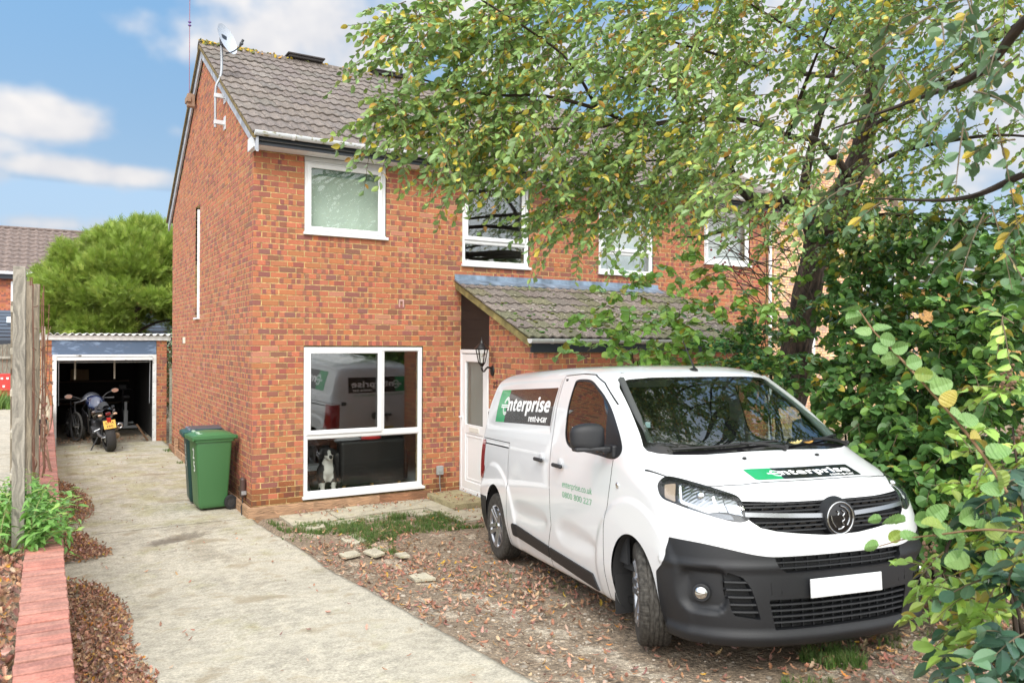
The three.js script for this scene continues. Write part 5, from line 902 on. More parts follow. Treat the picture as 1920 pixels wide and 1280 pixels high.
function cloud(name, tree, geo, mat, n, gen) { const m = new THREE.InstancedMesh(geo, mat, n), d = new THREE.Object3D(); for (let i = 0; i < n; i++) { const c = gen(d, i); d.updateMatrix(); m.setMatrixAt(i, d.matrix); m.setColorAt(i, c); } m.name = name; m.userData.kind = 'stuff'; shade(m); tree.add(m); return m; }
const bark = S({ map: pixelTex(256, 512, (u, v, x, y) => { const n = tileNoise(u, v, 6, 4, 131), f = fbm(u * 22 + n * 2, v * 9, 3, 4); return [0.23, 0.19, 0.16].map((q) => q * (1 + f * 1.1 + n * 0.3)); }, true, [1, 0.6]), bumpMap: pixelTex(256, 512, (u, v) => { const f = 0.5 + fbm(u * 22, v * 9, 3, 4) * 0.9; return [f, f, f]; }, false, [1, 0.6]), bumpScale: 0.02, roughness: 1 });
{
  const t = thing('conifer_tree', 'large bright green bushy conifer rising behind the garage roof', 'tree', [0.1, 0, -18]), r = mulberry(71);
  const blobs = [[0, 3.6, 0, 2.5, 2.9]]; for (let k = 0; k < 120; k++) { const a = r() * 6.283, e = rr(-0.5, 1.45, r); const q = rr(0.8, 1.12, r); blobs.push([Math.cos(a) * Math.cos(e) * 2.35 * q + (e > 0.9 ? 0.5 : 0), 3.5 + Math.sin(e) * 2.25 * q, Math.sin(a) * Math.cos(e) * 2.1 * q, rr(0.25, 0.7, r), rr(0.25, 0.6, r)]); }
  part('trunk', [limb([[0, -0.1, 0], [0.05, 2, 0], [0, 4.4, 0]], [0.28, 0.2, 0.06], 10), ...Array.from({ length: 14 }, (_, i) => limb([[0, 1.3 + i * 0.25, 0], [Math.cos(i * 2.4) * 1, 1.6 + i * 0.28, Math.sin(i * 2.4)], [Math.cos(i * 2.4) * 2, 1.8 + i * 0.26, Math.sin(i * 2.4) * 2]], [0.06, 0.04, 0.015], 5))], bark, t);
  cloud('crown', t, spray(2), leafy(1, 1, 1, 0.3), 52000, (d) => {
    const b = blobs[1 + Math.floor(r() * (blobs.length - 1))], a = r() * 6.283, z = rr(-1, 1, r), q = Math.sqrt(1 - z * z), s = Math.pow(r(), 0.35), n = V3(Math.cos(a) * q, z, Math.sin(a) * q);
    d.position.set(b[0] + n.x * b[3] * s, b[1] + n.y * b[4] * s, b[2] + n.z * b[3] * s); const out = n.clone().multiplyScalar(0.6).add(V3(b[0], b[1] - 3.2, b[2]).multiplyScalar(0.35)).add(V3(0, 0.5, 0)).normalize();
    d.quaternion.setFromUnitVectors(V3(1, 0, 0), out); d.rotateX(r() * 6.28); d.rotateY(rr(-0.9, 0.9, r)); d.rotateZ(rr(-0.7, 0.5, r)); d.scale.setScalar(rr(0.17, 0.42, r)); const k = rr(0.75, 1.25, r); return r() < 0.8 ? C(0.25 * k, 0.36 * k, 0.05 * k) : C(0.36 * k, 0.44 * k, 0.08 * k);
  });
  const v = thing('variegated_shrub', 'pale variegated shrub at the right end of the garage roof', 'shrub', [0.75, 0, -11.6]); part('stem', [limb([[0, 0, 0], [0.05, 1, 0], [-0.05, 2.2, 0]], [0.03, 0.02, 0.008], 6), limb([[0, 0.2, 0], [-0.2, 1.2, 0.1], [-0.3, 2.1, 0.15]], [0.025, 0.015, 0.006], 6)], bark, v);
  cloud('foliage', v, lanceLeaf(0.5, 0.3), leafy(1, 1, 1, 0.3), 2600, (d) => { const a = r() * 6.28, z = rr(-1, 1, r), q = Math.sqrt(1 - z * z), s = Math.pow(r(), 0.4); d.position.set(Math.cos(a) * q * 0.62 * s, 1.45 + z * 1.35 * s, Math.sin(a) * q * 0.6 * s); d.rotation.set(r() * 6, r() * 6, r() * 6); d.scale.setScalar(rr(0.05, 0.1, r)); const k = rr(0.8, 1.2, r); return r() < 0.5 ? C(0.42 * k, 0.47 * k, 0.3 * k) : C(0.14 * k, 0.23 * k, 0.08 * k); });
}
// ------------------------------------------------------------------ bins, lamp, dish, aerial, small fittings
function bin(name, label, pos, turn, body, lidC, lid2) {
  const b = thing(name, label, 'wheelie bin', pos, turn, 'wheelie bins by the side wall');
  const m = S({ color: body, roughness: 0.42, bumpMap: grainTex(6, 6), bumpScale: 0.0006 }), ml = S({ color: lidC, roughness: 0.38, bumpMap: grainTex(6, 6), bumpScale: 0.0006 });
  // x runs from the front (-) to the wheels and handle (+); tapered tub
  const tub = (y0, y1, a0, b0, a1, b1, w0, w1) => { const g = new RoundedBoxGeometry(1, 1, 1, 3, 0.08), p = g.attributes.position; for (let i = 0; i < p.count; i++) { const t = p.getY(i) + 0.5, x = p.getX(i) + 0.5; p.setXYZ(i, lerp(lerp(a0, a1, t), lerp(b0, b1, t), x), lerp(y0, y1, t), p.getZ(i) * lerp(w0, w1, t)); } g.computeVertexNormals(); return toCreasedNormals(g, 0.7); };
  part('tub', [tub(0.03, 0.97, -0.24, 0.2, -0.3, 0.27, 0.42, 0.5), tub(0.93, 0.985, -0.325, 0.3, -0.33, 0.3, 0.53, 0.54)], m, b);
  part('axle', cyl([0.24, 0.1, -0.24], [0.24, 0.1, 0.24], 0.012), M.steel, b);
  const l = part('lid', (() => { const g = new THREE.BoxGeometry(0.66, 0.03, 0.56, 16, 1, 14), p = g.attributes.position; for (let i = 0; i < p.count; i++) { const x = p.getX(i) / 0.33, z = p.getZ(i) / 0.28; let y = p.getY(i) + 0.05 * (1 - Math.pow(Math.abs(x), 3)) * (1 - Math.pow(Math.abs(z), 4)); if (p.getY(i) < 0 && Math.abs(x) < 0.97 && Math.abs(z) < 0.97) y -= 0.0; p.setY(i, y); } g.computeVertexNormals(); return toCreasedNormals(g, 0.8).translate(-0.02, 1.005, 0); })(), ml, b);
  part('rim', [box(-0.36, -0.335, 0.955, 1.012, -0.28, 0.28, 0.008), box(-0.345, 0.31, 0.972, 1.008, -0.286, -0.268, 0.006), box(-0.345, 0.31, 0.972, 1.008, 0.268, 0.286, 0.006)], ml, l);
  part('lid_grip', [new RoundedBoxGeometry(0.05, 0.03, 0.1, 2, 0.012).translate(-0.25, 1.055, 0.14), new RoundedBoxGeometry(0.05, 0.03, 0.1, 2, 0.012).translate(-0.25, 1.055, -0.14), new RoundedBoxGeometry(0.12, 0.025, 0.42, 2, 0.012).translate(-0.2, 1.04, 0)], lid2 ?? ml, l);
  part('handle', [cyl([0.34, 0.99, -0.22], [0.34, 0.99, 0.22], 0.017), box(0.27, 0.355, 0.96, 1.015, 0.18, 0.25, 0.012), box(0.27, 0.355, 0.96, 1.015, -0.25, -0.18, 0.012)], m, b);
  for (const s of [1, -1]) { const w = node('wheel', b, [0.24, 0.1, s * 0.25]); part('tyre', new THREE.LatheGeometry([[0.06, -0.025], [0.09, -0.027], [0.1, -0.018], [0.1, 0.018], [0.09, 0.027], [0.06, 0.025]].map((q) => new THREE.Vector2(...q)), 32).rotateX(Math.PI / 2), M.rubber, w); const sp = [new THREE.CylinderGeometry(0.062, 0.062, 0.03, 24).rotateX(Math.PI / 2), new THREE.CylinderGeometry(0.02, 0.02, 0.06, 14).rotateX(Math.PI / 2)]; for (let k = 0; k < 6; k++) sp.push(box(-0.006, 0.006, 0.02, 0.06, -0.02, 0.02, 0.002).rotateZ(k * 1.047)); part('hub', sp, S({ color: C(0.04, 0.04, 0.042), roughness: 0.5 }), w); }
  b.scale.set(0.84, 1, 0.9);
  return b;
}
{
  const g1 = bin('wheelie_bin', 'bright green wheelie bin painted with the white number 25, nearer the house corner', [-0.345, 0.03, -0.9], 0.06, C(0.05, 0.155, 0.055), C(0.05, 0.165, 0.06), S({ color: C(0.35, 0.48, 0.38), roughness: 0.35 }));
  const t = ctex(128, 256, (c) => { c.clearRect(0, 0, 128, 256); c.fillStyle = '#e8ece6'; c.font = 'bold 150px sans-serif'; c.textAlign = 'center'; c.save(); c.translate(64, 120); c.rotate(0); c.fillText('2', -12, 0); c.restore(); c.fillText('5', 62, 250); });
  const tm = new THREE.MeshStandardMaterial({ map: t, transparent: true, alphaTest: 0.5, roughness: 0.6 });
  const num = new THREE.PlaneGeometry(0.16, 0.34).rotateY(-Math.PI / 2).rotateZ(0.066).translate(-0.2885, 0.69, 0.06); part('number', num, tm, g1);
  const g2 = bin('wheelie_bin', 'dark green wheelie bin with a grey blue lid, standing behind the bright green one', [-0.36, 0.03, -1.45], -0.05, C(0.012, 0.05, 0.045), C(0.02, 0.075, 0.065), S({ color: C(0.13, 0.15, 0.2), roughness: 0.35 }));
  part('lid_cover', (() => { const g = new RoundedBoxGeometry(0.5, 0.03, 0.44, 2, 0.012); return g.translate(0.02, 1.055, 0); })(), S({ color: C(0.06, 0.068, 0.085), roughness: 0.4 }), g2);
  part('number', num.clone(), tm, g2);
}
// wall lantern beside the door
{
  const L = thing('wall_lantern', 'black six sided carriage lantern on the porch wall beside the door', 'lantern'), x = 2.87, z = 0.98, y = 1.98, bk = S({ color: C(0.012, 0.012, 0.013), roughness: 0.35 });
  part('wall_plate', [new THREE.SphereGeometry(0.06, 18, 10).scale(0.35, 1.25, 1).translate(3.038, y - 0.05, z)], bk, L);
  part('arm', [limb([[3.03, y - 0.02, z], [2.96, y - 0.0, z], [2.9, y - 0.06, z], [x, y - 0.02, z]], [0.016, 0.013, 0.013, 0.014], 8)], bk, L);
  const six = (r, yy) => Array.from({ length: 6 }, (_, i) => V3(x + Math.cos(i * 1.0472 + 0.52) * r, yy, z + Math.sin(i * 1.0472 + 0.52) * r)), lo = six(0.042, y + 0.06), hi = six(0.082, y + 0.25), bars = []; for (let i = 0; i < 6; i++) bars.push(cyl(lo[i], hi[i], 0.007, 0.007, 6), cyl(lo[i], lo[(i + 1) % 6], 0.006, 0.006, 6), cyl(hi[i], hi[(i + 1) % 6], 0.007, 0.007, 6)); part('cage', bars, bk, L);
  part('roof', [new THREE.CylinderGeometry(0.03, 0.115, 0.085, 6).translate(x, y + 0.3, z), new THREE.CylinderGeometry(0.018, 0.034, 0.035, 8).translate(x, y + 0.355, z), new THREE.CylinderGeometry(0.004, 0.012, 0.05, 8).translate(x, y + 0.395, z)], bk, L); part('base', [new THREE.CylinderGeometry(0.05, 0.018, 0.05, 8).translate(x, y + 0.035, z), new THREE.SphereGeometry(0.016, 10, 8).translate(x, y - 0.01, z), new THREE.CylinderGeometry(0.006, 0.002, 0.04, 8).translate(x, y - 0.035, z)], bk, L);
  for (let i = 0; i < 6; i++) { const a = lo[i], b = lo[(i + 1) % 6], c = hi[(i + 1) % 6], d = hi[i], g = new THREE.BufferGeometry(); g.setAttribute('position', new THREE.Float32BufferAttribute([a, b, c, a, c, d].flatMap((p) => [p.x, p.y, p.z]), 3)); g.computeVertexNormals(); part('pane', metric(g), M.glass, L); }
  part('bulb', [new THREE.SphereGeometry(0.028, 14, 10).translate(x, y + 0.17, z), new THREE.CylinderGeometry(0.016, 0.018, 0.07, 10).translate(x, y + 0.1, z)], S({ color: C(0.75, 0.73, 0.7), roughness: 0.3 }), L);
}
// door number, key box
{
  const t = ctex(128, 96, (c) => { c.clearRect(0, 0, 128, 96); c.fillStyle = '#2a2426'; c.font = 'bold 96px serif'; c.textAlign = 'center'; c.fillText('25', 64, 82); }), m = new THREE.MeshStandardMaterial({ map: t, transparent: true, alphaTest: 0.5, roughness: 0.5 });
  solo('house_number', new THREE.PlaneGeometry(0.15, 0.115).rotateY(-Math.PI / 2).translate(3.034, 1.74, 1.07), m, 'small dark house number on the porch brickwork below the lantern', 'house number');
  const k = thing('bell_push', 'small white plate with a dark button beside the door', 'bell'); part('plate', box(3.018, 3.038, 1.27, 1.4, 0.9, 0.965, 0.004), M.upvc, k); part('button', box(3.012, 3.02, 1.31, 1.36, 0.915, 0.95, 0.003), M.black, k);
  const s = thing('outdoor_socket', 'grey outdoor socket box with a hanging cable between window and door', 'socket'); part('box', [new RoundedBoxGeometry(0.1, 0.13, 0.06, 2, 0.012).translate(2.69, 0.44, 0.03), box(2.66, 2.72, 0.42, 0.46, 0.055, 0.068, 0.004)], S({ color: C(0.33, 0.35, 0.35), roughness: 0.5 }), s); part('cable', tube([[2.69, 0.37, 0.03], [2.685, 0.25, 0.035], [2.7, 0.15, 0.03], [2.69, 0.05, 0.05]], 0.008, 6), S({ color: C(0.25, 0.26, 0.26), roughness: 0.6 }), s);
  const d = thing('cable_cover', 'brown rounded box with a black cable low on the house corner', 'cable box'); part('cover', new RoundedBoxGeometry(0.075, 0.27, 0.11, 3, 0.034).translate(-0.04, 0.37, -0.36), S({ color: C(0.075, 0.045, 0.04), roughness: 0.4 }), d); part('cable', tube([[-0.04, 0.25, -0.36], [-0.05, 0.17, -0.33], [-0.075, 0.12, -0.28], [-0.08, 0.02, -0.22]], 0.008, 6), M.black, d); part('clip', box(-0.07, -0.005, 0.28, 0.33, -0.31, -0.285, 0.004), M.galv, d);
  const v = solo('wall_vent', [box(-0.03, 0.0, 2.29, 2.41, -5.9, -5.76, 0.004), ...[0, 1, 2].map((i) => box(-0.036, -0.029, 2.31 + i * 0.03, 2.32 + i * 0.03, -5.88, -5.78))], S({ color: C(0.72, 0.68, 0.58), roughness: 0.6 }), 'cream vent cover on the gable wall near its far end', 'vent');
  const hk = solo('wall_scar', [box(2.04, 2.06, 2.83, 2.93, 0, 0.006), box(2.1, 2.12, 2.83, 2.93, 0, 0.006), box(2.04, 2.12, 2.915, 2.94, 0, 0.007)], S({ color: C(0.55, 0.33, 0.3), roughness: 0.9 }), 'pale bracket shaped mark on the front brickwork left of the porch', 'bracket');
  const dp = thing('downpipe', 'white downpipe at the right end of the house front', 'downpipe'); part('pipe', [cyl([9.68, 0.1, 0.06], [9.68, 4.5, 0.06], 0.034, 0.034, 14), limb([[9.68, 4.5, 0.06], [9.69, 4.68, 0.12], [9.72, 4.85, 0.3], [9.72, 4.95, 0.36]], [0.034, 0.034, 0.034], 12)], M.upvc, dp); for (const y of [1.2, 2.8, 4.3]) part('clip', box(9.63, 9.73, y, y + 0.03, 0.0, 0.1, 0.004), M.upvc, dp);
}
// satellite dish on a cranked pole on the gable
{
  const d = thing('satellite_dish', 'grey satellite dish on a cranked pole fixed to the gable brickwork', 'satellite dish'), gm = S({ color: C(0.5, 0.54, 0.6), roughness: 0.42, metalness: 0.15, side: THREE.DoubleSide });
  part('pole', [tube([[-0.14, 5.55, -1.92], [-0.14, 5.85, -1.92], [-0.14, 6.08, -1.92], [-0.13, 6.18, -1.91], [-0.08, 6.3, -1.9], [-0.06, 6.42, -1.9], [-0.06, 6.8, -1.9]], 0.019, 10, 60)], S({ color: C(0.4, 0.42, 0.45), roughness: 0.5, metalness: 0.6 }), d);
  for (const y of [5.63, 6.03]) part('bracket', [box(-0.012, -0.0, y - 0.1, y + 0.1, -1.99, -1.85, 0.003), box(-0.16, -0.01, y - 0.03, y + 0.03, -1.95, -1.89, 0.004)], S({ color: C(0.62, 0.64, 0.67), roughness: 0.5 }), d);
  const dish = node('dish', d, [-0.02, 6.86, -1.83]); dish.rotation.set(0, 0.72, 0); dish.scale.setScalar(0.62); // faces right and towards the viewer
  const g = new THREE.SphereGeometry(0.75, 30, 14, 0, 6.283, 0, 0.5).rotateX(Math.PI / 2).scale(0.92, 1.08, 0.9).translate(0, 0, -0.66); { const p = g.attributes.position; for (let i = 0; i < p.count; i++) p.setZ(i, -p.getZ(i)); g.computeVertexNormals(); }
  part('reflector', g.rotateX(-0.32).translate(0, 0, 0), gm, dish);
  part('arm', [limb([[0, -0.33, 0.02], [0, -0.3, 0.25], [0, -0.18, 0.46]], [0.017, 0.014, 0.014], 8)], M.darkPaint, dish); part('receiver', [cyl([0, -0.2, 0.42], [0, -0.05, 0.52], 0.032, 0.03, 14), new THREE.SphereGeometry(0.045, 14, 10).translate(0, -0.14, 0.47)], S({ color: C(0.06, 0.065, 0.075), roughness: 0.5 }), dish); part('back_bracket', box(-0.09, 0.09, -0.14, 0.12, -0.1, -0.02, 0.01), M.darkPaint, dish);
  const a = thing('whip_aerial', 'thin reddish wire aerial rising from a clamp on the gable roof edge', 'aerial'), rm = S({ color: C(0.28, 0.1, 0.14), roughness: 0.6 }); part('wire', cyl([-0.12, 6.72, -4.6], [-0.12, 9.6, -4.6], 0.006), rm, a); for (const y of [8.02, 8.08, 8.5, 9.02, 9.1]) part('bead', new THREE.SphereGeometry(0.03, 10, 8).scale(1, 0.7, 1).translate(-0.12, y, -4.6), S({ color: C(0.16, 0.1, 0.3), roughness: 0.5 }), a); part('clamp', [box(-0.16, -0.03, 6.55, 6.78, -4.66, -4.54, 0.01), box(-0.18, -0.1, 6.62, 6.72, -4.72, -4.5, 0.01)], S({ color: C(0.3, 0.2, 0.14), roughness: 0.9 }), a);
}
// ------------------------------------------------------------------ inside the front room: dog, chair, shelf
{
  const r = thing('armchair', 'black leather armchair seen from behind through the low window', 'armchair', [1.93, 0.08, -0.95]), lm = S({ color: C(0.022, 0.02, 0.02), roughness: 0.4, bumpMap: grainTex(4, 4), bumpScale: 0.002 });
  part('back', [new RoundedBoxGeometry(1.05, 0.66, 0.2, 3, 0.06).translate(0, 0.45, 0.18)], lm, r); part('seat', new RoundedBoxGeometry(1.0, 0.3, 0.75, 3, 0.06).translate(0, 0.3, -0.25), lm, r); for (const s of [1, -1]) part('arm', new RoundedBoxGeometry(0.18, 0.5, 0.85, 3, 0.06).translate(s * 0.5, 0.37, -0.2), lm, r); for (const x of [-0.44, 0, 0.44]) part('leg', cyl([x, 0, 0.2], [x, 0.14, 0.2], 0.022, 0.03, 10), S({ color: C(0.5, 0.3, 0.12), roughness: 0.5 }), r); part('leg', cyl([-0.42, 0, -0.55], [-0.42, 0.14, -0.55], 0.03), lm, r); part('leg', cyl([0.42, 0, -0.55], [0.42, 0.14, -0.55], 0.03), lm, r);
  solo('red_cushion', new THREE.SphereGeometry(0.16, 20, 12).scale(1, 0.45, 0.6).translate(1.95, 0.87, -0.85), S({ color: C(0.5, 0.02, 0.02), roughness: 0.8 }), 'red cushion lying on top of the black armchair', 'cushion');
  solo('grey_throw', new THREE.SphereGeometry(0.18, 20, 12).scale(1.2, 0.3, 0.7).translate(1.6, 0.85, -0.9), S({ color: C(0.25, 0.25, 0.27), roughness: 0.95 }), 'crumpled grey cloth lying on the black armchair beside the red cushion', 'cloth');
  const t = thing('wooden_table', 'dark wooden table with a lower shelf behind the dog in the window', 'table', [1.0, 0.14, -1.7]), wm = S({ map: woodTex(0.36, 0.2, 0.12, 141), roughness: 0.5 }); part('tabletop', box(-0.75, 0.6, 0.74, 0.79, -0.45, 0.45, 0.01), S({ color: C(0.09, 0.06, 0.045), roughness: 0.25 }), t); for (const x of [-0.65, 0.5]) for (const z of [-0.38, 0.38]) part('leg', box(x - 0.05, x + 0.05, 0, 0.74, z - 0.05, z + 0.05, 0.006), wm, t); part('shelf', [box(-0.6, 0.45, 0.16, 0.22, -0.4, 0.4, 0.005), box(-0.6, 0.45, 0.6, 0.73, 0.34, 0.38, 0.004)], wm, t);
  solo('paper_stack', [box(1.0, 1.4, 0.362, 0.41, -1.6, -1.3, 0.003).rotateY(0), box(1.05, 1.38, 0.412, 0.43, -1.62, -1.32, 0.003)], S({ color: C(0.7, 0.71, 0.75), roughness: 0.8 }), 'stack of white papers on the low wooden shelf behind the dog', 'papers');
  solo('wall_radiator', [box(4.0, 4.7, 0.25, 0.85, -0.33, -0.27, 0.02)], M.upvc, 'white radiator beneath the inner window edge at the right', 'radiator');
}
{
  // the dog: sitting, facing the viewer; built as one skin
  const dog = thing('dog', 'black and white dog sitting behind the glass looking out', 'dog', [1.12, 0.142, -0.4], 0.0);
  const bones = [ // [a, b, ra, rb]
    [[0, 0.16, -0.2], [0, 0.2, -0.12], 0.12, 0.13], [[0, 0.2, -0.12], [0, 0.36, -0.02], 0.13, 0.115], [[0, 0.36, -0.02], [0, 0.47, 0.0], 0.11, 0.075], [[0, 0.47, 0.0], [0, 0.55, 0.03], 0.075, 0.065],
    [[0.075, 0.36, 0.0], [0.078, 0.22, 0.05], 0.055, 0.037], [[0.078, 0.22, 0.05], [0.08, 0.05, 0.075], 0.034, 0.026], [[0.08, 0.03, 0.08], [0.085, 0.022, 0.12], 0.028, 0.024],
    [[-0.075, 0.36, 0.0], [-0.078, 0.22, 0.05], 0.055, 0.037], [[-0.078, 0.22, 0.05], [-0.08, 0.05, 0.075], 0.034, 0.026], [[-0.08, 0.03, 0.08], [-0.085, 0.022, 0.12], 0.028, 0.024],
    [[0.09, 0.15, -0.2], [0.16, 0.17, -0.03], 0.095, 0.065], [[0.16, 0.17, -0.03], [0.15, 0.05, -0.12], 0.055, 0.035], [[0.15, 0.035, -0.12], [0.15, 0.025, 0.03], 0.03, 0.026],
    [[-0.09, 0.15, -0.2], [-0.16, 0.17, -0.03], 0.095, 0.065], [[-0.16, 0.17, -0.03], [-0.15, 0.05, -0.12], 0.055, 0.035], [[-0.15, 0.035, -0.12], [-0.15, 0.025, 0.03], 0.03, 0.026],
    [[0, 0.1, -0.3], [0.12, 0.04, -0.36], 0.035, 0.02]];
  const headB = [[[0, 0.6, 0.0], [0, 0.595, 0.05], 0.082, 0.078], [[0, 0.575, 0.08], [0, 0.56, 0.155], 0.048, 0.038], [[0, 0.565, 0.16], [0, 0.57, 0.168], 0.022, 0.02], [[0, 0.54, 0.09], [0, 0.535, 0.14], 0.03, 0.026], [[0.035, 0.62, 0.06], [0.035, 0.622, 0.065], 0.032, 0.03], [[-0.035, 0.62, 0.06], [-0.035, 0.622, 0.065], 0.032, 0.03], [[0.07, 0.645, -0.01], [0.1, 0.6, 0.0], 0.026, 0.024], [[0.1, 0.6, 0.0], [0.108, 0.535, 0.015], 0.026, 0.014], [[-0.07, 0.645, -0.01], [-0.1, 0.6, 0.0], 0.026, 0.024], [[-0.1, 0.6, 0.0], [-0.108, 0.535, 0.015], 0.026, 0.014]];
  const field = (list, c, size, res, k) => {
    const mc = new MarchingCubes(res, new THREE.MeshBasicMaterial(), false, false, 200000); mc.isolation = 0; const h = size / 2, step = (2 * h) / res;
    for (let z = 0; z < res; z++) for (let y = 0; y < res; y++) for (let x = 0; x < res; x++) {
      const p = [c[0] - h + (x) * step, c[1] - h + (y) * step, c[2] - h + (z) * step]; let s = 0;
      for (const [a, b, ra, rb] of list) { const d = [b[0] - a[0], b[1] - a[1], b[2] - a[2]], q = [p[0] - a[0], p[1] - a[1], p[2] - a[2]], t = clamp((q[0] * d[0] + q[1] * d[1] + q[2] * d[2]) / (d[0] ** 2 + d[1] ** 2 + d[2] ** 2)), v = Math.hypot(q[0] - d[0] * t, q[1] - d[1] * t, q[2] - d[2] * t) - lerp(ra, rb, t); s += Math.exp(-v * k); }
      mc.field[z * res * res + y * res + x] = Math.log(s + 1e-30) / k;
    }
    mc.update(); const n = mc.count, pos = new Float32Array(n * 3), src = mc.positionArray; for (let i = 0; i < n; i++) for (let q = 0; q < 3; q++) pos[i * 3 + q] = c[q] + src[i * 3 + q] * h + 0; const g = new THREE.BufferGeometry(); g.setAttribute('position', new THREE.BufferAttribute(pos, 3)); const m = mergeVertices(g, 1e-4); m.computeVertexNormals(); return m.toNonIndexed();
  };
  const g = mergeGeometries([field([...bones, headB[0]], [0, 0.34, -0.1], 0.8, 72, 60), field([...headB, bones[3]], [0, 0.58, 0.05], 0.34, 72, 110)]);
  const p = g.attributes.position, col = new Float32Array(p.count * 3), tuck = (x, y, z) => fbm(x * 18, y * 18, z * 18, 3) * 0.03;
  for (let i = 0; i < p.count; i++) {
    const x = p.getX(i), y = p.getY(i), z = p.getZ(i), n = tuck(x, y, z); let c = [0.012, 0.011, 0.012];
    const ax = Math.abs(x);
    const chest = z > 0.0 && y > 0.2 && y < 0.52 && ax + n < 0.07 - Math.max(0, 0.27 - y) * 0.4, legs = z > -0.01 && y < 0.2 + n && ax > 0.045 && ax < 0.125 && y < 0.2, feet = y < 0.04 && z > -0.02, blaze = z > 0.07 && y > 0.55 && ax + n < 0.013 + Math.max(0, z - 0.1) * 0.5 && y < 0.66, chin = z > 0.07 && y < 0.545 && y > 0.49, mz = z > 0.1 && y < 0.585 && ax > 0.012;
    if (chest || legs || feet || blaze || mz || chin) c = [0.55, 0.53, 0.5];
    if (Math.hypot(x, y - 0.575, z - 0.19) < 0.028) c = [0.01, 0.009, 0.009];
    if (!chest && y > 0.2 && y < 0.34 && ax > 0.07 && n > 0.004) c = [0.07, 0.035, 0.02];
    col.set(c, i * 3);
  }
  g.setAttribute('color', new THREE.BufferAttribute(col, 3)); part('body', g, S({ vertexColors: true, roughness: 0.75 }), dog);
  for (const s of [1, -1]) part('eye', new THREE.SphereGeometry(0.011, 12, 8).translate(s * 0.036, 0.618, 0.091), P({ color: C(0.02, 0.01, 0.006), roughness: 0.05, clearcoat: 1 }), dog);
  part('nose', new THREE.SphereGeometry(0.019, 14, 10).scale(1.1, 0.8, 0.7).translate(0, 0.577, 0.188), P({ color: C(0.01, 0.01, 0.01), roughness: 0.3 }), dog);
}
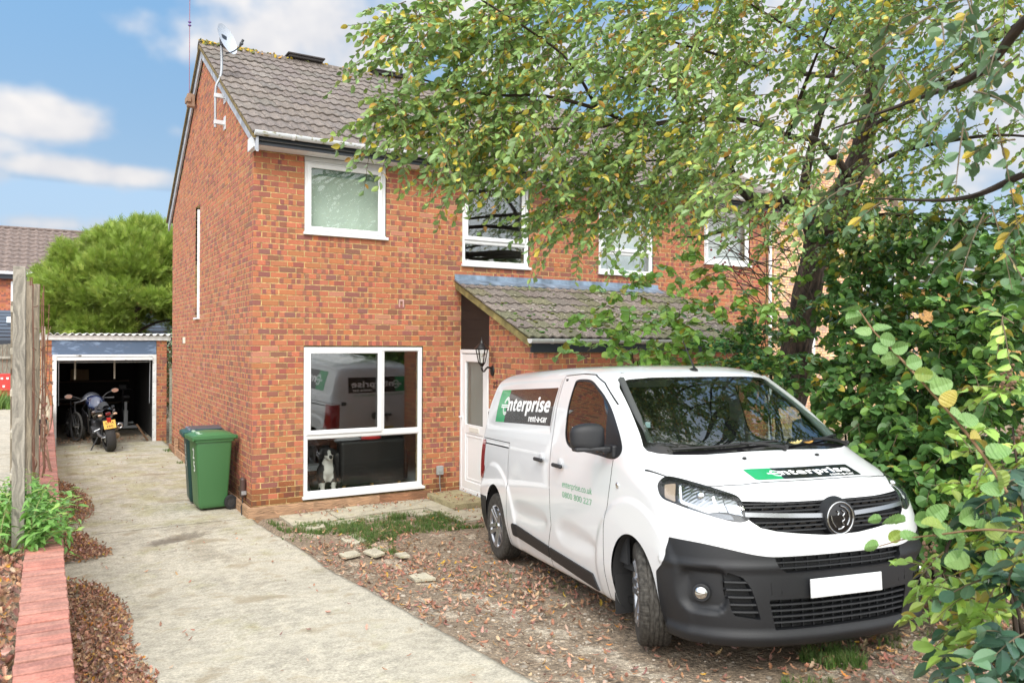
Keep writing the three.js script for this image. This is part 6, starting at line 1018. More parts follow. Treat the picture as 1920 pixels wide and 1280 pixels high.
// ------------------------------------------------------------------ the van. Its own axes: x forward from the front axle, y up from the ground, z to its right-hand side
const van = thing('parked_van', 'white panel van with green and black rental lettering parked on the soil before the house', 'van');
{
  const yaw = -0.21, pit = 0.0706, F = V3(Math.sin(yaw) * Math.cos(pit), Math.sin(pit), Math.cos(yaw) * Math.cos(pit)), R = V3(-Math.cos(yaw), 0, Math.sin(yaw)), U = R.clone().cross(F);
  van.applyMatrix4(new THREE.Matrix4().makeBasis(F, U, R).setPosition(2.0492, 0.2682, 6.6701));
}
{
  // ---- body surface: horizontal contours at rising levels; each row: height, nose x, half width, depth of the front corner, its roundness, tail x, depth of the rear corner, its roundness
  const LV = [[0.165, 0.66, 0.84, 0.5, 2.5, -3.8, 0.2, 4], [0.2, 0.78, 0.885, 0.54, 2.5, -3.86, 0.22, 4], [0.27, 0.83, 0.91, 0.56, 2.5, -3.88, 0.22, 4], [0.41, 0.846, 0.938, 0.58, 2.5, -3.893, 0.22, 4], [0.55, 0.853, 0.95, 0.6, 2.5, -3.895, 0.22, 4], [0.7, 0.85, 0.956, 0.62, 2.5, -3.893, 0.22, 4], [0.85, 0.836, 0.958, 0.66, 2.5, -3.885, 0.2, 4], [0.95, 0.81, 0.957, 0.69, 2.5, -3.88, 0.2, 4],
    [1.03, 0.772, 0.954, 0.73, 2.55, -3.873, 0.2, 4], [1.085, 0.7, 0.95, 0.78, 2.6, -3.868, 0.2, 4], [1.135, 0.59, 0.945, 0.8, 2.7, -3.862, 0.2, 4], [1.185, 0.455, 0.94, 0.78, 2.8, -3.856, 0.2, 4], [1.235, 0.31, 0.933, 0.68, 2.9, -3.85, 0.2, 4], [1.285, 0.18, 0.925, 0.56, 2.9, -3.842, 0.2, 4], [1.37, 0.07, 0.908, 0.5, 2.8, -3.83, 0.2, 4], [1.574, -0.229, 0.868, 0.45, 2.6, -3.805, 0.2, 4], [1.7, -0.425, 0.83, 0.43, 2.6, -3.785, 0.22, 4], [1.824, -0.629, 0.783, 0.42, 2.6, -3.755, 0.24, 4],
    [1.884, -0.759, 0.745, 0.46, 2.6, -3.72, 0.27, 3.6], [1.934, -1.009, 0.67, 0.6, 2.6, -3.64, 0.34, 3.2], [1.964, -1.5, 0.55, 0.8, 2.4, -3.46, 0.5, 3], [1.978, -2.05, 0.32, 0.55, 2.2, -3.05, 0.5, 2.5], [1.982, -2.4, 0.04, 0.1, 2, -2.6, 0.08, 2]];
  const cr = (a, b, c, d, t) => 0.5 * (2 * b + (c - a) * t + (2 * a - 5 * b + 4 * c - d) * t * t + (3 * b - a - 3 * c + d) * t * t * t);
  const level = (t) => { const i = Math.min(LV.length - 2, Math.floor(t)), f = t - i, g = (k) => LV[clamp(k, 0, LV.length - 1)]; return LV[0].map((_, k) => { const v = cr(g(i - 1)[k], g(i)[k], g(i + 1)[k], g(i + 2)[k], f); return clamp(v, Math.min(g(i)[k], g(i + 1)[k]) - 0.02, Math.max(g(i)[k], g(i + 1)[k]) + 0.02); }); };
  const levelAt = (y) => { let lo = 0, hi = LV.length - 1; for (let i = 0; i < 40; i++) { const m = (lo + hi) / 2; level(m)[0] < y ? (lo = m) : (hi = m); } return level(lo); };
  const frontX = (y, z) => { const [, xF, w, a, n] = levelAt(y), k = clamp(Math.abs(z) / w, 0, 0.9999); return xF - a + a * Math.pow(1 - Math.pow(k, n), 1 / n); };
  const contour = (L, s) => { // s 0..3: front corner, side, rear corner
    const [y, xF, w, a, n, xR, b, m] = L;
    if (s < 1) { const th = (s * Math.PI) / 2; return [xF - a + a * Math.pow(Math.cos(th), 2 / n), y, w * Math.pow(Math.sin(th), 2 / n)]; }
    if (s < 2) return [lerp(xF - a, xR + b, s - 1), y, w];
    const th = ((3 - s) * Math.PI) / 2; return [xR + b - b * Math.pow(Math.cos(th), 2 / m), y, w * Math.pow(Math.max(0, Math.sin(th)), 2 / m)];
  };
  const segDist = (px, py, ax, ay, bx, by) => { const dx = bx - ax, dy = by - ay, t = clamp(((px - ax) * dx + (py - ay) * dy) / (dx * dx + dy * dy)); return Math.hypot(px - ax - dx * t, py - ay - dy * t); };
  const polySD = (x, y, Q) => { let d = 1e9; for (let i = 0; i < Q.length; i++) { const a = Q[i], b = Q[(i + 1) % Q.length]; d = Math.min(d, segDist(x, y, a[0], a[1], b[0], b[1])); } return inPoly(x, y, Q) ? -d : d; };
  const lineD = (x, y, Q) => { let d = 1e9; for (let i = 0; i + 1 < Q.length; i++) d = Math.min(d, segDist(x, y, Q[i][0], Q[i][1], Q[i + 1][0], Q[i + 1][1])); return d; };
  const round = (pts, n = 6) => { const c = new THREE.CatmullRomCurve3(pts.map(([x, y]) => V3(x, y, 0)), true, 'catmullrom', 0.5), out = []; for (let i = 0; i < pts.length * n; i++) { const p = c.getPoint(i / (pts.length * n)); out.push([p.x, p.y]); } return out; };

  const FW = [-0.1, 0.345], RW = [-3.27, 0.335];
  const arch = (x, y, c, rx, ry) => (y > c[1] ? (Math.hypot((x - c[0]) / rx, (y - c[1]) / ry) - 1) * rx : Math.abs(x - c[0]) - rx);
  const archF = (p) => arch(p[0], p[1], [-0.1, 0.36], 0.345, 0.388), archR = (p) => arch(p[0], p[1], [-3.24, 0.36], 0.335, 0.42);
  const cargoPanel = round([[-3.6, 1.79], [-3.25, 1.845], [-2.4, 1.85], [-1.8, 1.845], [-1.73, 1.8], [-1.74, 1.43], [-1.9, 1.385], [-3.45, 1.375], [-3.66, 1.42], [-3.68, 1.55]], 4);
  const pod = round([[0.92, 0.62], [0.86, 0.645], [0.76, 0.64], [0.73, 0.56], [0.745, 0.42], [0.82, 0.385], [0.9, 0.4], [0.925, 0.5]], 4);
  const scoop = round([[-2.62, 0.56], [-2.5, 0.66], [-1.9, 0.66], [-1.74, 0.6], [-1.9, 0.52], [-2.5, 0.5]], 4), scoop2 = round([[-1.5, 0.56], [-1.35, 0.66], [-0.85, 0.62], [-0.72, 0.54], [-0.9, 0.48], [-1.35, 0.48]], 4);
  const displace = (p, s) => { // metres outward
    const [x, y, z] = p; let d = 0;
    if (s > 0.85 && s < 2.6) {
      d -= 0.012 * smooth(0.02, -0.02, polySD(x, y, cargoPanel));
      for (const q of [scoop, scoop2]) d -= 0.016 * smooth(0.05, -0.09, polySD(x, y, q));
    }
    if (s > 0.35 && y < 1.25) { for (const [c, r] of [[[-0.1, 0.36], 0.39], [[-3.24, 0.36], 0.4]]) { const rr2 = Math.hypot(x - c[0], y - c[1]) - r; d += 0.014 * smooth(0.26, 0.2, rr2) * smooth(0.02, 0.5, y); } }
    if (x > 0.3 && y < 0.75) { const q = polySD(Math.abs(z), y, pod); d -= 0.04 * smooth(0.006, -0.018, q); d += 0.03 * smooth(0.3, 0.25, y) * smooth(0.17, 0.22, y); d += 0.012 * smooth(0.70, 0.66, y) * smooth(0.63, 0.655, y); }
    if (x > 0.55 && y > 1.06 && y < 1.11) d -= 0; 
    return d;
  };
  // ---- grid of the right half
  const rows = 190, ts = Array.from({ length: rows + 1 }, (_, i) => { const t = (i / rows) * (LV.length - 1); return t; });
  const ss = []; { const add = (a, b, n) => { for (let i = 0; i < n; i++) ss.push(a + ((b - a) * i) / n); }; add(0, 0.05, 14); add(0.05, 1, 100); add(1, 2, 190); add(2, 2.9, 30); add(2.9, 3, 10); ss.push(3); }
  const base = (t, s) => contour(level(t), s);
  const G = ts.map((t) => ss.map((s) => { const p = base(t, s); return p; }));
  const norm = (A) => A.map((row, j) => row.map((p, i) => {
    const a = row[Math.max(0, i - 1)], b = row[Math.min(row.length - 1, i + 1)], c = A[Math.max(0, j - 1)][i], d = A[Math.min(A.length - 1, j + 1)][i];
    const e = V3(b[0] - a[0], b[1] - a[1], b[2] - a[2]), f = V3(d[0] - c[0], d[1] - c[1], d[2] - c[2]); const n = f.cross(e); if (n.lengthSq() < 1e-14) n.set(0, 1, 0); n.normalize();
    if (i === 0 || i === row.length - 1) { n.z = 0; n.normalize(); } return [n.x, n.y, n.z];
  }));
  let N = norm(G);
  { // outward?
    const i = 220, j = 60; if (N[j][i][2] < 0) N = N.map((r) => r.map((n) => n.map((v) => -v)));
  }
  const D = G.map((row, j) => row.map((p, i) => { const k = displace(p, ss[i]); return p.map((v, c) => v + N[j][i][c] * k); }));
  let ND = norm(D); if (ND[60][220][2] < 0) ND = ND.map((r) => r.map((n) => n.map((v) => -v)));
  let tris = [];
  const vert = (j, i) => [...D[j][i], ...ND[j][i]];
  for (let j = 0; j < rows; j++) for (let i = 0; i + 1 < ss.length; i++) { const a = vert(j, i), b = vert(j, i + 1), c = vert(j + 1, i + 1), d = vert(j + 1, i); tris.push([a, b, c], [a, c, d]); }
  { const [a, b, c] = tris[2000], n = V3(b[0] - a[0], b[1] - a[1], b[2] - a[2]).cross(V3(c[0] - a[0], c[1] - a[1], c[2] - a[2])); if (n.dot(V3(a[3], a[4], a[5])) < 0) tris = tris.map(([p, q, r]) => [p, r, q]); }

  // ---- cutting along a function: below zero is inside
  const mixv = (a, b, t) => a.map((v, k) => v + (b[k] - v) * t);
  function cut(list, f) {
    const inside = [], outside = [];
    for (const t of list) {
      const d = t.map(f), neg = d.filter((v) => v < 0).length;
      if (neg === 0) { outside.push(t); continue; } if (neg === 3) { inside.push(t); continue; }
      const odd = d.findIndex((v) => (v < 0) === (neg === 1)), A = t[odd], B = t[(odd + 1) % 3], Cc = t[(odd + 2) % 3], dA = d[odd], dB = d[(odd + 1) % 3], dC = d[(odd + 2) % 3];
      const p = mixv(A, B, dA / (dA - dB)), q = mixv(A, Cc, dA / (dA - dC));
      const lone = neg === 1 ? inside : outside, rest = neg === 1 ? outside : inside;
      lone.push([A, p, q]); rest.push([p, B, Cc], [p, Cc, q]);
    }
    return [inside, outside];
  }
  // finer triangles along a line, so that a narrow gap can be cut there
  function refine(list, f, h) { const out = [], stack = [...list]; while (stack.length) { const t = stack.pop(), L = [0, 1, 2].map((k) => { const a = t[k], b = t[(k + 1) % 3]; return Math.hypot(a[0] - b[0], a[1] - b[1], a[2] - b[2]); }), m = L.indexOf(Math.max(...L)); if (L[m] < h || Math.min(...t.map((v) => Math.abs(f(v)))) > L[m] * 0.9) { out.push(t); continue; } const a = t[m], b = t[(m + 1) % 3], c = t[(m + 2) % 3], p = mixv(a, b, 0.5); stack.push([a, p, c], [p, b, c]); } return out; }
  const mirrorT = (list) => list.map(([a, b, c]) => [a, c, b].map((v) => [v[0], v[1], -v[2], v[3], v[4], -v[5]]));
  const both = (list) => [...list, ...mirrorT(list)];
  function geo(list, off = 0, uv) {
    const n = list.length * 3, pos = new Float32Array(n * 3), nor = new Float32Array(n * 3), u = new Float32Array(n * 2); let k = 0;
    for (const t of list) for (const v of t) { for (let c = 0; c < 3; c++) { pos[k * 3 + c] = v[c] + v[c + 3] * off; nor[k * 3 + c] = v[c + 3]; } const w = uv ? uv(v) : [v[0] + v[2] * 0.3, v[1] + v[2]]; u[k * 2] = w[0]; u[k * 2 + 1] = w[1]; k++; }
    const g = new THREE.BufferGeometry(); g.setAttribute('position', new THREE.BufferAttribute(pos, 3)); g.setAttribute('normal', new THREE.BufferAttribute(nor, 3)); g.setAttribute('uv', new THREE.BufferAttribute(u, 2)); return g;
  }
  // a rim joining an opening's edge to the same edge moved inward, so that openings have depth
  function edgeWall(list, depth, dir) {
    const key = (v) => v.slice(0, 3).map((q) => Math.round(q * 2e4)).join(), cnt = new Map();
    for (const t of list) for (let k = 0; k < 3; k++) { const a = t[k], b = t[(k + 1) % 3], e = key(a) + '|' + key(b), r = key(b) + '|' + key(a); if (cnt.has(r)) cnt.delete(r); else cnt.set(e, [a, b]); }
    const pos = []; for (const [a, b] of cnt.values()) { const m = (v) => (dir ? [v[0] + dir[0] * depth, v[1] + dir[1] * depth, v[2] + dir[2] * depth] : [0, 1, 2].map((c) => v[c] - v[c + 3] * depth)); const A = a.slice(0, 3), B = b.slice(0, 3); if (Math.abs(a[2]) < 1e-4 && Math.abs(b[2]) < 1e-4) continue; pos.push(...A, ...m(a), ...m(b), ...A, ...m(b), ...B); }
    const g = new THREE.BufferGeometry(); g.setAttribute('position', new THREE.Float32BufferAttribute(pos, 3)); g.computeVertexNormals(); return metric(g);
  }
  // ---- regions
  const wsHalf = [[-1, 1.838], [0.44, 1.834], [0.62, 1.822], [0.695, 1.8], [0.725, 1.755], [0.765, 1.6], [0.815, 1.42], [0.842, 1.34], [0.835, 1.312], [0.79, 1.297], [0.7, 1.288], [0.5, 1.286], [0.2, 1.296], [-1, 1.3]];
  const ws = (v) => (v[0] > -1.1 && v[0] < 0.4 ? polySD(v[2], v[1], wsHalf) : 1);
  const swinP = round([[-1.38, 1.835], [-1.2, 1.838], [-1.05, 1.82], [-0.92, 1.775], [-0.75, 1.7], [-0.58, 1.6], [-0.42, 1.47], [-0.31, 1.36], [-0.285, 1.3], [-0.33, 1.255], [-0.44, 1.235], [-0.7, 1.25], [-1.12, 1.265], [-1.27, 1.29], [-1.36, 1.36], [-1.39, 1.48], [-1.405, 1.64], [-1.405, 1.79]], 4);
  const swin = (v) => (v[2] > 0.5 ? polySD(v[0], v[1], swinP) : 1);
  const hlP = round([[0.69, 1.075], [0.71, 1.12], [0.66, 1.16], [0.58, 1.165], [0.38, 1.142], [0.1, 1.098], [-0.05, 1.062], [-0.1, 1.0], [-0.145, 0.945], [-0.07, 0.922], [0.08, 0.94], [0.24, 0.968], [0.5, 1.012], [0.63, 1.035]], 4);
  const hl = (v) => (v[0] > 0 && v[2] > 0.3 ? polySD(v[2] - v[0], v[1], hlP) : 1);
  const grP = [[-1, 1.03], [0.35, 1.033], [0.615, 1.043], [0.618, 1.0], [0.6, 0.95], [0.575, 0.925], [0.53, 0.89], [0.44, 0.868], [0.3, 0.85], [0.12, 0.832], [-1, 0.815]];
  const gr = (v) => (v[0] > 0.5 ? polySD(v[2], v[1], grP) : 1);
  const bumpY = (z) => 0.722 + 0.085 * smooth(0.45, 0.95, Math.abs(z));
  const bump = (v) => (v[0] > 0 ? Math.max(v[1] - bumpY(v[2]), (v[1] > 0.66 ? lerp(0.36, 0.38, (v[1] - 0.66) / 0.14) : lerp(0.245, 0.36, clamp((v[1] - 0.57) / 0.09))) - v[0]) : 1);
  const bumpR = (v) => Math.max(v[1] - 0.62, v[0] + 3.53);
  const usP = [[-1, 0.722], [0.47, 0.716], [0.455, 0.66], [0.4, 0.624], [-1, 0.628]], lsP = [[-1, 0.475], [0.515, 0.472], [0.475, 0.292], [-1, 0.3]];
  const ventP = [[0.735, 0.635], [0.655, 0.605], [0.615, 0.545], [0.59, 0.47], [0.56, 0.355], [0.7, 0.378], [0.72, 0.42], [0.735, 0.53]];
  const us = (v) => (v[0] > 0.5 ? polySD(v[2], v[1], usP) : 1), ls = (v) => (v[0] > 0.5 ? polySD(v[2], v[1], lsP) : 1), vent = (v) => (v[0] > 0.5 ? polySD(v[2], v[1], ventP) : 1);
  const mold1 = [[-2.7, 0.435], [-2.66, 0.455], [-1.735, 0.385], [-1.735, 0.285], [-2.7, 0.335]], mold2 = [[-1.72, 0.384], [-0.82, 0.335], [-0.76, 0.215], [-1.72, 0.283]];
  const md = (Q) => (v) => (v[2] > 0.5 ? polySD(v[0], v[1], Q) : 1);
  const seams = [[[-1.68, 1.88], [-1.655, 1.6], [-1.64, 1.35], [-1.635, 0.74], [-1.625, 0.59], [-1.74, 0.385], [-1.74, 0.16]], [[-0.4, 1.23], [-0.425, 1.06], [-0.465, 0.91], [-0.52, 0.74], [-0.56, 0.42], [-0.57, 0.16]], [[-2.78, 1.25], [-2.78, 0.92], [-2.84, 0.5], [-2.86, 0.16]], [[-3.78, 1.255], [-2.78, 1.235]], [[-1.68, 1.88], [-1.3, 1.885], [-1.05, 1.87], [-0.85, 1.8], [-0.55, 1.63]]];
  const seam = (v) => (v[2] > 0.5 && v[0] < 0.2 ? Math.min(...seams.map((q) => lineD(v[0], v[1], q))) - 0.0042 : 1);
  const rail = (v) => (v[2] > 0.6 ? lineD(v[0], v[1], [[-3.76, 1.2], [-2.8, 1.185]]) - 0.008 : 1);
  const hoodZX = [[-0.2, 0.595], [0.2, 0.585], [0.5, 0.555], [0.66, 0.5], [0.76, 0.43]];
  const hoodSeam = (v) => (v[1] > 1.0 && v[1] < 1.32 && v[0] > -0.1 ? Math.min(lineD(v[2], v[0], hoodZX), lineD(v[2], v[0], [[0.845, 0.21], [0.9, 0.02]])) - 0.0042 : 1);
  const tail = (v) => (v[0] < -3.6 ? polySD(v[2] - 0.0 - v[0] * 0.6, v[1], [[3.12, 0.82], [3.24, 0.8], [3.2, 1.22], [3.08, 1.24]]) : 1);

  // ---- materials
  const paint = P({ color: C(0.76, 0.775, 0.8), roughness: 0.28, clearcoat: 1, clearcoatRoughness: 0.03 });
  const plastic = S({ color: C(0.013, 0.014, 0.017), roughness: 0.5, bumpMap: grainTex(30, 30), bumpScale: 0.0005 });
  const gloss = P({ color: C(0.008, 0.008, 0.009), roughness: 0.06 });
  const dark = S({ color: C(0.01, 0.01, 0.011), roughness: 0.7 });
  const lens = P({ color: C(0.97, 0.98, 0.98), transmission: 1, thickness: 0, roughness: 0, ior: 1.5 });
  const glassT = P({ color: C(0.6, 0.68, 0.65), transmission: 1, thickness: 0, roughness: 0, ior: 1.9 });
  // ---- cut the shell apart, most particular first
  let body = tris, x;
  const take = (f) => { [x, body] = cut(body, f); return x; };
  take(archF); take(archR);
  const wsT = take(ws), swT = take(swin), hlT = take(hl), grT = take(gr);
  const bumpT0 = take(bump), rearT = take(bumpR), tailT = take(tail);
  const m1 = take(md(mold1)), m2 = take(md(mold2));
  body = refine(body, seam, 0.007); body = refine(body, hoodSeam, 0.007); body = refine(body, rail, 0.01);
  const seamT = take(seam), railT = take(rail), hoodT = take(hoodSeam);
  part('body', geo(both(body)), paint, van);
  part('panel_gap', [geo(both(seamT), -0.006), geo(both(hoodT), -0.006)], S({ color: C(0.02, 0.02, 0.022), roughness: 0.9 }), van);
  part('door_rail', geo(both(railT), -0.01), dark, van);
  // front bumper with its openings
  let bt = bumpT0; const takeB = (f) => { [x, bt] = cut(bt, f); return x; };
  const usT = takeB(us), lsT = takeB(ls), veT = takeB(vent), capT = takeB((v) => (v[0] > 0.5 ? Math.abs(polySD(v[2], v[1], [[0.43, 0.585], [0.505, 0.588], [0.5, 0.5], [0.44, 0.505]])) - 0.0025 : 1));
  const bumper = part('front_bumper', geo(both(bt)), plastic, van);
  part('lip', [edgeWall(both(usT), 0.05, [-1, 0, 0]), edgeWall(both(lsT), 0.06, [-1, 0, 0]), edgeWall(veT, 0.05, [-1, 0, 0]), edgeWall(mirrorT(veT), 0.05, [-1, 0, 0]), geo(both(capT), -0.003)], plastic, bumper);
  const back = (list, dx) => geo(both(list).map((t) => t.map((v) => [v[0] - dx, ...v.slice(1)])));
  part('intake_back', [back(usT, 0.05), back(lsT, 0.06), back(veT, 0.05)], dark, bumper);
  // slats follow the nose at each height
  const slat = (y, z0, z1, h, d, inset, n = 18, rise = 0) => {
    const pos = [], P3 = (i, k) => { const z = lerp(z0, z1, i / n), yy = y + rise * i / n, x = frontX(yy, z) - inset; return k === 0 ? [x, yy - h / 2, z] : k === 1 ? [x - h * 0.2, yy + h / 2, z] : k === 2 ? [x - d, yy + h / 2, z] : [x - d, yy - h / 2, z]; };
    for (let i = 0; i < n; i++) for (let k = 0; k < 4; k++) { const a = P3(i, k), b = P3(i, (k + 1) % 4), c = P3(i + 1, (k + 1) % 4), e = P3(i + 1, k); pos.push(...a, ...b, ...c, ...a, ...c, ...e); }
    const g = new THREE.BufferGeometry(); g.setAttribute('position', new THREE.Float32BufferAttribute(pos, 3)); g.computeVertexNormals(); return metric(g);
  };
  for (const y of [0.652, 0.685]) part('slat', slat(y, -0.45 + (0.68 - y) * 0.6, 0.45 - (0.68 - y) * 0.6, 0.008, 0.035, 0.012), plastic, bumper);
  for (const [y, w] of [[0.44, 0.505], [0.405, 0.5], [0.37, 0.49], [0.335, 0.485]]) part('slat', slat(y, -w, w, 0.009, 0.045, 0.006), plastic, bumper);
  for (const s of [1, -1]) for (let k = 0; k < 5; k++) { const y = 0.4 + k * 0.044, zi = 0.573 + k * 0.012, zo = 0.715; part('slat', slat(y, s * zi, s * (zo + 0.008 * k), 0.01, 0.035, 0.004, 6), plastic, bumper); }
  const bars = []; for (let z = -0.42; z <= 0.43; z += 0.07) bars.push(box(frontX(0.38, z) - 0.05, frontX(0.38, z) - 0.035, 0.3, 0.47, z - 0.004, z + 0.004)); for (let z = -0.4; z <= 0.41; z += 0.08) bars.push(box(frontX(0.66, z) - 0.046, frontX(0.66, z) - 0.035, 0.63, 0.715, z - 0.004, z + 0.004)); for (const b of bars) part('grid_bar', b, plastic, bumper);
  for (const s of [1, -1]) { // fog lamps in their pods
    const c = V3(0.585, 0.5, s * 0.845), n = V3(0.8, 0, s * 0.6).normalize(), q = new THREE.Quaternion().setFromUnitVectors(V3(0, 0, 1), n);
    const put = (g) => g.applyQuaternion(q).translate(c.x, c.y, c.z);
    const fog = part('fog_lamp', put(new THREE.TorusGeometry(0.047, 0.008, 8, 24)), plastic, van);
    part('reflector', put(new THREE.SphereGeometry(0.042, 16, 8, 0, 6.3, Math.PI / 2, Math.PI / 2).rotateX(-Math.PI / 2).scale(1, 1, 0.7)), M.chrome, fog); part('lens', put(new THREE.SphereGeometry(0.045, 20, 6, 0, 6.3, 0, 0.9).rotateX(Math.PI / 2).scale(1.25, 1.25, 0.5).translate(0, 0, -0.012)), lens, fog);
    part('bulb', put(new THREE.SphereGeometry(0.012, 10, 8)), M.chrome, fog);
  }
  // number plate: a plain pale panel
  { const g = new RoundedBoxGeometry(0.012, 0.112, 0.53, 2, 0.005); part('number_plate', g.translate(frontX(0.53, 0) + 0.016, 0.532, 0.01), S({ color: C(0.74, 0.76, 0.78), roughness: 0.25 }), van); part('plate_holder', box(frontX(0.53, 0) - 0.03, frontX(0.53, 0) + 0.008, 0.485, 0.58, -0.24, 0.26, 0.004), plastic, van); }
  // upper grille, its bars, emblem
  const grille = part('grille', geo(both(grT).map((t) => t.map((v) => [v[0] - 0.05, ...v.slice(1)]))), dark, van);
  part('surround', edgeWall(both(grT), 0.05, [-1, 0, 0]), plastic, grille);
  [[0.868, 0.43], [0.893, 0.52], [0.917, 0.55], [0.98, 0.595], [1.005, 0.605], [1.023, 0.605]].forEach(([y, w]) => part('slat', slat(y, -w, w, 0.009, 0.035, 0.01), plastic, grille));
  const lozenges = []; for (const y of [0.88, 0.905, 0.993, 1.014]) for (let k = -8; k <= 8; k++) { const z = k * 0.072 + (y * 1000 % 2 < 1 ? 0 : 0.03); if (Math.abs(z) > (y < 0.9 ? 0.45 : 0.56)) continue; const g = extrude([[-0.026, -0.006], [0.026, -0.006], [0.016, 0.008], [-0.016, 0.008]], 0.014, 0.002); g.rotateY(Math.PI / 2); lozenges.push(metric(g).translate(frontX(y, z) - 0.04, y, z)); } part('mesh_detail', lozenges, gloss, grille);
  for (const s of [1, -1]) part('chrome_bar', slat(0.945, s * 0.1, s * 0.6, 0.026, 0.03, -0.004, 14, 0.022), S({ color: C(0.36, 0.37, 0.39), roughness: 0.28, metalness: 0.9 }), grille);
  {
    const fx = frontX(0.925, 0), em = node('emblem', van, [fx + 0.012, 0.925, 0.0]);
    const face = (g) => g.rotateY(Math.PI / 2);
    part('housing', [face(new THREE.CylinderGeometry(0.112, 0.128, 0.06, 40).rotateX(Math.PI / 2)).translate(-0.03, 0, 0)], plastic, em);
    part('ring', face(new THREE.TorusGeometry(0.096, 0.006, 10, 48)), S({ color: C(0.5, 0.51, 0.53), roughness: 0.15, metalness: 1 }), em);
    part('disc', face(new THREE.SphereGeometry(0.094, 32, 8, 0, 6.2832, 0, 0.5).rotateX(Math.PI / 2).scale(2.05, 2.05, 1).translate(0, 0, -0.083)), gloss, em);
    // the winged beast in chrome strokes: curved body, wing, beak and claw; z runs to the van's right, so x of the drawing is -z
    const st = (pts, r) => tube(pts.map(([a, b]) => [0.014 - (a * a + b * b) * 1.2, b, -a]), r, 6, 24);
    part('beast', [st([[-0.005, 0.075], [0.03, 0.06], [0.055, 0.03], [0.058, -0.01], [0.04, -0.045]], 0.0055), st([[0.0, 0.05], [0.02, 0.03], [0.008, 0.012], [0.018, -0.006], [0.002, -0.022], [0.012, -0.04]], 0.005), st([[-0.075, 0.02], [-0.066, -0.02], [-0.045, -0.05]], 0.0045), st([[-0.035, 0.045], [-0.022, 0.036], [-0.028, 0.02]], 0.0055), st([[-0.03, -0.066], [-0.005, -0.062], [0.014, -0.05]], 0.0055)], S({ color: C(0.42, 0.43, 0.45), roughness: 0.18, metalness: 1 }), em);
  }
  // headlights
  const ribs = pixelTex(256, 64, (u, v) => { const q = 0.5 + 0.5 * Math.sin(u * 6.283 * 9) * Math.cos(v * 6.283 * 2); return [q, q, q]; }, false, [4, 6]);
  for (const s of [1, -1]) {
    const m = (l) => (s > 0 ? l : mirrorT(l)), h = node('headlight', van);
    const inner = (f) => cut(hlT, f)[0];
    const A = (Q) => (v) => polySD(v[2] - v[0], v[1], Q);
    part('bucket', [geo(m(hlT), -0.04), edgeWall(m(hlT), 0.04)], S({ color: C(0.05, 0.052, 0.057), roughness: 0.25, metalness: 0.3 }), h);
    part('reflector', geo(m(inner(A([[0.52, 1.15], [0.49, 1.035], [0.2, 0.985], [0.03, 0.985], [0.1, 1.09], [0.36, 1.135]]))), -0.032), S({ color: C(0.34, 0.36, 0.4), roughness: 0.12, metalness: 0.95, bumpMap: ribs, bumpScale: 0.0016 }), h);
    part('reflector', geo(m(inner(A([[-0.04, 1.055], [0.09, 1.085], [0.02, 0.98], [-0.1, 0.965]]))), -0.03), S({ color: C(0.3, 0.32, 0.36), roughness: 0.14, metalness: 0.95, bumpMap: ribs, bumpScale: 0.0016 }), h);
    part('indicator', geo(m(inner(A([[0.66, 1.13], [0.64, 1.05], [0.52, 1.03], [0.545, 1.145]]))), -0.026), S({ color: C(0.42, 0.33, 0.26), roughness: 0.2, metalness: 0.3 }), h);
    part('light_guide', geo(m(inner((v) => { const q = v[2] - v[0]; return lineD(q, v[1], [[0.49, 1.122], [0.455, 1.035], [0.2, 0.985], [0.11, 0.995], [0.17, 1.075]]) - 0.011; })), -0.022), S({ color: C(0.8, 0.82, 0.86), roughness: 0.25 }), h);
    part('lower_reflector', geo(m(inner(A([[0.4, 1.01], [0.38, 0.985], [0.1, 0.945], [-0.03, 0.94], [0.0, 0.968]]))), -0.03), S({ color: C(0.16, 0.17, 0.19), roughness: 0.2, metalness: 0.8 }), h);
    const cx = V3(frontX(1.06, 0.76) - 0.06, 1.06, s * 0.755); part('bulb', new THREE.SphereGeometry(0.03, 16, 10).scale(1, 1, 1).translate(cx.x, cx.y, cx.z), M.chrome, h);
    part('lens', geo(m(hlT), 0.001), lens, h);
  }
  // windscreen: clear glass inside a black ceramic border; wipers, mirror pod
  {
    const [clear, rim] = cut(wsT, (v) => Math.max(ws(v) + 0.022, 1.337 - v[1] + 0.03 * smooth(0.3, 0.8, v[2])));
    const w = node('windscreen', van); part('glass', geo(both(clear)), glassT, w); part('border', geo(both(rim)), gloss, w);
    const gx = (y, z, o = 0.012) => V3(frontX(y, z) + o, y + o, z);
    const wip = (z0, z1, y0, y1, p) => { const base = gx(1.295, p, 0.02), pts = []; for (let i = 0; i <= 10; i++) { const t = i / 10; pts.push(gx(lerp(y0, y1, t), lerp(z0, z1, t), 0.014)); } part('wiper', [tube(pts, 0.009, 6, 24), limb([base, base.clone().lerp(pts[6], 0.5).add(V3(0.015, 0.015, 0)), pts[6].clone().add(V3(0.008, 0.01, 0))], [0.012, 0.008], 6), cyl(base.clone().add(V3(-0.02, -0.02, 0)), base.clone().add(V3(0.01, 0.01, 0)), 0.016)], M.black, van); };
    wip(0.7, -0.1, 1.312, 1.345, -0.12); wip(-0.72, -0.2, 1.36, 1.325, -0.78);
    part('cowl', geo(both(cut(body, (v) => (v[0] > -0.05 && v[0] < 0.35 ? polySD(v[2], v[1], [[-1, 1.298], [0.2, 1.294], [0.5, 1.284], [0.72, 1.286], [0.72, 1.27], [0.5, 1.262], [-1, 1.272]]) : 1))[0]), 0.0015), paint, van);
    part('mirror_pod', [box(gx(1.8, 0).x - 0.06, gx(1.8, 0).x - 0.02, 1.7, 1.81, -0.05, 0.05, 0.015)], M.black, van);
  }
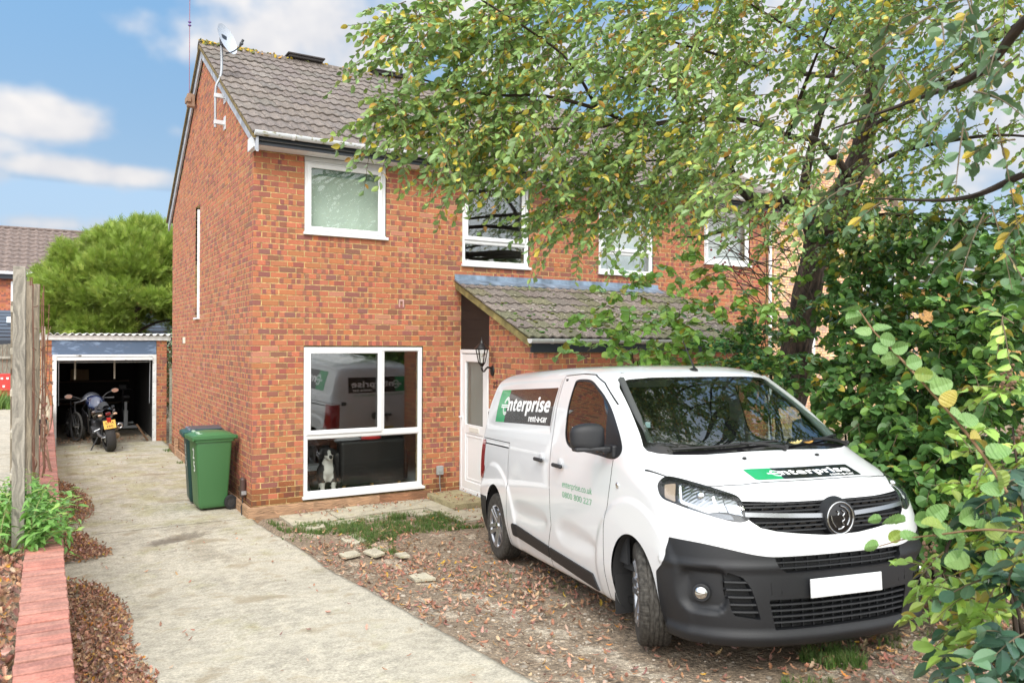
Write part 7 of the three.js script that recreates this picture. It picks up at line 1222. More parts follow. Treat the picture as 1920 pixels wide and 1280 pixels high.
  // side windows: black surround, glass, quarter panel behind the mirror
  {
    const [glassS, rimS] = cut(swT, (v) => Math.max(swin(v) + 0.02, v[0] + 0.62 - (1.6 - v[1]) * 0.18));
    for (const s of [1, -1]) { const m = (l) => (s > 0 ? l : mirrorT(l)), w = node('side_window', van); part('glass', geo(m(glassS), -0.004), glassT, w); part('border', geo(m(rimS)), s > 0 ? plastic : gloss, w); }
    for (const s of [1, -1]) {
      const mir = node('wing_mirror', van); if (s < 0) mir.position.set(-0.2, -0.02, 0.1);
      const hs = new THREE.SphereGeometry(1, 28, 20); { const p = hs.attributes.position; for (let i = 0; i < p.count; i++) { const f = (v, k) => Math.sign(v) * Math.pow(Math.abs(v), k); let X = f(p.getX(i), 0.75) * 0.085, Y = f(p.getY(i), 0.55) * 0.105, Z = f(p.getZ(i), 0.6) * 0.13; Y *= 1 - 0.12 * (Z / 0.13 < 0 ? 0 : Z / 0.13); if (X < -0.03) X = -0.03 + (X + 0.03) * 0.3; X *= 1 - 0.25 * Math.abs(Z / 0.13); p.setXYZ(i, X, Y, Z); } hs.computeVertexNormals(); }
      part('housing', hs.rotateY(s * -0.12).translate(-0.49, 1.395, s * 1.095), plastic, mir);
      part('band', [new RoundedBoxGeometry(0.12, 0.032, 0.235, 2, 0.014).rotateY(s * -0.12).translate(-0.475, 1.312, s * 1.09)], M.blackPlastic, mir);
      part('arm', [new RoundedBoxGeometry(0.09, 0.05, 0.12, 2, 0.018).translate(-0.45, 1.305, s * 0.96), new RoundedBoxGeometry(0.12, 0.1, 0.05, 2, 0.02).translate(-0.43, 1.29, s * 0.925)], plastic, mir);
      part('mirror_glass', new RoundedBoxGeometry(0.006, 0.15, 0.19, 1, 0.003).translate(-0.535, 1.4, s * 1.1), M.chrome, mir);
    }
  }
  part('side_moulding', [geo(both(m1), 0.012), edgeWall(m1.map((t) => t.map((v) => [0, 1, 2].map((c) => v[c] + v[c + 3] * 0.012).concat(v.slice(3)))), 0.014)], plastic, van); part('side_moulding', [geo(both(m2), 0.012), edgeWall(m2.map((t) => t.map((v) => [0, 1, 2].map((c) => v[c] + v[c + 3] * 0.012).concat(v.slice(3)))), 0.014)], plastic, van);
  part('rear_bumper', geo(both(rearT), 0.004), plastic, van);
  for (const s of [1, -1]) part('tail_light', geo(s > 0 ? tailT : mirrorT(tailT), 0.004), P({ color: C(0.35, 0.008, 0.012), roughness: 0.08, clearcoat: 1 }), van);
  // handles with their cups, indicator repeater, washer jets, aerial
  for (const s of [1, -1]) for (const [hx, hy] of [[-1.86, 1.135], [-1.41, 1.115]]) { const hd = part('door_handle', new RoundedBoxGeometry(0.2, 0.034, 0.028, 2, 0.013).rotateZ(-0.02).translate(hx, hy, s * 0.975), M.blackPlastic, van); part('cup', new THREE.SphereGeometry(0.05, 16, 10).scale(1, 0.85, 0.16).translate(hx + 0.02, hy + 0.02, s * 0.95), paint, hd); }
  for (const s of [1, -1]) part('side_repeater', new THREE.SphereGeometry(0.022, 14, 8).scale(1, 1, 0.35).translate(-0.3, 1.06, s * 0.957), M.chrome, van);
  for (const z of [0.27, -0.33]) part('washer_jet', new THREE.SphereGeometry(0.014, 10, 8).scale(1.2, 0.7, 1).translate(frontX(1.255, z) + 0.006, 1.26, z), M.black, van);
  part('aerial', [limb([[-0.75, 1.885, 0], [-0.79, 1.93, 0], [-0.93, 2.135, 0]], [0.02, 0.01, 0.005, 0.004], 8), new THREE.SphereGeometry(0.035, 14, 8).scale(1.4, 0.5, 0.8).translate(-0.79, 1.895, 0)], M.black, van);
  // underside, wheel wells, cabin
  part('underbody', [box(-3.75, 0.6, 0.2, 0.24, -0.82, 0.82), box(-2.95, -0.5, 0.18, 0.3, -0.86, -0.3), box(-2.95, -0.5, 0.18, 0.3, 0.3, 0.86)], dark, van);
  for (const [wx, wy] of [FW, RW]) for (const s of [1, -1]) { const c = new THREE.CylinderGeometry(0.4, 0.4, 0.5, 28, 1, true, 0, Math.PI).rotateX(Math.PI / 2).rotateZ(0); const g = c.clone(); { const p = g.attributes.position; for (let i = 0; i < p.count; i++) { const a = p.getX(i), b = p.getY(i); p.setXYZ(i, -b * (wx > -1 ? 0.9 : 0.88), Math.abs(a) * (wx > -1 ? 1.02 : 1.07), p.getZ(i)); } g.computeVertexNormals(); } const cap = new THREE.CircleGeometry(0.42, 28, 0, Math.PI); part('wheel_arch_liner', [g.translate(wx, 0.35, s * 0.69), cap.translate(wx, 0.35, s * 0.5), box(wx - 0.36, wx - 0.35, 0.12, 0.4, s * 0.7 - 0.22, s * 0.7 + 0.22), box(wx + 0.35, wx + 0.36, 0.2, 0.4, s * 0.7 - 0.22, s * 0.7 + 0.18)], S({ color: C(0.025, 0.025, 0.026), roughness: 0.9, side: THREE.DoubleSide }), van); }
  {
    const trim = S({ color: C(0.03, 0.032, 0.036), roughness: 0.8 }), pale = S({ color: C(0.3, 0.32, 0.31), roughness: 0.9 }), pillarM = S({ color: C(0.07, 0.075, 0.075), roughness: 0.9 }), seatM = S({ color: C(0.022, 0.024, 0.03), roughness: 0.95 });
    const dash = extrude([[0.1, 1.0], [0.12, 1.23], [-0.05, 1.265], [-0.32, 1.24], [-0.42, 1.15], [-0.4, 0.9], [-0.2, 0.8]], 1.44, 0.015); part('dashboard', metric(dash.translate(-0.05, 0, -0.72)), trim, van);
    part('binnacle', new RoundedBoxGeometry(0.2, 0.1, 0.36, 2, 0.04).translate(-0.3, 1.29, 0.42), trim, van);
    part('steering_wheel', [new THREE.TorusGeometry(0.19, 0.016, 8, 28).rotateY(Math.PI / 2).rotateZ(0.45).translate(-0.55, 1.2, 0.42), cyl([-0.55, 1.2, 0.42], [-0.35, 1.1, 0.42], 0.05), box(-0.56, -0.53, 1.17, 1.23, 0.24, 0.6, 0.01)], trim, van);
    for (const z of [0.45, -0.1, -0.52]) part('seat', [new RoundedBoxGeometry(0.5, 0.14, 0.42, 2, 0.05).translate(-0.95, 0.82, z), new RoundedBoxGeometry(0.14, 0.62, 0.42, 2, 0.06).rotateZ(0.15).translate(-1.22, 1.15, z), new RoundedBoxGeometry(0.09, 0.18, 0.26, 2, 0.04).translate(-1.28, 1.54, z)], seatM, van);
    part('bulkhead', box(-1.62, -1.58, 0.3, 1.85, -0.78, 0.78), S({ color: C(0.05, 0.05, 0.055), roughness: 0.9 }), van); part('headliner', [box(-1.55, -0.85, 1.865, 1.88, -0.62, 0.62)], pale, van); part('cab_floor', box(-1.6, 0.1, 0.45, 0.5, -0.85, 0.85), trim, van);
    for (const z of [0.38, -0.38]) part('sun_visor', new RoundedBoxGeometry(0.14, 0.018, 0.44, 1, 0.008).rotateZ(0.5).translate(-0.86, 1.8, z), pale, van);
    for (const s of [1, -1]) part('pillar_trim', limb([[-0.02, 1.26, s * 0.79], [-0.42, 1.58, s * 0.735], [-0.78, 1.82, s * 0.66]], [0.035, 0.03, 0.03], 6), s > 0 ? pillarM : pale, van);
    for (const s of [1, -1]) part('door_card', box(-1.4, -0.3, 0.5, 1.24, s * 0.88 - 0.01, s * 0.88 + 0.01), trim, van);
    part('permit', box(-0.36, -0.33, 1.46, 1.5, 0.66, 0.7), S({ color: C(0.5, 0.65, 0.72), roughness: 0.5 }), van);
  }
  // wheels
  const tyreProfile = [[0.215, -0.1], [0.25, -0.106], [0.3, -0.11], [0.325, -0.104], [0.34, -0.09], [0.345, -0.07], [0.3462, -0.052], [0.339, -0.05], [0.339, -0.044], [0.3465, -0.042], [0.347, -0.022], [0.34, -0.02], [0.34, -0.012], [0.347, -0.01], [0.347, 0.01], [0.34, 0.012], [0.34, 0.02], [0.347, 0.022], [0.3465, 0.042], [0.339, 0.044], [0.339, 0.05], [0.3462, 0.052], [0.345, 0.07], [0.34, 0.09], [0.325, 0.104], [0.3, 0.11], [0.25, 0.106], [0.215, 0.1]].map(([r, y]) => new THREE.Vector2(r, y));
  const tyreM = S({ color: C(0.075, 0.073, 0.071), roughness: 0.85, map: pixelTex(512, 256, (u, v, x, y) => { const n = 0.8 + tileNoise(u, v, 20, 4, 71) * 0.9 + (hash2(x, y) - 0.5) * 0.3; const s = hash2(x * 0.9, y * 1.7) > 0.992 ? 1.6 : 1; return [n * s, n * s * 0.97, n * s * 0.92]; }, true, [3, 1]), bumpMap: pixelTex(512, 128, (u, v) => { const k = (u * 96) % 1, e = Math.abs(v - 0.5); const c = k < 0.16 && e > 0.18 && e < 0.4 ? 0.2 : 0.8; return [c, c, c]; }), bumpScale: 0.004 });
  const alloy = S({ color: C(0.42, 0.43, 0.46), roughness: 0.3, metalness: 0.85 });
  const makeWheel = () => {
    const w = new THREE.Group(); w.name = 'wheel';
    const tyre = new THREE.LatheGeometry(tyreProfile, 72).rotateX(Math.PI / 2); part('tyre', tyre, tyreM, w);
    const rimParts = [new THREE.LatheGeometry([[0.225, 0.104], [0.216, 0.108], [0.205, 0.1], [0.2, 0.08], [0.195, 0.0], [0.2, -0.09]].map((q) => new THREE.Vector2(...q)), 56).rotateX(Math.PI / 2)];
    for (let k = 0; k < 5; k++) for (const off of [-0.14, 0.14]) {
      const a = (k / 5) * 2 * Math.PI, g = extrude([[-0.022, 0.03], [0.022, 0.03], [0.013, 0.205], [-0.013, 0.205]], 0.03, 0.004); g.translate(0, 0, -0.015);
      { const p = g.attributes.position; for (let i = 0; i < p.count; i++) { const r = p.getY(i); p.setX(i, p.getX(i) + off * 0.16 * (1 + r * 2.2)); p.setZ(i, p.getZ(i) + 0.066 + 0.03 * smooth(0.02, 0.2, r)); } g.computeVertexNormals(); }
      rimParts.push(metric(g.rotateZ(a)));
    }
    rimParts.push(new THREE.CylinderGeometry(0.055, 0.06, 0.05, 24).rotateX(Math.PI / 2).translate(0, 0, 0.062));
    part('rim', rimParts, alloy, w);
    part('hub_cap', [new THREE.CylinderGeometry(0.032, 0.034, 0.012, 24).rotateX(Math.PI / 2).translate(0, 0, 0.09)], M.chrome, w);
    part('brake_disc', [new THREE.CylinderGeometry(0.14, 0.14, 0.02, 32).rotateX(Math.PI / 2).translate(0, 0, 0.01), new THREE.CylinderGeometry(0.198, 0.198, 0.01, 32).rotateX(Math.PI / 2).translate(0, 0, -0.05)], S({ color: C(0.06, 0.058, 0.056), roughness: 0.6, metalness: 0.4 }), w);
    return w;
  };
  const w0 = makeWheel();
  const placeW = (x, y, z, steer, sp) => { const w = w0.clone(); w.position.set(x, y, z); w.rotation.set(0, (z < 0 ? Math.PI : 0) + steer, 0); w.rotateZ(sp); van.add(w); };
  placeW(FW[0], FW[1], 0.815, -0.4, 0.3); placeW(FW[0], FW[1], -0.815, -0.4, 1); placeW(RW[0], RW[1], 0.835, 0, 0.6); placeW(RW[0], RW[1], -0.835, 0, 0.2);

  // ---- lettering
  const GREEN = '#27a567', BLACK = '#16161a';
  const drawE = (c, X, Y, s) => { // the ringed e with its doubled lines, tail running to the left
    c.save(); c.translate(X, Y); c.scale(s, s); c.lineCap = 'butt';
    c.strokeStyle = '#fff'; c.lineWidth = 13; c.beginPath(); c.ellipse(0, 0, 30, 34, 0, -0.02, -2.2 * 1.25, true); c.stroke(); c.beginPath(); c.ellipse(0, 0, 30, 34, 0, 0.9, 3.1, false); c.stroke();
    c.fillStyle = '#fff'; c.fillRect(-64, -7, 100, 15); c.strokeStyle = GREEN; c.lineWidth = 2.4; c.beginPath(); c.moveTo(-64, 0.5); c.lineTo(30, 0.5); c.stroke(); c.beginPath(); c.ellipse(0, 0, 30, 34, 0, -0.2, -2.6, true); c.stroke(); c.beginPath(); c.ellipse(0, 0, 30, 34, 0, 1, 2.9, false); c.stroke(); c.restore();
  };
  const word = (c, text, X, Y, size, sx, align = 'left', font = 'bold') => { c.save(); c.translate(X, Y); c.scale(sx, 1); c.font = `${font} ${size}px sans-serif`; c.textAlign = align; c.fillStyle = '#fff'; c.strokeStyle = '#fff'; c.lineWidth = size * 0.035; c.lineJoin = 'round'; c.fillText(text, 0, 0); if (font === 'bold') c.strokeText(text, 0, 0); c.restore(); };
  const panel = (w, h, split, ex, tall) => ctex(w, h, (c) => {
    c.fillStyle = BLACK; c.fillRect(0, 0, w, h); c.fillStyle = GREEN; c.fillRect(0, 0, w * split, h);
    const base = h * 0.64, size = h * (tall ?? 0.56);
    c.font = `bold ${size}px sans-serif`; const tw = c.measureText('nterprise').width, x0 = w * ex, avail = w * 0.955 - x0;
    word(c, 'nterprise', x0, base, size, avail / tw);
    drawE(c, x0 - h * 0.19 * (w / h > 6 ? 1.35 : 0.78), base - size * 0.27, (h / 130) * (w / h > 6 ? 1.15 : 0.9));
    c.font = `bold ${h * 0.24}px sans-serif`; const rw = c.measureText('rent-a-car').width; word(c, 'rent-a-car', w * 0.935, h * 0.92, h * 0.24, Math.min(1.25, (w * 0.36) / rw), 'right');
  });
  const decal = (t, rough = 0.25) => P({ map: t, roughness: rough, clearcoat: 0.6, clearcoatRoughness: 0.05 });
  const rectF = (x0, x1, y0, y1, ix, iy) => (v) => Math.max(x0 - v[ix], v[ix] - x1, y0 - v[iy], v[iy] - y1);
  const sideUV = (v) => [(v[0] + 3.41) / 1.64, (v[1] - 1.435) / 0.34];
  const bodyR = body;
  part('side_lettering', geo(cut(bodyR, rectF(-3.41, -1.77, 1.435, 1.775, 0, 1))[0].filter((t) => t[0][2] > 0.6), 0.0015, sideUV), decal(panel(1024, 216, 0.185, 0.2, 0.52)), van);
  part('side_lettering', geo(mirrorT(cut(bodyR, rectF(-3.41, -1.77, 1.435, 1.775, 0, 1))[0].filter((t) => t[0][2] > 0.6)), 0.0015, (v) => [1 - (v[0] + 3.41) / 1.64, (v[1] - 1.435) / 0.34]), decal(panel(1024, 216, 0.185, 0.2, 0.52)), van);
  const hoodF = (v) => (v[1] > 1.08 && v[1] < 1.25 ? Math.max(Math.abs(v[2] + 0.03) - 0.42 + (0.505 - v[0]) * 0.15, 0.412 + 0.0 - v[0] - 0.0, v[0] - 0.508 + 0) : 1);
  part('bonnet_lettering', geo(cut(both(bodyR), (v) => { if (!(v[1] > 1.05 && v[1] < 1.27 && v[0] > 0.2)) return 1; const k = hoodK(v); return Math.max(-k[0], k[0] - 1, -k[1], k[1] - 1) * 0.1; })[0], 0.0015, (v) => hoodK(v)), decal(panel(1024, 176, 0.235, 0.255, 0.58)), van);
  function hoodK(v) { return [(0.385 - v[2]) / 0.83, (0.565 - v[0] - 0.16 * (v[2] + 0.03) ** 2) / 0.152]; }
  const txt = (lines, w, h, size) => { const t = ctex(w, h, (c) => { c.clearRect(0, 0, w, h); c.fillStyle = GREEN; lines.forEach(([s, x0, y, ww]) => { c.save(); c.font = `${size}px sans-serif`; const m = c.measureText(s).width; c.translate(x0, y); c.scale(ww / m, 1); c.fillText(s, 0, 0); c.restore(); }); }); return t; };
  const txM = new THREE.MeshStandardMaterial({ map: txt([['enterprise.co.uk', 8, 78, 496], ['0800 800 227', 8, 196, 496]], 512, 220, 92), transparent: true, alphaTest: 0.5, roughness: 0.3 });
  part('door_lettering', geo(cut(bodyR, rectF(-1.35, -0.73, 0.845, 1.0, 0, 1))[0].filter((t) => t[0][2] > 0.6), 0.0015, (v) => [(v[0] + 1.35) / 0.62, (v[1] - 0.845) / 0.155]), txM, van);
  // rear doors: seam, lettering, lights, handle and plate, as the house window mirrors them
  const rearSel = cut(both(bodyR), (v) => (v[0] < -3.5 ? Math.max(Math.abs(v[2]) - 0.62, 1.43 - v[1], v[1] - 1.7) : 1))[0].filter((t) => t[0][3] < -0.5);
  part('rear_lettering', geo(rearSel, 0.0015, (v) => [(v[2] + 0.62) / 1.24, (v[1] - 1.43) / 0.27]), decal(panel(1024, 230, 0.2, 0.22, 0.52)), van);
  part('rear_text', geo(cut(both(bodyR), (v) => (v[0] < -3.5 ? Math.max(Math.abs(v[2]) - 0.55, 1.35 - v[1], v[1] - 1.41) : 1))[0].filter((t) => t[0][3] < -0.5), 0.0015, (v) => [(v[2] + 0.55) / 1.1, (v[1] - 1.35) / 0.06]), new THREE.MeshStandardMaterial({ map: txt([['enterprise.co.uk \u2022 0800 800 227', 8, 46, 1008]], 1024, 60, 52), transparent: true, alphaTest: 0.5, roughness: 0.3 }), van);
  part('rear_seam', box(-3.905, -3.87, 0.45, 1.85, -0.004, 0.004), dark, van);
  part('rear_plate', box(-3.915, -3.9, 0.7, 0.81, -0.3, 0.22, 0.004), S({ color: C(0.75, 0.55, 0.08), roughness: 0.4 }), van);
  part('rear_badge', [new THREE.TorusGeometry(0.055, 0.01, 8, 28).rotateY(Math.PI / 2).translate(-3.9, 1.02, 0.12), new THREE.CylinderGeometry(0.05, 0.05, 0.012, 28).rotateZ(Math.PI / 2).translate(-3.9, 1.02, 0.12)], gloss, van);
  part('rear_handle', [box(-3.93, -3.88, 1.0, 1.04, -0.25, -0.02, 0.012), box(-3.93, -3.88, 1.23, 1.29, 0.72, 0.8, 0.01), box(-3.93, -3.88, 1.23, 1.29, -0.8, -0.72, 0.01)], M.blackPlastic, van);
  part('exhaust', [cyl([-3.4, 0.25, -0.5], [-3.85, 0.25, -0.5], 0.035)], M.steel, van);
  // dead leaves caught on the glass
  const lf = litterLeaf(41).scale(0.12, 0.09, 0.08); const yellow = S({ color: C(0.6, 0.5, 0.2), roughness: 0.8, side: THREE.DoubleSide });
  part('fallen_leaf', lf.clone().rotateY(1.3).translate(frontX(1.31, -0.22) + 0.04, 1.335, -0.22), yellow, van);
  part('fallen_leaf', lf.clone().scale(0.7, 0.7, 0.7).rotateY(0.6).translate(frontX(1.31, -0.34) + 0.04, 1.335, -0.33), S({ color: C(0.65, 0.36, 0.08), roughness: 0.8, side: THREE.DoubleSide }), van);
}
// ------------------------------------------------------------------ the beige house beyond the tree
{
  const h = thing('beige_house', 'pale orange brick house with a grey roof half hidden by the tree at the right', 'house'), z = -4;
  const pale = S({ map: brickTex, color: C(2.0, 2.5, 2.6), roughness: 0.95 });
  const w = part('wall', metric(extrude([[14.3, -0.2], [21, -0.2], [21, 5.4], [17.6, 8.4], [14.3, 5.5]], 7).translate(0, 0, z - 7.02)), S({ map: mortarTex, roughness: 1 }), h);
  layBricks(w, { u0: 14.3, u1: 21, y0: 0.1, y1: 8.3, frame: frontFrame(z), top: (u) => 8.4 - Math.abs(u - 17.6) * 0.9, seed: 61, singles: 0, mat: S({ map: brickTex, color: C(1.7, 3.0, 3.3), roughness: 0.95 }) });
  const rf = S({ color: C(0.4, 0.39, 0.38), roughness: 0.9 }), roof = node('roof', h);
  for (const s of [-1, 1]) part('roof_slope', box(0, 4.9, 0, 0.12, z - 7.2, z + 0.2).applyMatrix4(new THREE.Matrix4().makeRotationZ(s > 0 ? -0.735 : Math.PI + 0.735).setPosition(17.6, 8.45 + (s > 0 ? 0 : 0.08), 0)), rf, roof);
  part('wing_wall', box(21, 34, -0.2, 4.2, z - 9, z - 1), S({ map: mortarTex, color: C(0.9, 0.72, 0.6), roughness: 1 }), h);
  for (let k = 0; k < 12; k++) part('slate_course', box(20.6, 34, 4.25 + k * 0.22, 4.31 + k * 0.22, z - 0.75 - k * 0.36 - 0.42, z - 0.75 - k * 0.36), rf, roof);
  part('pipe', cyl([16.0, 0.2, z + 0.06], [16.0, 5.6, z + 0.06], 0.05), M.upvc, h);
  const win = node('window', h); part('frame', frameG(1.5, 1.3, 0.09, 0.08).translate(19.0, 3.9, z), M.upvc, win); part('pane', new THREE.PlaneGeometry(1.35, 1.15).translate(19.0, 3.9, z + 0.03), P({ color: C(0.3, 0.36, 0.38), roughness: 0.1 }), win);
}
// ------------------------------------------------------------------ foliage
const camF = V3(Math.sin(0.5353), 0, -Math.cos(0.5353)), camR = V3(Math.cos(0.5353), 0, Math.sin(0.5353));
// a place in the world by its bearing in the photograph and its distance
const at = (px, py, d) => camera.position.clone().addScaledVector(camF, d).addScaledVector(camR, ((px - 960) / 1473.3) * d).add(V3(0, ((645 - py) / 1473.3) * d, 0));
function blade(outline, fold, droop, n = 6) { // leaf from a half-width outline over its length
  const pos = [], pt = (t, s) => { const w = outline(t); return [t, Math.abs(s) * w * fold - droop * t * t, s * w]; };
  for (let i = 0; i < n; i++) { const a = i / n, b = (i + 1) / n; for (const s of [1, -1]) { const A = pt(a, 0), B = pt(b, 0), Cc = pt(b, s), D = pt(a, s); pos.push(...(s > 0 ? [...A, ...D, ...B, ...B, ...D, ...Cc] : [...A, ...B, ...D, ...B, ...Cc, ...D])); } }
  const g = new THREE.BufferGeometry(); g.setAttribute('position', new THREE.Float32BufferAttribute(pos, 3)); g.computeVertexNormals(); return g;
}
const oval = blade((t) => 0.3 * Math.pow(Math.sin(Math.PI * Math.pow(t, 0.9)), 0.75), 0.22, 0.12), oval2 = blade((t) => 0.28 * Math.pow(Math.sin(Math.PI * Math.pow(t, 1.1)), 0.8), 0.45, 0.3);
const hazel = blade((t) => 0.46 * Math.pow(Math.sin(Math.PI * Math.pow(t, 0.85)), 0.55) * (t > 0.86 ? 0.8 : 1) + 0.015 * (Math.round(t * 8) % 2), 0.18, 0.1, 8), hazel2 = blade((t) => 0.44 * Math.pow(Math.sin(Math.PI * Math.pow(t, 0.8)), 0.6), 0.4, 0.28, 8);
// twigs spread from a centre; leaves sit along them in two ranks
function sprays(tree, { centres, twigs, leaves, size, len, dir, spread = 0.7, droop = 0.25, geos, palette, mat, twigMat, seed, roll = 0.8 }) {
  const r = mulberry(seed), spots = geos.map(() => []), wood = [], d = new THREE.Object3D();
  for (const [c, R, k = 1, s0 = 1] of centres) for (let t = 0; t < Math.max(1, Math.round(twigs * k)); t++) {
    const o = V3(rr(-1, 1, r), rr(-1, 1, r) * 0.8, rr(-1, 1, r)); if (o.length() > 1) o.normalize(); const a = c.clone().addScaledVector(o, R);
    const v = V3(rr(-1, 1, r), rr(-0.7, 0.6, r), rr(-1, 1, r)).multiplyScalar(spread).add(dir).normalize(), L = len * rr(0.6, 1.3, r) * s0, pts = [];
    for (let i = 0; i <= 3; i++) { const q = i / 3; pts.push(a.clone().addScaledVector(v, L * q).add(V3(0, -droop * L * q * q, 0))); }
    wood.push(limb(pts, [0.0045 * s0, 0.0015], 4, 2));
    const cu = new THREE.CatmullRomCurve3(pts), n = Math.round(leaves * rr(0.7, 1.25, r));
    for (let i = 0; i < n; i++) {
      const q = 0.12 + (0.9 * i) / n, p = cu.getPoint(Math.min(1, q)), tg = cu.getTangent(Math.min(1, q)), side = i % 2 ? 1 : -1;
      const lv = V3(tg.z, 0, -tg.x).normalize().multiplyScalar(side).addScaledVector(tg, 0.7).add(V3(rr(-0.4, 0.4, r), rr(-0.6, 0.15, r), rr(-0.4, 0.4, r))).normalize();
      d.position.copy(p); d.quaternion.setFromUnitVectors(V3(1, 0, 0), lv);
      d.rotateX(rr(-roll, roll, r)); d.scale.setScalar(size * s0 * rr(0.7, 1.2, r)); d.updateMatrix();
      spots[Math.floor(r() * geos.length)].push([d.matrix.clone(), palette(r, p)]);
    }
  }
  geos.forEach((g, gi) => { const m = new THREE.InstancedMesh(g, mat, spots[gi].length); spots[gi].forEach(([mx, c], i) => { m.setMatrixAt(i, mx); m.setColorAt(i, c); }); m.name = 'crown'; m.userData.kind = 'stuff'; shade(m); tree.add(m); });
  part('twigs', mergeGeometries(wood.map((g) => { g = g.toNonIndexed(); return g; })), twigMat, tree, 'stuff');
}
const twigM = S({ color: C(0.13, 0.1, 0.06), roughness: 0.9 });
const leafM = P({ color: C(1, 1, 1), roughness: 0.42, transmission: 0.34, thickness: 0, side: THREE.DoubleSide, ior: 1.45 });
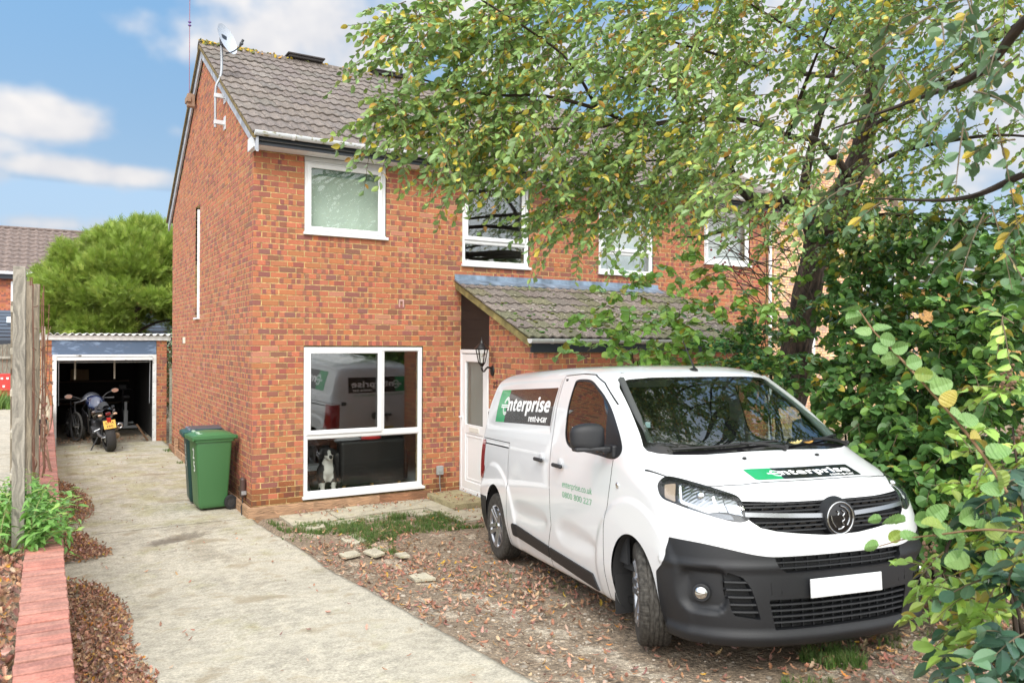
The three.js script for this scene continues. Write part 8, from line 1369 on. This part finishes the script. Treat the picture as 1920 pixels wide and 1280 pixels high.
{
  // the overhanging tree: leaning trunk, forked, with long limbs towards the viewer and over the roof
  const t = thing('overhanging_tree', 'leaning dark barked tree behind the van, its yellowing crown hanging over the house and drive', 'tree');
  const A = (...p) => p.map((q) => at(...q));
  part('trunk', limb(A([1478, 760, 11], [1492, 680, 11], [1503, 600, 11], [1522, 520, 11], [1535, 450, 11], [1565, 395, 10.9], [1595, 335, 10.8], [1622, 250, 10.6], [1640, 150, 10.3], [1652, 20, 10], [1660, -120, 9.8]), [0.24, 0.215, 0.2, 0.19, 0.2, 0.2, 0.17, 0.13, 0.1, 0.08, 0.05], 14, 6), bark, t);
  const limbs = [
    [[1535, 455, 11], [1512, 400, 10.7], [1511, 330, 10.5], [1530, 240, 10.2], [1560, 140, 9.8], [1580, 0, 9.4]], [[1520, 400, 10.8], [1470, 372, 10.2], [1405, 366, 9.7], [1380, 335, 9.2], [1360, 290, 8.7], [1330, 215, 8.2], [1240, 170, 7.6], [1120, 130, 7.0]],
    [[1505, 392, 10.7], [1420, 385, 9.8], [1385, 418, 9.4], [1330, 440, 9], [1270, 445, 8.6]], [[1415, 385, 9.8], [1372, 345, 9.3], [1320, 318, 8.8], [1250, 300, 8.2], [1150, 310, 7.6]], [[1595, 335, 10.8], [1562, 290, 10.2], [1525, 260, 9.6], [1475, 253, 9.1], [1400, 225, 8.5], [1280, 225, 7.7], [1190, 232, 7.2], [1120, 205, 6.9], [1020, 180, 6.6], [900, 178, 6.3], [790, 150, 6.1]],
    [[1475, 253, 9.1], [1500, 180, 8.7], [1535, 90, 8.2], [1575, 0, 7.8]], [[1190, 232, 7.2], [1080, 240, 6.8], [960, 250, 6.5], [840, 300, 6.3]], [[1622, 250, 10.6], [1700, 190, 9.4], [1790, 130, 8.2], [1880, 60, 7.2], [1960, 0, 6.5]], [[1595, 335, 10.8], [1670, 290, 9.4], [1760, 265, 8.2], [1880, 250, 7.2], [1990, 260, 6.6]], [[1640, 150, 10.3], [1580, 100, 9], [1480, 50, 8], [1380, -10, 7.2]], [[1120, 205, 6.9], [1060, 110, 6.5], [980, 50, 6.2], [900, 0, 6]], [[1560, 140, 9.8], [1450, 130, 8.6], [1340, 100, 7.6], [1200, 60, 7]], [[1535, 440, 11], [1580, 420, 10.2], [1660, 400, 9.2], [1780, 410, 8.4], [1900, 420, 7.8]],
  ];
  limbs.forEach((l, i) => { const n = l.length, r0 = [0.15, 0.09, 0.05, 0.04, 0.06, 0.035, 0.018, 0.055, 0.045, 0.035, 0.015, 0.035, 0.05][i]; part('limb', limb(A(...l), Array.from({ length: n }, (_, k) => lerp(r0, 0.007, Math.pow(k / (n - 1), 0.6))), 9, 5), bark, t); });
  // clumps of leafy twigs: bearing, distance, radius, fullness
  const cl = [[770, 50, 6.1, .32, .8], [720, 90, 6.2, .22, .45], [850, 40, 6.2, .4, 1.1], [800, 130, 6.2, .4, 1], [740, 215, 6.2, .28, .65], [690, 235, 6.2, .18, .4], [880, 130, 6.3, .42, 1.1], [950, 60, 6.4, .42, 1], [830, 230, 6.3, .4, 1.1], [770, 260, 6.3, .25, .5], [910, 220, 6.3, .42, 1.2], [830, 300, 6.4, .3, .8], [790, 330, 6.5, .2, .45], [905, 310, 6.5, .34, .9], [860, 360, 6.6, .2, .5], [950, 380, 6.7, .24, .55], [985, 290, 6.6, .4, 1.1], [1000, 200, 6.6, .45, 1.2], [1040, 110, 6.7, .5, 1], [1020, 20, 6.6, .45, .9], [1080, 270, 6.9, .42, 1.1], [1060, 350, 7.0, .32, .85], [1120, 400, 7.2, .25, .5], [1030, 420, 7.0, .16, .3], [1120, 190, 7.0, .5, 1.1], [1140, 90, 7.1, .5, 1], [1120, 0, 7, .5, .9], [1180, 300, 7.3, .42, 1], [1200, 220, 7.3, .5, 1.1], [1230, 130, 7.4, .5, 1], [1210, 40, 7.3, .5, .95], [1260, 300, 7.8, .4, .85], [1290, 220, 7.8, .5, 1], [1310, 120, 7.8, .5, .9], [1300, 30, 7.6, .5, 1], [1340, 300, 8.3, .4, .7], [1370, 200, 8.2, .5, .8], [1390, 100, 8, .5, .8], [1400, 20, 7.8, .5, .9], [1440, 300, 8.6, .4, .6], [1470, 200, 8.6, .5, .65], [1480, 100, 8.4, .5, .75], [1490, 20, 8.2, .5, .9], [1560, 220, 8.6, .5, .6], [1580, 120, 8.6, .5, .75], [1590, 20, 8.4, .5, .95], [1560, 330, 8.4, .4, .5], [1640, 300, 8.2, .45, .6], [1660, 200, 8.2, .5, .7], [1680, 100, 8.2, .5, .8], [1690, 10, 8, .5, .95], [1740, 280, 8, .5, .5], [1760, 180, 7.8, .5, .6], [1780, 80, 7.6, .5, .8], [1800, 0, 7.4, .5, .9], [1720, 400, 8.2, .4, .5], [1850, 300, 7.6, .5, .5], [1860, 190, 7.4, .5, .6], [1880, 90, 7.2, .5, .8], [1290, 395, 8.6, .22, .25], [1210, 380, 7.8, .25, .35], [1640, 400, 8.4, .35, .5], [1340, 250, 6.4, .3, .6], [1450, 330, 5.6, .25, .5], [1340, 350, 5.4, .16, .3], [1430, 250, 5.8, .25, .45], [1250, 80, 6.2, .4, .7], [1500, 60, 6.4, .4, .6], [1620, 60, 6, .4, .5], [1010, 400, 6.9, .25, .5], [1060, 430, 7, .22, .45], [1110, 440, 7.2, .22, .4], [1160, 400, 7.4, .3, .6], [1230, 380, 7.6, .3, .5], [1440, 380, 8.6, .3, .35], [1590, 400, 8.4, .3, .4], [950, 340, 6.7, .22, .5], [1480, 420, 8.8, .3, .4], [1400, 440, 8.6, .25, .3], [1330, 420, 8.4, .25, .35], [1540, 480, 9.2, .3, .35], [1600, 440, 9, .3, .45], [1280, 340, 7.9, .35, .7], [1130, 330, 7.2, .3, .7]];
  const pal = (r) => { const k = rr(0.7, 1.35, r), u = r(); return u < 0.55 ? C(0.22 * k, 0.36 * k, 0.12 * k) : u < 0.86 ? C(0.3 * k, 0.43 * k, 0.11 * k) : u < 0.97 ? C(0.6 * k, 0.5 * k, 0.07 * k) : C(0.6 * k, 0.34 * k, 0.09 * k); };
  sprays(t, { centres: cl.filter(([x, y]) => !(y > 320 && x < 960)).map(([x, y, d, R, k]) => [at(x + (x < 1300 ? 50 : 25), y - (x < 1300 ? 28 : 18), d), R, k]), twigs: 28, leaves: 16, size: 0.07, len: 0.45, dir: camR.clone().multiplyScalar(-0.75).add(V3(0, -0.3, 0)).addScaledVector(camF, -0.2), spread: 0.95, droop: 0.35, geos: [oval, oval2], palette: pal, mat: leafM, twigMat: twigM, seed: 401 });
  // overhead crown out of frame, which the windscreen and the windows mirror
  const up = []; const r = mulberry(44); for (let i = 0; i < 46; i++) up.push([V3(rr(1.2, 9, r), rr(5.4, 8.6, r), rr(3.4, 8.6, r)), 0.6, 1]);
  for (let i = 0; i < 34; i++) up.push([V3(rr(4.5, 10, r), rr(4.5, 6.6, r), rr(6.8, 10.5, r)), 0.55, 1]);
  sprays(t, { centres: up, twigs: 9, leaves: 14, size: 0.085, len: 0.6, dir: V3(-0.4, -0.3, 0.2), geos: [oval], palette: pal, mat: leafM, twigMat: twigM, seed: 402 });
  for (let i = 0; i < 7; i++) { const a = at(1652, 20, 10), b = V3(rr(2, 8, r), rr(6, 8, r), rr(4.5, 8, r)); part('limb', limb([a, a.clone().lerp(b, 0.5).add(V3(0, 0.6, 0)), b], [0.07, 0.045, 0.015], 7, 5), bark, t); }
  // nearer, larger, darker leaves at the upper right
  const near = thing('near_branch', 'dark large leaved branches hanging close to the viewer in the top right corner', 'branch');
  const nd = [[1890, 40, 3.0, .28, 1], [1850, 130, 3.3, .25, .8], [1900, 190, 3.1, .22, .8], [1830, 50, 3.5, .25, .7], [1905, 330, 3.3, .2, .6], [1750, 30, 3.9, .25, .5], [1660, 150, 3.8, .12, .25], [1600, 380, 3.9, .16, .25], [1880, 440, 3.5, .2, .35], [1540, 250, 4.2, .2, .3], [1680, 330, 3.9, .2, .35], [1790, 380, 3.6, .2, .35]];
  sprays(near, { centres: nd.map(([x, y, d, R, k]) => [at(x, y, d), R, k]), twigs: 6, leaves: 8, size: 0.07, len: 0.34, dir: V3(-0.5, -0.35, -0.2), geos: [oval, oval2], palette: (q) => { const k = rr(0.7, 1.3, q), u = q(); return u < 0.88 ? C(0.1 * k, 0.19 * k, 0.085 * k) : C(0.6 * k, 0.46 * k, 0.06 * k); }, mat: leafM, twigMat: twigM, seed: 403 });
  part('limb', limb([at(2100, -80, 2.9), at(1940, 20, 3.0), at(1840, 130, 3.4), at(1700, 190, 3.9), at(1560, 240, 4.3)], [0.03, 0.024, 0.016, 0.01, 0.005], 7, 6), bark, near); part('limb', limb([at(2100, 250, 3), at(1930, 320, 3.2), at(1800, 370, 3.6), at(1640, 370, 4.0)], [0.022, 0.016, 0.01, 0.005], 7, 6), bark, near);
  // red berries on bare twigs
  const bt = thing('berry_thicket', 'tangle of thin bare twigs with red berries in front of the neighbouring window', 'shrub'), br = [], bm = []; const rb = mulberry(19);
  for (let i = 0; i < 30; i++) { const a = at(rr(1420, 1540, rb), rr(420, 640, rb), rr(9.2, 10, rb)), b = at(rr(1220, 1460, rb), rr(330, 560, rb), rr(8.8, 9.8, rb)); const m = a.clone().lerp(b, 0.5).add(V3(rr(-0.1, 0.1, rb), rr(0.05, 0.35, rb), 0)); br.push(limb([a, m, m.clone().lerp(b, 0.5).add(V3(rr(-0.12, 0.12, rb), rr(-0.1, 0.14, rb), 0)), b], [0.008, 0.006, 0.004, 0.002], 4, 5).toNonIndexed()); if (i % 2) for (let k = 0; k < 3; k++) bm.push(new THREE.IcosahedronGeometry(0.014, 1).translate(lerp(m.x, b.x, k / 3), lerp(m.y, b.y, k / 3) - 0.03, lerp(m.z, b.z, k / 3))); }
  part('twigs', mergeGeometries(br), S({ color: C(0.1, 0.075, 0.06), roughness: 0.9 }), bt, 'stuff'); part('berries', mergeGeometries(bm.map((g) => { if (g.index) g = g.toNonIndexed(); return g; })), S({ color: C(0.3, 0.02, 0.02), roughness: 0.35 }), bt, 'stuff');
}
{
  // hazel hedge behind and beside the van
  const hz = (name, label, list, o) => {
    const t = thing(name, label, 'shrub'), r = mulberry(o.seed), stems = [];
    for (const [x, y, d, R] of list) { if (r() > 0.5 || y < 600) continue; const p = at(x, y, d), b = V3(p.x + rr(-0.5, 0.6, r), soilY(Math.min(9, p.x), Math.max(1.7, Math.min(9, p.z))), p.z + rr(-0.4, 0.4, r)); part('stem', limb([b, b.clone().lerp(p, 0.5).add(V3(rr(-0.15, 0.15, r), 0.1, rr(-0.1, 0.1, r))), p], [0.02, 0.014, 0.004], 6, 4), bark, t); }
    sprays(t, { centres: list.map(([x, y, d, R, k]) => [at(x, y, d), R, k]), geos: [hazel, hazel2], mat: leafM, twigMat: twigM, ...o }); return t;
  };
  const pal = (a, b) => (r) => { const k = rr(0.65, 1.35, r), u = r(); return u < 0.7 ? C(a[0] * k, a[1] * k, a[2] * k) : u < 0.94 ? C(b[0] * k, b[1] * k, b[2] * k) : C(0.4 * k, 0.33 * k, 0.05 * k); };
  const L1 = []; for (const [x, y, k] of [[1130, 590, .5], [1170, 560, .4], [1180, 620, .9], [1230, 640, 1], [1150, 660, .7], [1210, 560, .6], [1260, 590, .8], [1290, 650, 1], [1250, 680, .9], [1340, 610, .7], [1330, 670, 1], [1310, 560, .5], [1390, 650, 1], [1380, 580, .6], [1430, 680, 1], [1430, 610, .7], [1170, 690, .7], [1220, 510, .3], [1300, 510, .3], [1350, 530, .35], [1450, 560, .6]]) L1.push([x, y, rr(8.6, 9.4), 0.32, k]);
  hz('hazel_shrub', 'light green round leaved shrub between the van roof and the porch tiles', L1, { twigs: 10, leaves: 9, size: 0.1, len: 0.36, dir: V3(-0.4, 0.15, 0.3), seed: 411, palette: pal([0.22, 0.4, 0.08], [0.34, 0.5, 0.1]) });
  const L2 = []; for (const [x, y, d, k] of [[1520, 560, 9, .2], [1590, 500, 9, .3], [1580, 620, 9, .5], [1620, 460, 9, .8], [1620, 560, 8.8, 1], [1600, 680, 8.4, 1], [1640, 640, 8.2, 1], [1680, 500, 8.6, .9], [1700, 580, 8, 1.1], [1720, 670, 7.6, 1.1], [1660, 740, 7.6, 1.1], [1620, 760, 7.8, 1.1], [1580, 730, 8, 1], [1740, 450, 8.4, .8], [1780, 530, 7.8, 1], [1800, 620, 7.2, 1.1], [1780, 720, 7, 1.1], [1720, 780, 7, 1.1], [1680, 830, 7, 1.1], [1740, 860, 6.6, 1.1], [1800, 810, 6.4, 1.1], [1840, 700, 6.6, 1], [1860, 590, 6.8, 1], [1860, 490, 7.4, .9], [1850, 880, 6, 1], [1760, 930, 6.2, 1.1], [1720, 960, 6.2, .9], [1810, 960, 5.6, 1], [1580, 450, 10, .8], [1640, 520, 9.6, 1], [1900, 780, 6, 1], [1920, 640, 6.2, 1], [1920, 520, 6.6, .8], [1560, 690, 8.8, .6], [1440, 650, 9.2, .4], [1760, 1010, 5.7, .8], [1440, 720, 9.6, .5], [1430, 640, 9.8, .4], [1590, 560, 10, .6], [1640, 400, 9.6, .7], [1700, 430, 9.4, .9], [1780, 440, 9, .9], [1860, 420, 8.6, .8], [1900, 440, 8, .7], [1620, 620, 9.8, 1], [1700, 720, 9, 1], [1760, 640, 8.6, 1], [1800, 760, 8, 1], [1850, 650, 7.8, 1], [1880, 560, 7.8, 1], [1650, 820, 8, 1], [1760, 880, 7.4, 1], [1830, 900, 6.8, 1], [1900, 860, 6.6, 1], [1680, 900, 7, 1]]) L2.push([x, y, d, 0.36, k]);
  hz('hazel_hedge', 'tall dense hedge of dark round leaves along the far side of the van', L2, { twigs: 25, leaves: 11, size: 0.1, len: 0.38, dir: V3(-0.4, 0.0, 0.4), seed: 412, palette: pal([0.1, 0.22, 0.06], [0.2, 0.37, 0.07]) });
  const L3 = []; for (const [x, y] of [[1380, 690], [1420, 665], [1460, 700], [1440, 640], [1350, 680], [1400, 640]]) L3.push([x, y, rr(8.0, 8.5), 0.24, 1]);
  const ev = thing('evergreen_bush', 'dark glossy evergreen bush at the foot of the leaning tree', 'shrub'); sprays(ev, { centres: L3.map(([x, y, d, R, k]) => [at(x, y, d), R, k]), twigs: 14, leaves: 14, size: 0.055, len: 0.22, dir: V3(-0.2, 0.6, 0.2), geos: [oval], palette: pal([0.04, 0.13, 0.035], [0.08, 0.21, 0.05]), mat: leafM, twigMat: twigM, seed: 413 }); part('stem', limb([at(1430, 760, 8.3), at(1425, 680, 8.3)], [0.03, 0.01], 6, 3), bark, ev);
  // yellow-green bush and dark laurel in the lower right corner
  const L4 = []; for (const [x, y, d, k] of [[1890, 830, 3.9, 1], [1850, 900, 3.8, .7], [1900, 960, 3.6, 1], [1840, 1060, 3.9, 1], [1890, 1060, 3.5, 1], [1800, 1080, 4.1, .7], [1860, 1150, 3.8, 1], [1910, 1150, 3.4, 1], [1900, 720, 4.2, .7], [1910, 600, 4.2, .4], [1780, 1140, 4.2, .4], [1900, 1250, 3.4, .7]]) L4.push([x, y, d, 0.16, k]);
  const yb = thing('yellow_green_bush', 'bright yellow green bush with brown seed heads in the lower right corner', 'shrub'); sprays(yb, { centres: L4.map(([x, y, d, R, k]) => [at(x, y, d), R, k]), twigs: 8, leaves: 9, size: 0.08, len: 0.26, dir: V3(-0.6, 0.15, 0.0), geos: [oval2, lanceLeaf(0.55, 0.3)], palette: pal([0.3, 0.48, 0.09], [0.45, 0.58, 0.12]), mat: leafM, twigMat: twigM, seed: 414 });
  for (let k = 0; k < 4; k++) part('stem', limb([at(1960 - k * 12, 1330, 3.6), at(1930 - k * 15, 1050, 3.7), at(1900 - k * 20, 800 + k * 60, 3.9)], [0.014, 0.01, 0.004], 6, 4), bark, yb);
  const rs = mulberry(4), sd = []; for (const [x, y, d] of [[1915, 820, 3.9], [1820, 1145, 3.9], [1890, 700, 4.1], [1880, 1220, 3.5], [1745, 1040, 4.2]]) for (let i = 0; i < 26; i++) sd.push(new THREE.IcosahedronGeometry(rr(0.006, 0.012, rs), 0).translate(...at(x + rr(-14, 14, rs), y + rr(-28, 28, rs), d + rr(-0.04, 0.04, rs)).toArray())); part('seed_head', mergeGeometries(sd.map((g) => (g.index ? g.toNonIndexed() : g))), S({ color: C(0.2, 0.12, 0.08), roughness: 1 }), yb, 'stuff');
  const L5 = []; for (const [x, y, d, k] of [[1900, 1010, 3.3, .8], [1870, 1000, 3.5, .8], [1890, 1180, 3.3, .8], [1850, 1210, 3.6, .8], [1910, 1100, 3.2, .6], [1900, 1250, 3.2, 1], [1930, 900, 3.4, .8]]) L5.push([x, y, d, 0.14, k]);
  const lr = thing('laurel_bush', 'dark blue green laurel leaves low at the right edge', 'shrub'); sprays(lr, { centres: L5.map(([x, y, d, R, k]) => [at(x, y, d), R, k]), twigs: 7, leaves: 7, size: 0.1, len: 0.22, dir: V3(-0.6, 0.1, 0), geos: [oval], palette: pal([0.05, 0.11, 0.07], [0.1, 0.19, 0.1]), mat: P({ color: C(1, 1, 1), roughness: 0.25, side: THREE.DoubleSide, transmission: 0.15, thickness: 0 }), twigMat: twigM, seed: 415 }); part('stem', limb([at(1960, 1330, 3.3), at(1900, 1100, 3.3)], [0.014, 0.006], 6, 4), bark, lr);
  // two hazel shoots close to the viewer: every leaf its own
  const shoot = (name, label, path, leaves, rad) => {
    const t = thing(name, label, 'branch'), pts = path.map((q) => at(...q)), r = mulberry(leaves.length); part('stem', limb(pts, rad, 7, 5), S({ color: C(0.22, 0.13, 0.07), roughness: 0.8 }), t);
    const mats = [leafy(0.2, 0.37, 0.11, 0.35), leafy(0.25, 0.42, 0.13, 0.35), leafy(0.28, 0.38, 0.07, 0.4), leafy(0.5, 0.42, 0.08, 0.35)];
    const serr = [0, 1].map((k) => { const g = blade((q) => 0.43 * Math.pow(Math.sin(Math.PI * Math.pow(q, 0.72)), 0.6) * (1 + 0.07 * (Math.round(q * 18) % 2)), 0.16 + k * 0.3, 0.12 + k * 0.2, 18), p = g.attributes.position; for (let i = 0; i < p.count; i++) p.setY(i, p.getY(i) + 0.012 * Math.sin(p.getX(i) * 42 + Math.abs(p.getZ(i)) * -30)); g.computeVertexNormals(); return g; });
    for (const [x, y, d, ang, s, tilt, c] of leaves) { const m = part('leaf', serr[r() < 0.6 ? 0 : 1], mats[c ?? (r() < 0.6 ? 0 : 1)], t); m.position.copy(at(x, y, d)); const a = (ang * Math.PI) / 180, dirv = camR.clone().multiplyScalar(Math.cos(a)).add(V3(0, Math.sin(a), 0)).addScaledVector(camF, rr(-0.3, 0.25, r)).normalize(); m.quaternion.setFromUnitVectors(V3(1, 0, 0), dirv); m.rotateX(tilt + rr(-0.5, 0.5, r)); m.scale.set(s * 0.86, s * 1.3, s * 0.72); }
  };
  shoot('hazel_shoot', 'long young hazel shoot with pale green leaves rising against the hedge at the right', [[1890, 920, 3.2], [1830, 830, 3.3], [1740, 725, 3.4], [1680, 660, 3.5], [1640, 620, 3.55], [1612, 580, 3.6]], [[1612, 580, 3.6, 175, 0.11, 0.35], [1618, 590, 3.6, 190, 0.11, 0.9], [1632, 612, 3.55, 205, 0.1, 0.5], [1640, 618, 3.55, 20, 0.1, 0.8], [1650, 632, 3.5, -10, 0.1, 1.2], [1662, 642, 3.5, 215, 0.1, 0.2], [1672, 652, 3.5, 10, 0.095, 1.2], [1688, 668, 3.5, 190, 0.1, 1.1], [1700, 682, 3.45, 15, 0.11, 0.9], [1715, 698, 3.4, -5, 0.1, 1.2, 2], [1728, 712, 3.4, 10, 0.12, 1.0, 1], [1745, 728, 3.35, 20, 0.12, 0.9, 1], [1770, 760, 3.3, 60, 0.1, 0.6, 3], [1782, 770, 3.3, -20, 0.11, 0.9, 1], [1800, 790, 3.3, 15, 0.11, 0.8], [1820, 820, 3.3, -5, 0.11, 1.1, 3], [1850, 850, 3.25, 20, 0.12, 0.9], [1868, 880, 3.2, -70, 0.13, 1.0, 2], [1880, 905, 3.2, 200, 0.12, 0.9]], [0.007, 0.005, 0.003]);
  shoot('hazel_shoot', 'low hazel shoot reaching across the front corner of the white van', [[1960, 1000, 3.0], [1850, 990, 3.2], [1760, 1000, 3.35], [1700, 1008, 3.4], [1650, 1022, 3.45]], [[1650, 1020, 3.45, 185, 0.09, 1.0], [1668, 1010, 3.45, 30, 0.085, 0.8, 2], [1690, 1005, 3.4, 10, 0.1, 0.6], [1700, 975, 3.4, 178, 0.12, 1.2], [1655, 970, 3.45, 190, 0.07, 0.5], [1716, 975, 3.4, 15, 0.11, 1.2], [1740, 970, 3.35, 35, 0.12, 1.0], [1750, 990, 3.35, -10, 0.12, 0.9], [1770, 985, 3.3, 160, 0.12, 1.1, 2], [1790, 1000, 3.3, -60, 0.11, 1.2], [1800, 975, 3.3, 30, 0.12, 1.0], [1830, 985, 3.25, -20, 0.12, 1.1], [1850, 1000, 3.2, 20, 0.13, 0.8, 2], [1820, 1040, 3.3, 200, 0.13, 1.2], [1850, 1050, 3.25, 10, 0.12, 1.0]], [0.005, 0.004, 0.002]);
}
renderer.render(scene, camera);
